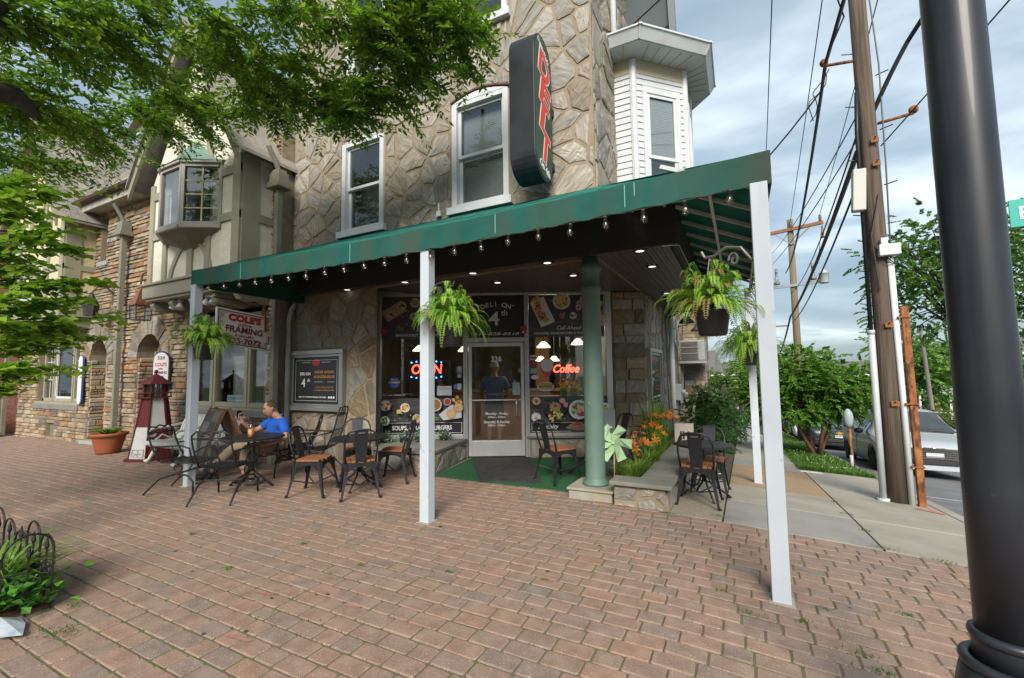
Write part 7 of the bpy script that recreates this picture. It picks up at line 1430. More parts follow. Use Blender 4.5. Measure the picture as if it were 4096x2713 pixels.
for z, s_ in ((5.1,1),(6.15,-1)): m = MB(); m.tube([(px_+s_*.1,py_,z),(px_+s_*.5,py_-.05,z+.02)], .022, 6); m.ball((px_+s_*.5,py_-.05,z+.07), .06, 8, 5); m.build('standoff_arm', m_rust, UP_, True)
m = MB(); m.tube([(px_+.1,py_-.1,p0+2.9),(px_+.14,py_-.08,4.4),(px_+.17,py_,6.0),(px_+.1,py_,7.5)], .011, 5); m.tube([(px_-.05,py_-.14,2.6),(px_-.1,py_-.14,3.4),(px_+.02,py_-.14,4.0)], .01, 5); m.build('loose_cable', m_iron, UP_)
m = MB(); m.tube([(px_+.02,py_-.15,3.0),(px_+.14,py_-.16,2.95),(px_-.1,py_-.14,3.25)], .008, 4); m.build('strap_wire', m_iron, UP_)
RP = thing('rusty_post', 'rusty square steel post leaning beside the utility pole', 'post', G(3.86,2.5)); m = MB(); m.hexa([(3.69,2.56,p0-.1),(3.77,2.56,p0-.1),(3.77,2.64,p0-.1),(3.69,2.64,p0-.1),(3.66,2.56,2.35),(3.74,2.56,2.35),(3.74,2.64,2.35),(3.66,2.64,2.35)]); m.build('post', m_rust, RP, bevel=.006)
for z in (.15,1.0,2.2): m = MB(); m.obox((3.71-(z+.4)*.011,2.6,z),(.14,.12,.02)); m.build('band', m_rust, RP)
tag(MB().prism([(3.55,2.3,g(3.55,2.3)+.006),(3.8,2.1,g(3.8,2.1)+.006),(3.84,2.2,g(3.84,2.2)+.006),(3.72,2.38,g(3.7,2.38)+.006)], (0,0,.001)).build('paint_mark', M('red paint', (.45,.12,.09), (.4,.28,.22), 14, .8)), 'faded red utility paint mark on the walk at the pole foot', 'paint mark')
# far pole with crossarms and transformers
FP = thing('far_utility_pole', 'more distant utility pole with crossarm and grey switchgear down the street', 'utility pole', G(4.0,18.4)); fx, fyy = 4.0, 18.4; fz = g(fx, fyy)
m_p2 = M('newer pole wood', (.2,.165,.11), (.15,.12,.08), 3, .9, stretch=(5,5,.4)); m = MB(); m.tube([(fx,fyy,fz),(fx,fyy,8.4)], [.17,.12], 14); m.build('pole', m_p2, FP, True)
ad = V((.93,-.37,0)); m = MB(); m.bar(V((fx,fyy-.16,7.9))-ad*1.25, V((fx,fyy-.16,7.9))+ad*1.25, .12, .14); m.build('crossarm', M('crossarm wood', (.3,.14,.06), rough=.8), FP); m = MB()
for s_ in (-1,1): m.bar(V((fx,fyy-.17,7.2)), V((fx,fyy-.17,7.85))+ad*s_*.75, .05, .05)
m.build('arm_brace', M('brace steel', (.4,.41,.42), rough=.5, metal=.4), FP); m = MB(); m.bar(V((fx,fyy-.16,5.3))-ad*1.3, V((fx,fyy-.16,5.3))+ad*1.3, .09, .12); m.build('equipment_arm', M('galvanised arm', (.36,.38,.4), rough=.5), FP)
for t in (-1.15,-.7,.75): c = V((fx,fyy-.18,5.42))+ad*t; m = MB(); m.lathe(tuple(c), [(.13,0),(.13,.12),(.07,.14),(.09,.3),(.06,.32),(.05,.55),(.07,.56),(.05,.75)], 10); m.build('switch', M('switch grey', (.3,.31,.33), (.1,.08,.09), 8, .5), FP, True)
c = V((fx,fyy-.2,5.2))+ad*1.15; m = MB(); m.lathe(tuple(c), [(.16,0),(.18,.04),(.18,.42),(.2,.43),(.1,.52),(.04,.6)], 14); m.build('transformer', M('transformer grey', (.42,.44,.46), rough=.45), FP, True)
for t in (-1.15,.0,1.15): c = V((fx,fyy-.16,7.97))+ad*t; m = MB(); m.lathe(tuple(c), [(.03,0),(.07,.05),(.04,.1),(.07,.15),(.04,.2),(.06,.25),(.03,.3)], 8); m.build('insulator', M('porcelain', (.13,.07,.06), rough=.3), FP, True)
for t in (-1.2,1.2): c = V((fx,fyy-.2,7.2))+ad*t; m = MB(); m.lathe(tuple(c), [(.04,0),(.07,.06),(.04,.12),(.07,.18),(.04,.3),(.03,.55)], 8); m.tube([tuple(c+V((0,0,.5))), tuple(c+ad*-.1+V((0,-.1,.0))), tuple(V((fx,fyy-.2,6.1))+ad*t*.8)], .012, 4); m.build('surge_arrester', MATS['porcelain'], FP, True)
FP2 = thing('far_utility_pole', 'farthest thin utility pole half hidden behind trees', 'utility pole', (4.6,44,-4)); m = MB(); m.tube([(4.6,44,-4),(4.6,44,6.5)], .15, 10); m.bar((3.3,44,5.6),(5.9,44,5.6),.12,.14); m.build('pole', m_p2, FP2)
FP3 = thing('street_light_pole', 'slim grey pole leaning before the brick houses', 'pole', (12.6,33,-3.3)); m = MB(); m.tube([(12.75,33,-3.3),(12.4,33,4.2)], [.13,.09], 10); m.build('pole', M('pale pole', (.28,.26,.23), rough=.8), FP3)
def wire(name, lbl, pts, r_, grp='overhead wires'):
    P = []
    for (a, b, sag) in pts:
        a, b = V(a), V(b)
        for k in range(13): f_ = k/12; P.append(a.lerp(b, f_)-V((0,0,sag*4*f_*(1-f_))))
    m = MB(); m.tube(P, r_, 4); o = m.build(name, m_iron); tag(o, lbl, 'wire', grp); return o
A3 = [V((fx,fyy-.16,8.28))+ad*t for t in (-1.15,0,1.15)]; NPZ = V((px_-.05,py_,10.6))
wire('power_line', 'leftmost high thin wire rising past the awning corner', [(A3[0], (2.25,-6,9.6), .15)], .011); wire('power_line', 'second high thin wire between awning corner and pole', [(A3[1], (2.95,-6,9.6), .2)], .011); wire('power_line', 'third high thin wire rising just left of the pole', [(A3[2], (3.75,-6,9.6), .25)], .011)
wire('thick_cable', 'thick bundled cable from top edge down beside the far pole', [((3.4,-6,7.8), (3.02,2.67,6.2), .15), ((3.02,2.67,6.2), (3.7,18.3,5.9), .6)], .026); wire('thick_cable', 'heavy dark cable bundle descending from the pole to the horizon', [((px_-.15,py_,4.75), (3.8,18.4,3.9), .25), ((3.8,18.4,3.9), (4.5,44,2.5), .7)], .04)
wire('phone_cable', 'cable just above the heavy bundle running down the street', [((px_-.18,py_,4.25), (3.85,18.4,3.6), .3)], .018); wire('phone_cable', 'slender cable from pole to far crossarm', [((px_-.1,py_,5.35), (fx-.8,fyy,6.9), .2)], .012); wire('phone_cable', 'second slender cable from pole to far switchgear', [((px_-.1,py_,5.0), (fx-1.0,fyy,6.2), .2)], .012); wire('phone_cable', 'third slender cable from pole to far pole', [((px_-.1,py_,5.15), (3.9,18.4,5.0), .45)], .014)
wire('thick_cable', 'cable from the pole climbing behind the black lamp post', [((px_-.1,py_,4.9), (px_+.5,py_-.05,6.2), -.05), ((px_+.5,py_-.05,6.2), (6.2,-4,9.2), .1)], .03); wire('phone_cable', 'thin cable from the pole to the right behind the lamp post', [((px_+.12,py_,4.75), (7.2,-2.5,8.5), .1)], .012); wire('service_drop', 'twisted service wire from the awning corner to the bundled cable', [((.2,3.2,3.75), (3.05,3.2,6.1), .35)], .013)
m = MB()
for k in range(2): m.tube([(3.02+.07*math.sin(j*.9+k*2)-.03*j, 2.8, 6.15-.09*j+.04*math.cos(j*1.1+k)) for j in range(9)], .007, 4)
m.tube([(px_-.1,py_,8.0),(px_-.3,py_,7.4),(px_-.2,py_,6.9),(px_-.42,py_,6.4)], .012, 4); m.tube([(px_+.12,py_,7.9),(px_+.3,py_,7.3),(px_+.22,py_,7.0),(px_+.5,py_,7.1)], .01, 4); o = m.build('splice_loops', m_iron, UP_, kind='stuff')
PM = thing('parking_meter', 'old grey parking meter on a rusty pipe in the grass', 'parking meter', G(3.82,7.3)); q = g(3.82,7.3); m = MB(); m.tube([(3.82,7.3,q),(3.79,7.3,q+.95)], .03, 10); m.build('pipe', m_rust, PM, True); m = MB(); m.tube([(3.8,7.3,q-.02),(3.8,7.3,q+.3)], .036, 10); m.build('sleeve', m_pvc, PM, True); m = MB(); m.lathe((3.785,7.3,q+.92), [(.05,0),(.09,.1),(.1,.22),(.09,.32),(.05,.4),(.01,.43)], 14); m.build('head', M('meter head', (.3,.36,.38), rough=.5), PM, True)
# street name sign at the right edge
SS = thing('street_sign', 'teal street name sign at the far right edge', 'sign', (8.6,11.2,0)); m = MB(); m.box(8.35,11.3,5.25,10.2,11.34,6.0); m.build('plate', M('sign teal', (.02,.36,.3), rough=.4), SS); text('FAYETTE ST', .5, (8.5,11.29,5.6), (1,0,0), UP, m_sw, SS, bold=.008, align='LEFT'); m = MB(); m.tube([(10.3,11.4,g(10,11.4)-.2),(10.3,11.4,6.2)], .06, 10); m.build('pole', m_pvc, SS)
# ---------------------------------------------------------------- vehicles
m_tyre = M('tyre', (.015,.015,.016), rough=.85); m_rim = M('alloy rim', (.4,.41,.42), rough=.3, metal=.8); m_cg = GLASS('car glass', (.22,.26,.26), .1); m_chr = M('chrome', (.7,.7,.7), rough=.12, metal=1); m_dk = M('dark plastic', (.02,.02,.022), rough=.6); m_hl = M('headlight', (.62,.64,.66), (.45,.46,.48), 20, .1, spec=.8); m_cin = M('cabin', (.05,.05,.055), rough=.8)
def lerp_tab(tab, y):
    for (a, b), (c, d) in zip(tab, tab[1:]):
        if y <= c: return b+(d-b)*(y-a)/(c-a)
    return tab[-1][1]
def car(name, lbl, loc, rz, paint, L_, W_, top, belt, gl0, gl1, grp=None, grille='bars', plate=True, emblem=None):
    """lofted body; top = outline of hood, screen and roof, belt = window line; gl0/gl1 = screen foot and screen head"""
    T_ = thing(name, lbl, 'car', (0,0,0), grp); hw = lambda y: W_/2*(1-.16*max(0,(.5-y)/.5)**2-.10*max(0,(y-L_+.45)/.45)**2)
    ys = sorted({0,.05,.15,.35,.7,gl0-.05,gl0,gl0+.3,gl0+.6,gl1,gl1+.2,gl1+.8,(gl1+L_)/2,L_-.9,L_-.5,L_-.2,L_-.05,L_}); NS = 9
    def sec(y, off=0):
        zt = lerp_tab(top, y); w_ = hw(y)+off; zb = min(lerp_tab(belt, y), zt-.04); tall = max(0, min(1, (zt-zb-.1)/.35)); wt = w_*(.93-.17*tall); zt += off
        return [(0,zt),(wt*.55,zt-.012),(wt*.9,zt-.04-.01*tall),(wt,zt-.06-.03*tall),(w_*.985,zb),(w_,zb-.15),(w_,.5),(w_*.985,.3),(w_*.9,.2)]
    m = MB(); rows = []
    for y in ys:
        s_ = sec(y); rows.append(len(m.v)); m.v += [(x,y,z) for x, z in reversed(s_)]+[(-x,y,z) for x, z in s_[1:]]
    n = 2*NS-1
    for a, b in zip(rows, rows[1:]):
        for k in range(n-1): m.f.append((a+k, b+k, b+k+1, a+k+1)); m.t.append(None)
    m.f += [tuple(rows[0]+k for k in range(n)), tuple(rows[-1]+k for k in range(n))[::-1]]; m.t += [None, None]
    body = m.build('body', paint, T_, True); sm = body.modifiers.new('s','SUBSURF'); sm.levels = 1; sm.render_levels = 1
    def P(y, i0, i1, t, sd, off): a, b = sec(y, off)[i0], sec(y, off)[i1]; return V((sd*(a[0]+(b[0]-a[0])*t), y, a[1]+(b[1]-a[1])*t))
    # side glass in three lights, windscreen, rear screen
    gy = [gl0+.35, gl1+.35, gl1+1.35, L_-.95 if L_ > 4.4 else L_-1.0, L_-.25]
    for sd in (-1,1):
        for a, b in zip(gy, gy[1:]):
            q = MB(); a2, b2 = a+.05, b-.04; kk = 5
            vs_ = [P(a2+(b2-a2)*k/kk,3,4,.93,sd,.012) for k in range(kk+1)]+[P(a2+(b2-a2)*k/kk,3,4,.1,sd,.012) for k in range(kk+1)]; fs_ = [(k,k+1,kk+2+k,kk+1+k) for k in range(kk)]; q.add(vs_, fs_ if sd > 0 else [f_[::-1] for f_ in fs_]); q.build('side_window', m_car_glass, T_)
        q = MB(); c = V((sd*(hw(gl0+.5)+.1), gl0+.55, lerp_tab(belt, gl0+.5)+.06)); q.ball(tuple(c), .1, 10, 6, (1.1,.7,.75)); q.build('mirror', paint if name != 'minivan' else m_dk, T_, True)
        q = MB(); q.bar(P(gl1+.3,3,3,0,sd,.02), P(L_-.6,3,3,0,sd,.02), .03, .04); q.build('roof_rail', m_dk, T_)
        q = MB(); q.bar(V((sd*(hw(1.5)+.004),1.3,.62)), V((sd*(hw(3.5)+.004),L_-1.3,.62)), .012, .03); q.build('trim_strip', paint, T_)
        for y in (gl0+1.35, gl0+2.3): q = MB(); q.bar(V((sd*(hw(y)+.01),y,.88)), V((sd*(hw(y)+.01),y+.16,.88)), .03, .03); q.build('door_handle', paint, T_)
        for y in (gl0+1.5, gl0+2.45): q = MB(); q.bar(V((sd*(hw(y)+.0015),y,.32)), V((sd*(hw(y)+.0015),y,lerp_tab(belt,y)-.02)), .008, .008); q.build('door_seam', m_dk, T_)
    q = MB(); ku = [-1,-.5,0,.5,1]
    def WS(u, t): y = gl0+.05+(gl1-gl0-.08)*t; s_ = sec(y, .012); w_ = s_[2][0]*.98; zt = s_[0][1]; return V((u*w_, y-.02*(1-u*u), zt-.03*abs(u)**2))
    vs_ = [WS(u, t/4) for t in range(5) for u in ku]; q.add(vs_, [(r_*5+k,r_*5+k+1,r_*5+6+k,r_*5+5+k) for r_ in range(4) for k in range(4)]); q.build('windscreen', m_car_glass, T_, True)
    q = MB(); q.bar(WS(-.9,-.02), WS(.9,-.02), .08, .03); q.build('wiper_cowl', m_dk, T_); q = MB(); q.bar(WS(-.6,.03), WS(.1,.12), .015, .015); q.bar(WS(.1,.03), WS(.75,.13), .015, .015); q.build('wiper', m_dk, T_)
    zf = lerp_tab(top, .05); q = MB(); q.hexa([(-.42,-.05,zf-.28),(.42,-.05,zf-.28),(.42,.1,zf-.28),(-.42,.1,zf-.28),(-.52,-.02,zf-.05),(.52,-.02,zf-.05),(.52,.12,zf-.05),(-.52,.12,zf-.05)]); gr_ = q.build('grille', m_dk, T_)
    for k in range(5): z = zf-.26+k*.05; q = MB(); q.bar((-.43-.02*k,-.056+.006*k,z), (.43+.02*k,-.056+.006*k,z), .01, .012); q.build('grille_bar', m_chr if grille == 'bars' else m_dk, gr_)
    q = MB(); q.bar((-.54,-.03,zf-.035),(.54,-.03,zf-.035),.03,.03); q.build('grille_trim', m_chr, T_)
    for sd in (-1,1):
        q = MB(); a = hw(.1); q.hexa([(sd*.54,-.02,zf-.2),(sd*(a-.02),.1,zf-.18),(sd*(a+.005),.5,zf-.12),(sd*.6,.3,zf-.2),(sd*.54,.02,zf-.03),(sd*(a-.04),.15,zf-.03),(sd*(a-.01),.55,zf+.03),(sd*.6,.35,zf)]); q.build('headlight', m_hl, T_, bevel=.02)
        q = MB(); q.box(sd*.52,-.02,.36,sd*(W_/2-.18),.05,.46); q.build('fog_light', m_dk, T_, bevel=.01)
    q = MB(); q.box(-.42,-.035,.32,.42,.05,.44); q.build('lower_intake', m_dk, T_, bevel=.02)
    if plate: q = MB(); q.box(-.16,-.05,.5,.16,-.03,.6); q.build('plate_holder', M('plate blank', (.5,.53,.56), rough=.5), T_)
    if emblem == 'wing': q = MB(); q.ball((0,-.03,zf-.02), .035, 10, 5, (1.6,.4,.7)); q.bar((-.2,-.02,zf-.015),(.2,-.02,zf-.015),.015,.018); q.build('badge', m_chr, T_, True)
    if emblem == 'bow': q = MB(); q.box(-.11,-.06,zf-.17,.11,-.04,zf-.12); q.prism([(-.045,-.062,zf-.2),(.065,-.062,zf-.2),(.045,-.062,zf-.09),(-.065,-.062,zf-.09)], (0,.02,0)); q.build('badge', M('gold badge', (.6,.36,.06), rough=.3, metal=.6), T_)
    for y in (.92, L_-.95):
        for sd in (-1,1):
            q = MB(); q.lathe((sd*(W_/2-.2),y,.33), [(.2,0),(.32,.0),(.335,.03),(.335,.17),(.32,.2),(.2,.2)], 26, (sd,0,0)); wh = q.build('wheel', m_tyre, T_, True)
            q = MB(); q.lathe((sd*(W_/2-.02),y,.33), [(.21,-.02),(.2,.012),(.13,-.01),(.05,.012),(.02,.015)], 20, (sd,0,0)); q.build('rim', m_rim, wh, True)
            q = MB(); q.tube([(sd*(W_/2-.005), y+.37*math.cos(math.pi*k/12), .33+.37*math.sin(math.pi*k/12)) for k in range(13)], .018, 5); q.build('wheel_arch', m_dk, T_, True)
    T_.location = loc; sl_ = -math.atan((g(loc[0], loc[1]+3)-g(loc[0], loc[1]))/3); T_.rotation_euler = (-sl_, 0, rz); return T_
m_car_glass = M('tinted car glass', (.03,.038,.038), (.045,.055,.05), 3, .04, spec=.7)
vt = [(0,.5),(.04,.72),(.2,.84),(.9,1.0),(1.1,1.05),(2.0,1.6),(2.25,1.69),(3.2,1.74),(4.3,1.7),(4.75,1.6),(4.95,1.0),(5.05,.5)]; vb = [(0,.7),(1,.95),(5.05,1.02)]
m_sil = M('silver paint', (.5,.53,.58), (.48,.51,.56), 2, .35, metal=.3, coat=.5); m_gry = M('dark grey paint', (.045,.05,.065), rough=.25, metal=.4, coat=.8)
RZ = lambda x, y: (x, y, g(x, y)-.14)
car('minivan', 'silver minivan parked facing us behind the utility pole', RZ(5.62,8.6), 0, m_sil, 5.05, 2.0, vt, vb, 1.1, 2.0, 'cars parked along the side street', emblem='wing')
st2_ = [(0,.55),(.04,.82),(.2,.95),(1.0,1.08),(1.25,1.12),(2.0,1.62),(2.2,1.7),(3.2,1.74),(4.3,1.66),(4.75,1.5),(4.9,1.0),(5.0,.5)]; sb = [(0,.8),(1,1.02),(5,1.1)]
car('sport_utility_car', 'dark grey sport utility car with gold badge parked behind the myrtle', RZ(5.0,16.2), 0, m_gry, 5.0, 2.0, st2_, sb, 1.25, 2.0, 'cars parked along the side street', emblem='bow')
sd_ = [(0,.45),(.05,.66),(.2,.74),(1.0,.88),(1.2,.92),(2.0,1.36),(2.4,1.44),(3.0,1.42),(3.7,1.2),(4.1,1.02),(4.55,.95),(4.65,.5)]; sbb = [(0,.6),(1,.84),(4.65,.95)]
car('sedan', 'white sedan parked far behind the grey sport utility car', RZ(5.0,23.5), 0, M('white car paint', (.6,.6,.6), rough=.25, coat=.6), 4.65, 1.85, sd_, sbb, 1.2, 2.0, 'cars parked along the side street')
car('sedan', 'dark sedan at the back of the parked row down the street', RZ(5.0,30), 0, M('black car paint', (.02,.02,.025), rough=.25, coat=.6), 4.65, 1.85, sd_, sbb, 1.2, 2.0, 'cars parked along the side street')
car('sedan', 'grey sedan on the far side of the street behind the minivan', RZ(11.0,19.0), math.pi*.5+.9, m_gry, 4.65, 1.85, sd_, sbb, 1.2, 2.0, 'cars parked along the side street')
car('sedan', 'light blue sedan beyond the minivan towards the houses', RZ(13.5,27.0), math.pi*.5+.6, M('pale blue paint', (.35,.42,.5), rough=.25, coat=.6), 4.65, 1.85, sd_, sbb, 1.2, 2.0, 'cars parked along the side street')
# ---------------------------------------------------------------- distant brick houses on the right
m_hb = M('house brick', (.26,.11,.075), (.2,.085,.06), 8, .9); m_roof = M('house shingle', (.13,.12,.12), (.1,.095,.09), 6, .9)
def house(x, y, z, w_, d_, h, lbl, mat, porch=True):
    T_ = thing('row_house', lbl, 'house', (x,y,z), 'brick houses across the side street'); m = MB(); m.box(x,y,z,x+w_,y+d_,z+h); m.build('wall', mat, T_)
    m = MB(); m.hexa([(x-.3,y-.4,z+h),(x+w_+.3,y-.4,z+h),(x+w_+.3,y+d_,z+h),(x-.3,y+d_,z+h),(x+.4,y+1.4,z+h+1.5),(x+w_-.4,y+1.4,z+h+1.5),(x+w_-.4,y+d_,z+h+1.5),(x+.4,y+d_,z+h+1.5)]); m.build('roof', m_roof, T_); m = MB(); m.box(x-.35,y-.5,z+h-.25,x+w_+.35,y-.05,z+h+.02); m.build('cornice', m_white, T_)
    for k in range(3):
        u = x+.5+k*(w_-1)/3; m = MB(); m.box(u,y-.06,z+h-2.1,u+.75,y-.01,z+h-.5); wn = m.build('window', m_white, T_); m = MB(); m.box(u+.1,y-.08,z+h-2.0,u+.65,y-.065,z+h-.6); m.build('pane', m_car_glass, wn)
        m = MB(); m.box(u-.22,y-.08,z+h-2.1,u-.03,y-.02,z+h-.5); m.build('shutter', m_dk, T_)
    if porch:
        m = MB(); m.hexa([(x-.1,y-2.2,z+2.7),(x+w_+.1,y-2.2,z+2.7),(x+w_+.1,y,z+2.9),(x-.1,y,z+2.9),(x-.1,y-2.2,z+2.85),(x+w_+.1,y-2.2,z+2.85),(x+w_+.1,y,z+3.6),(x-.1,y,z+3.6)]); m.build('porch_roof', M('porch roof', (.5,.52,.53), (.4,.42,.43), 4, .6), T_)
        for u in (x+.05, x+w_/2, x+w_-.05): m = MB(); m.box(u-.08,y-2.1,z+.2,u+.08,y-1.94,z+2.7); m.build('porch_post', m_white, T_)
        m = MB(); m.box(x,y-2.2,z-.6,x+w_,y,z+.2); m.build('porch_deck', m_conc, T_); m = MB(); m.box(x+.6,y-.05,z+.2,x+1.6,y-.01,z+2.3); m.build('door', m_dk, T_); m = MB(); m.box(x+2.2,y-.06,z+.9,x+3.6,y-.01,z+2.3); m.build('window', m_car_glass, T_)
        m = MB(); m.bar((x,y-2.1,z+1.0),(x+w_,y-2.1,z+1.0),.06,.08); m.build('porch_rail', m_white, T_)
house(17.2,54,-3.9,4.6,8,5.6,'brick row house with white porch left of the pole',m_hb); house(22.2,55,-3.4,5.0,8,6.2,'taller brick row house with white bay windows right of the pole',m_hb); house(28,57,-3.2,6,9,6,'tan brick row house farther right behind the lamp post',M('tan brick', (.33,.25,.17), (.27,.2,.14), 8, .9)); house(10.8,58,-4.2,5.4,8,5.0,'low pale house seen under the myrtle branches',M('pale wall', (.5,.48,.44), rough=.9)); house(-3.2,62,-4.3,5,8,5.2,'pale house beyond the end of the side walk',MATS['pale wall'])
struct(MB().hexa([(12.2,45,-5.3),(60,45,-5.3),(60,80,-5.3),(12.2,80,-5.3),(15,51.3,-3.9),(60,51.3,-3.2),(60,80,-3.2),(15,80,-3.9)]).build('bank', m_turf))
HR = thing('handrail', 'pale metal handrail on the bank before the houses', 'railing', (15,48,-4.2)); m = MB()
for z in (.9,.45): m.bar((14.2,46.5,-4.35+z),(18.2,50.5,-3.95+z),.05,.05)
for k in range(6): f_ = k/5; m.bar((14.2+4*f_,46.5+4*f_,-4.4+.4*f_),(14.2+4*f_,46.5+4*f_,-3.45+.4*f_),.05,.05)
m.build('rail', M('rail grey', (.45,.46,.44), rough=.5), HR)
# buildings across the front street, seen only as reflections in the glass
for i, (x, w_, h, mt) in enumerate(((-24,13,7.5,m_hb),(-8,10,6.5,MATS['pale wall']),(5,13,8,m_hb))):
    T_ = thing('facing_building', ['brick building across the front street to the left','pale building across the front street opposite the shop','brick building across the front street to the right'][i], 'building', (x,-30,-.3), 'buildings across the front street'); m = MB(); m.box(x,-36,-.4,x+w_,-28,h); m.build('wall', mt, T_); m = MB(); m.box(x-.3,-36.3,h,x+w_+.3,-27.6,h+.4); m.build('roof', m_roof, T_)
    for k in range(4):
        for z in (.8, 4.0): u = x+.8+k*(w_-1)/4; m = MB(); m.box(u,-28,z,u+1.3,-27.94,z+1.8); wn = m.build('window', m_white, T_); m = MB(); m.box(u+.1,-27.94,z+.1,u+1.2,-27.92,z+1.7); m.build('pane', m_car_glass, wn)
# ================================================================ people
m_skin = M('skin', (.45,.24,.16), (.4,.2,.135), 12, .5); m_hair = M('dark hair', (.03,.024,.02), (.06,.05,.045), 40, .7)
def skin(name, nodes, edges, mat, parent, root=0, sub=2):
    me = bpy.data.meshes.new(name); me.from_pydata([tuple(p) for p, r_ in nodes], edges, []); me.materials.append(mat); o = bpy.data.objects.new(name, me); col.objects.link(o); par(o, parent)
    bpy.context.view_layer.objects.active = o; s_ = o.modifiers.new('skin', 'SKIN'); s_.use_smooth_shade = True
    if len(me.skin_vertices) == 0:
        with bpy.context.temp_override(object=o, active_object=o, selected_objects=[o]): bpy.ops.mesh.customdata_skin_add()
    for v, (p, r_) in zip(me.skin_vertices[0].data, nodes): v.radius = r_ if isinstance(r_, tuple) else (r_, r_); v.use_root = False
    me.skin_vertices[0].data[root].use_root = True; b = o.modifiers.new('sub', 'SUBSURF'); b.levels = b.render_levels = sub; return o
def with_head(o, c, fw):
    """bake the grown body and add the shaped skull and jaw to the same mesh"""
    fw = fw.normalized(); rt = fw.cross(UP).normalized(); up = rt.cross(fw); me = bpy.data.meshes.new_from_object(o.evaluated_get(bpy.context.evaluated_depsgraph_get())); m = MB()
    m.v = [tuple(v.co) for v in me.vertices]; m.f = [tuple(q.vertices) for q in me.polygons]; n, k, b0 = 18, 14, len(m.v)
    for i in range(k+1):
        z = -math.cos(math.pi*i/k); w_ = math.sqrt(max(1e-4, 1-z*z)); j = max(0, -z)
        for a in range(n):
            t = 6.2832*a/n; x, y = math.sin(t), math.cos(t); m.v.append(tuple(c+rt*x*w_**.85*.08*(1-.22*j)+fw*(y*w_**.85*(.1 if y > 0 else .096)*(1-.12*j)+.018*j)+up*z*.122))
    m.f += [(b0+i*n+a, b0+i*n+(a+1)%n, b0+(i+1)*n+(a+1)%n, b0+(i+1)*n+a) for i in range(k) for a in range(n)]; m.t = [None]*len(m.f)
    nm = m.mesh(o.name, m_skin, True); o.modifiers.clear(); o.data = nm; return o
def hand(nodes, edges, wrist_i, wrist, dirv, thumbv, curl, s_=1.0):
    """palm, four unequal bent fingers and a thumb leaving the side of the palm"""
    d = dirv.normalized(); t = (thumbv-d*thumbv.dot(d)).normalized(); n = d.cross(t); pi = len(nodes); nodes.append((wrist+d*.055*s_, (.03*s_,.016*s_))); edges.append((wrist_i, pi))
    for k, ln in enumerate((.068,.078,.073,.056)):
        b = wrist+d*.085*s_+t*(.03-.02*k)*s_; i = len(nodes); p1 = b+d*ln*.45*s_+n*curl*.012; p2 = p1+(d*.4+n*curl).normalized()*ln*.4*s_; p3 = p2+(d*.05+n*curl).normalized()*ln*.3*s_; nodes += [(b,.0095*s_),(p1,.009*s_),(p2,.0085*s_),(p3,.0075*s_)]; edges += [(pi,i),(i,i+1),(i+1,i+2),(i+2,i+3)]
    i = len(nodes); b = wrist+d*.035*s_+t*.03*s_; nodes += [(b,.011*s_),(b+(d*.6+t*.6)*.035*s_,.0095*s_),(b+(d+t*.35+n*curl*.5).normalized()*.065*s_,.008*s_)]; edges += [(pi,i),(i,i+1),(i+1,i+2)]
def headparts(c, fw, T_, hairmat, cap=None, r_=.095, bald=False):
    """face details, ears and hair round a head centred at c that looks along fw"""
    fw = fw.normalized(); rt = fw.cross(UP).normalized(); up = rt.cross(fw)
    at = lambda x, y, z: c+rt*x+fw*y+up*z
    for s_ in (-1,1):
        m = MB(); m.ball(tuple(at(s_*.032,.08,.012)), .0085, 8, 5); m.build('eye', M('eye white', (.6,.58,.55), rough=.3), T_, True); m = MB(); m.ball(tuple(at(s_*.032,.088,.012)), .0055, 6, 4); m.build('iris', M('iris', (.03,.02,.015)), T_, True)
        m = MB(); m.tube([at(s_*.014,.093,.03),at(s_*.033,.093,.036),at(s_*.05,.082,.03)], .0045, 5); m.build('eyebrow', hairmat, T_); m = MB(); m.ball(tuple(at(s_*.083,-.005,.0)), .026, 10, 6, (.45,.8,1.15)); m.build('ear', m_skin, T_, True)
    m = MB(); m.tube([at(0,.088,.02),at(0,.105,-.012),at(0,.112,-.028),at(0,.096,-.036)], [.008,.01,.012,.009], 8); m.build('nose', m_skin, T_, True); m = MB(); m.tube([at(-.024,.085,-.06),at(0,.095,-.057),at(.024,.085,-.06)], [.003,.0055,.003], 6); m.build('mouth', M('lips', (.33,.13,.1)), T_, True)
    m = MB(); n, k = 14, 8
    for i in range(k+1):
        ph = math.pi*.5*i/k*1.02
        for j in range(n):
            th = 6.2832*j/n; front = max(0, math.cos(th)); lim = ph*(1-.5*front); z = math.cos(lim); q = math.sin(lim); m.v.append(tuple(at(math.sin(th)*q*.091, math.cos(th)*q*.104-.01, z*.122+.006)))
    for i in range(k):
        for j in range(n): m.f.append((i*n+j, i*n+(j+1)%n, (i+1)*n+(j+1)%n, (i+1)*n+j)); m.t.append(None)
    m.build('cap' if cap else 'hair', cap or hairmat, T_, True)
    if cap: m = MB(); m.hexa([at(-.07,.06,.035),at(.07,.06,.035),at(.05,.17,.02),at(-.05,.17,.02),at(-.07,.06,.045),at(.07,.06,.045),at(.05,.17,.03),at(-.05,.17,.03)]); m.build('cap_peak', cap, T_, bevel=.008)
B = V((-4.78,-.88,g(-4.78,-.88))); r_, t_ = V((.889,.457,0)), V((.457,-.889,0)); Q = lambda u, v, z: B+r_*u+t_*v+V((0,0,z))
MAN = thing('person', 'man in a blue polo shirt and khaki trousers sitting and reading his phone', 'person', tuple(B))
HC_ = Q(-.08,.035,1.005); FW = (r_*-.72+t_*.62+V((0,0,-.28))).normalized()
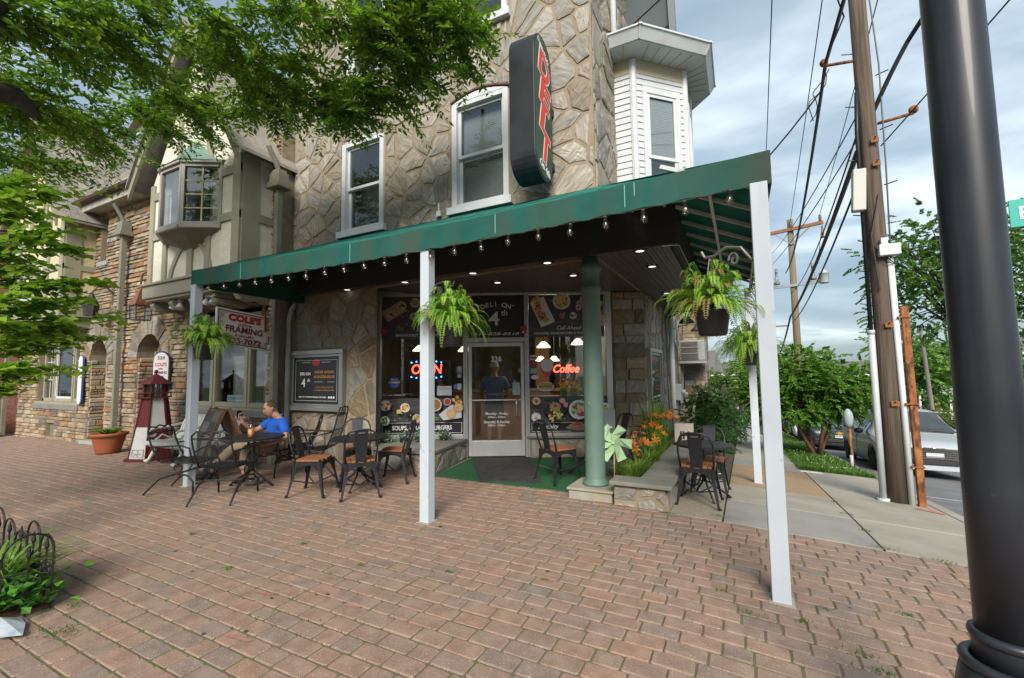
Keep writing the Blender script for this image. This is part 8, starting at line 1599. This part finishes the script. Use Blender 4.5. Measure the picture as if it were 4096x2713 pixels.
J = dict(pel=Q(-.03,.0,.455), sp=Q(.0,.0,.58), ch=Q(.03,.0,.72), nk=Q(.01,.0,.865), ls=Q(.165,.12,.80), rs=Q(-.125,-.13,.80), le=Q(.27,.24,.575), lw=Q(.06,.36,.515), re=Q(-.33,.02,.665), rw=Q(-.42,.2,.82), lh=Q(.06,.1,.44), rh=Q(-.12,-.07,.44), lk=Q(-.23,.4,.47), la=Q(-.2,.47,.09), rk=Q(-.54,.18,.45), ra=Q(-.83,.27,.09))
nd = [(J['pel'],(.13,.11)),(J['sp'],(.125,.1)),(J['ch'],(.13,.1)),(J['nk'],.062),(HC_+FW*-.03+V((0,0,-.065)),.06),(HC_+FW*-.02+V((0,0,.0)),.05),(J['ls'],.058),(J['le'],.042),(J['lw'],.03),(J['rs'],.058),(J['re'],.042),(J['rw'],.029),(J['lh'],.085),(J['lk'],.058),(J['la'],.04),(J['rh'],.085),(J['rk'],.058),(J['ra'],.04),(HC_+FW*-.01+V((0,0,.04)),.04)]
ed = [(0,1),(1,2),(2,3),(3,4),(4,5),(2,6),(6,7),(7,8),(2,9),(9,10),(10,11),(0,12),(12,13),(13,14),(0,15),(15,16),(16,17),(5,18)]
hand(nd, ed, 8, J['lw'], Q(-.07,.42,.5)-J['lw'], V((0,0,1)), .5); hand(nd, ed, 11, J['rw'], (r_*-.25+t_*.1+V((0,0,1))), t_*.6-r_*.2, .9)
with_head(skin('body', nd, ed, m_skin, MAN), HC_, FW)
m_blue = M('blue polo cloth', (.012,.10,.52), (.01,.08,.42), 9, .8, bump=.2, bs=25); m_khaki = M('khaki cloth', (.30,.235,.16), (.25,.195,.13), 8, .85, bump=.2, bs=25)
ml = J['ls'].lerp(J['le'],.78); mr = J['rs'].lerp(J['re'],.72)
skin('polo_shirt', [(J['pel']+V((0,0,-.01)),(.165,.15)),(J['sp'],(.165,.145)),(J['ch'],(.17,.135)),(J['nk']+V((0,0,-.03)),.07),(J['ls'],.08),(ml,.072),(J['rs'],.08),(mr,.07)], [(0,1),(1,2),(2,3),(2,4),(4,5),(2,6),(6,7)], m_blue, MAN)
m = MB(); nk = J['nk']+V((0,0,-.005)); m.tube([nk+FW*.07+V((0,0,-.035)),nk+FW*.03+r_*.06+V((0,0,.0)),nk-FW*.05+r_*.02+V((0,0,.03)),nk-FW*.04-r_*.04+V((0,0,.03)),nk+FW*.03-r_*.05-t_*.03,nk+FW*.07+V((0,0,-.035))], .016, 6); m.build('collar', m_blue, MAN, True)
skin('trousers', [(J['pel']+V((0,0,-.03)),(.15,.13)),(J['lh'],.108),(J['lk'],.082),(J['la']+V((0,0,.06)),.068),(J['rh'],.108),(J['rk'],.082),(J['ra']+r_*.02+V((0,0,.06)),.068)], [(0,1),(1,2),(2,3),(0,4),(4,5),(5,6)], m_khaki, MAN)
for an, d in ((J['la'], r_*-.5+t_*.85), (J['ra'], r_*-.95+t_*.3)):
    d = d.normalized(); skin('shoe', [(an+V((0,0,-.025)),.047),(an+V((0,0,-.045))+d*.09,(.045,.04)),(an+V((0,0,-.055))+d*.17,(.045,.032)),(an+V((0,0,-.05))-d*.04,.042)], [(0,1),(1,2),(0,3)], M('brown suede', (.06,.042,.034), (.045,.032,.026), 20, .85), MAN)
headparts(HC_, FW, MAN, m_hair)
PH = J['rw']+V((0,0,.105))+r_*-.035+t_*.012; m = MB(); m.obox(tuple(PH), (.012,.07,.145), Matrix.Rotation(-.55,3,'Z') @ Matrix.Rotation(.25,3,'Y')); tag(m.build('phone', M('phone black', (.012,.012,.014), rough=.2), bevel=.006), 'black mobile phone held up in the right hand of the man', 'phone')
# customer standing inside, seen from behind through the door
PC = SF(-.36,0,-.85); CU2 = thing('person', 'customer in a pale cap and blue T-shirt seen from behind through the shop door', 'person', tuple(PC)); a_, b_ = SFR, -SFN; Q2 = lambda u, v, z: PC+a_*u+b_*v+V((0,0,z))
K = dict(pel=Q2(0,0,.92), sp=Q2(0,.01,1.08), ch=Q2(0,0,1.28), nk=Q2(0,0,1.45), ls=Q2(-.19,0,1.36), rs=Q2(.19,0,1.36), le=Q2(-.27,.05,1.1), re=Q2(.27,.05,1.1), lw=Q2(-.22,.2,.98), rw=Q2(.2,.22,.98), lh=Q2(-.1,0,.87), rh=Q2(.1,0,.87), lk=Q2(-.11,.02,.47), rk=Q2(.1,.0,.47), la=Q2(-.11,-.02,.08), ra=Q2(.1,-.03,.08)); H2 = Q2(0,.03,1.6)
nd = [(K['pel'],(.14,.1)),(K['sp'],(.13,.1)),(K['ch'],(.15,.1)),(K['nk'],.055),(H2+V((0,0,-.06)),.06),(H2+V((0,0,.0)),.05),(K['ls'],.06),(K['le'],.045),(K['lw'],.032),(K['rs'],.06),(K['re'],.045),(K['rw'],.032),(K['lh'],.09),(K['lk'],.06),(K['la'],.042),(K['rh'],.09),(K['rk'],.06),(K['ra'],.042)]; ed = [(0,1),(1,2),(2,3),(3,4),(4,5),(2,6),(6,7),(7,8),(2,9),(9,10),(10,11),(0,12),(12,13),(13,14),(0,15),(15,16),(16,17)]
hand(nd, ed, 8, K['lw'], b_+V((0,0,-.2)), V((0,0,1)), .5); hand(nd, ed, 11, K['rw'], b_+V((0,0,-.2)), V((0,0,1)), -.5); with_head(skin('body', nd, ed, m_skin, CU2), H2+V((0,0,.01)), b_)
m_tee = M('slate blue cloth', (.13,.22,.36), (.1,.17,.29), 8, .85); skin('t_shirt', [(K['pel']+V((0,0,-.02)),(.18,.14)),(K['sp'],(.18,.14)),(K['ch'],(.19,.135)),(K['nk']+V((0,0,-.04)),.075),(K['ls'],.085),(K['ls'].lerp(K['le'],.8),.08),(K['rs'],.085),(K['rs'].lerp(K['re'],.8),.08)], [(0,1),(1,2),(2,3),(2,4),(4,5),(2,6),(6,7)], m_tee, CU2)
skin('shorts', [(K['pel']+V((0,0,-.04)),(.155,.125)),(K['lh'],.115),(K['lk']+V((0,0,.04)),.1),(K['rh'],.115),(K['rk']+V((0,0,.04)),.1)], [(0,1),(1,2),(0,3),(3,4)], M('dark shorts', (.03,.032,.036), rough=.9), CU2)
for k in ('la','ra'): skin('shoe', [(K[k]+V((0,0,-.03)),.05),(K[k]+V((0,0,-.045))+b_*.1,(.045,.035)),(K[k]+V((0,0,-.045))+b_*.17,(.042,.03))], [(0,1),(1,2)], M('grey trainer', (.3,.3,.3), rough=.7), CU2)
headparts(H2+V((0,0,.01)), b_, CU2, m_hair, M('pale cap', (.42,.5,.52), rough=.8))
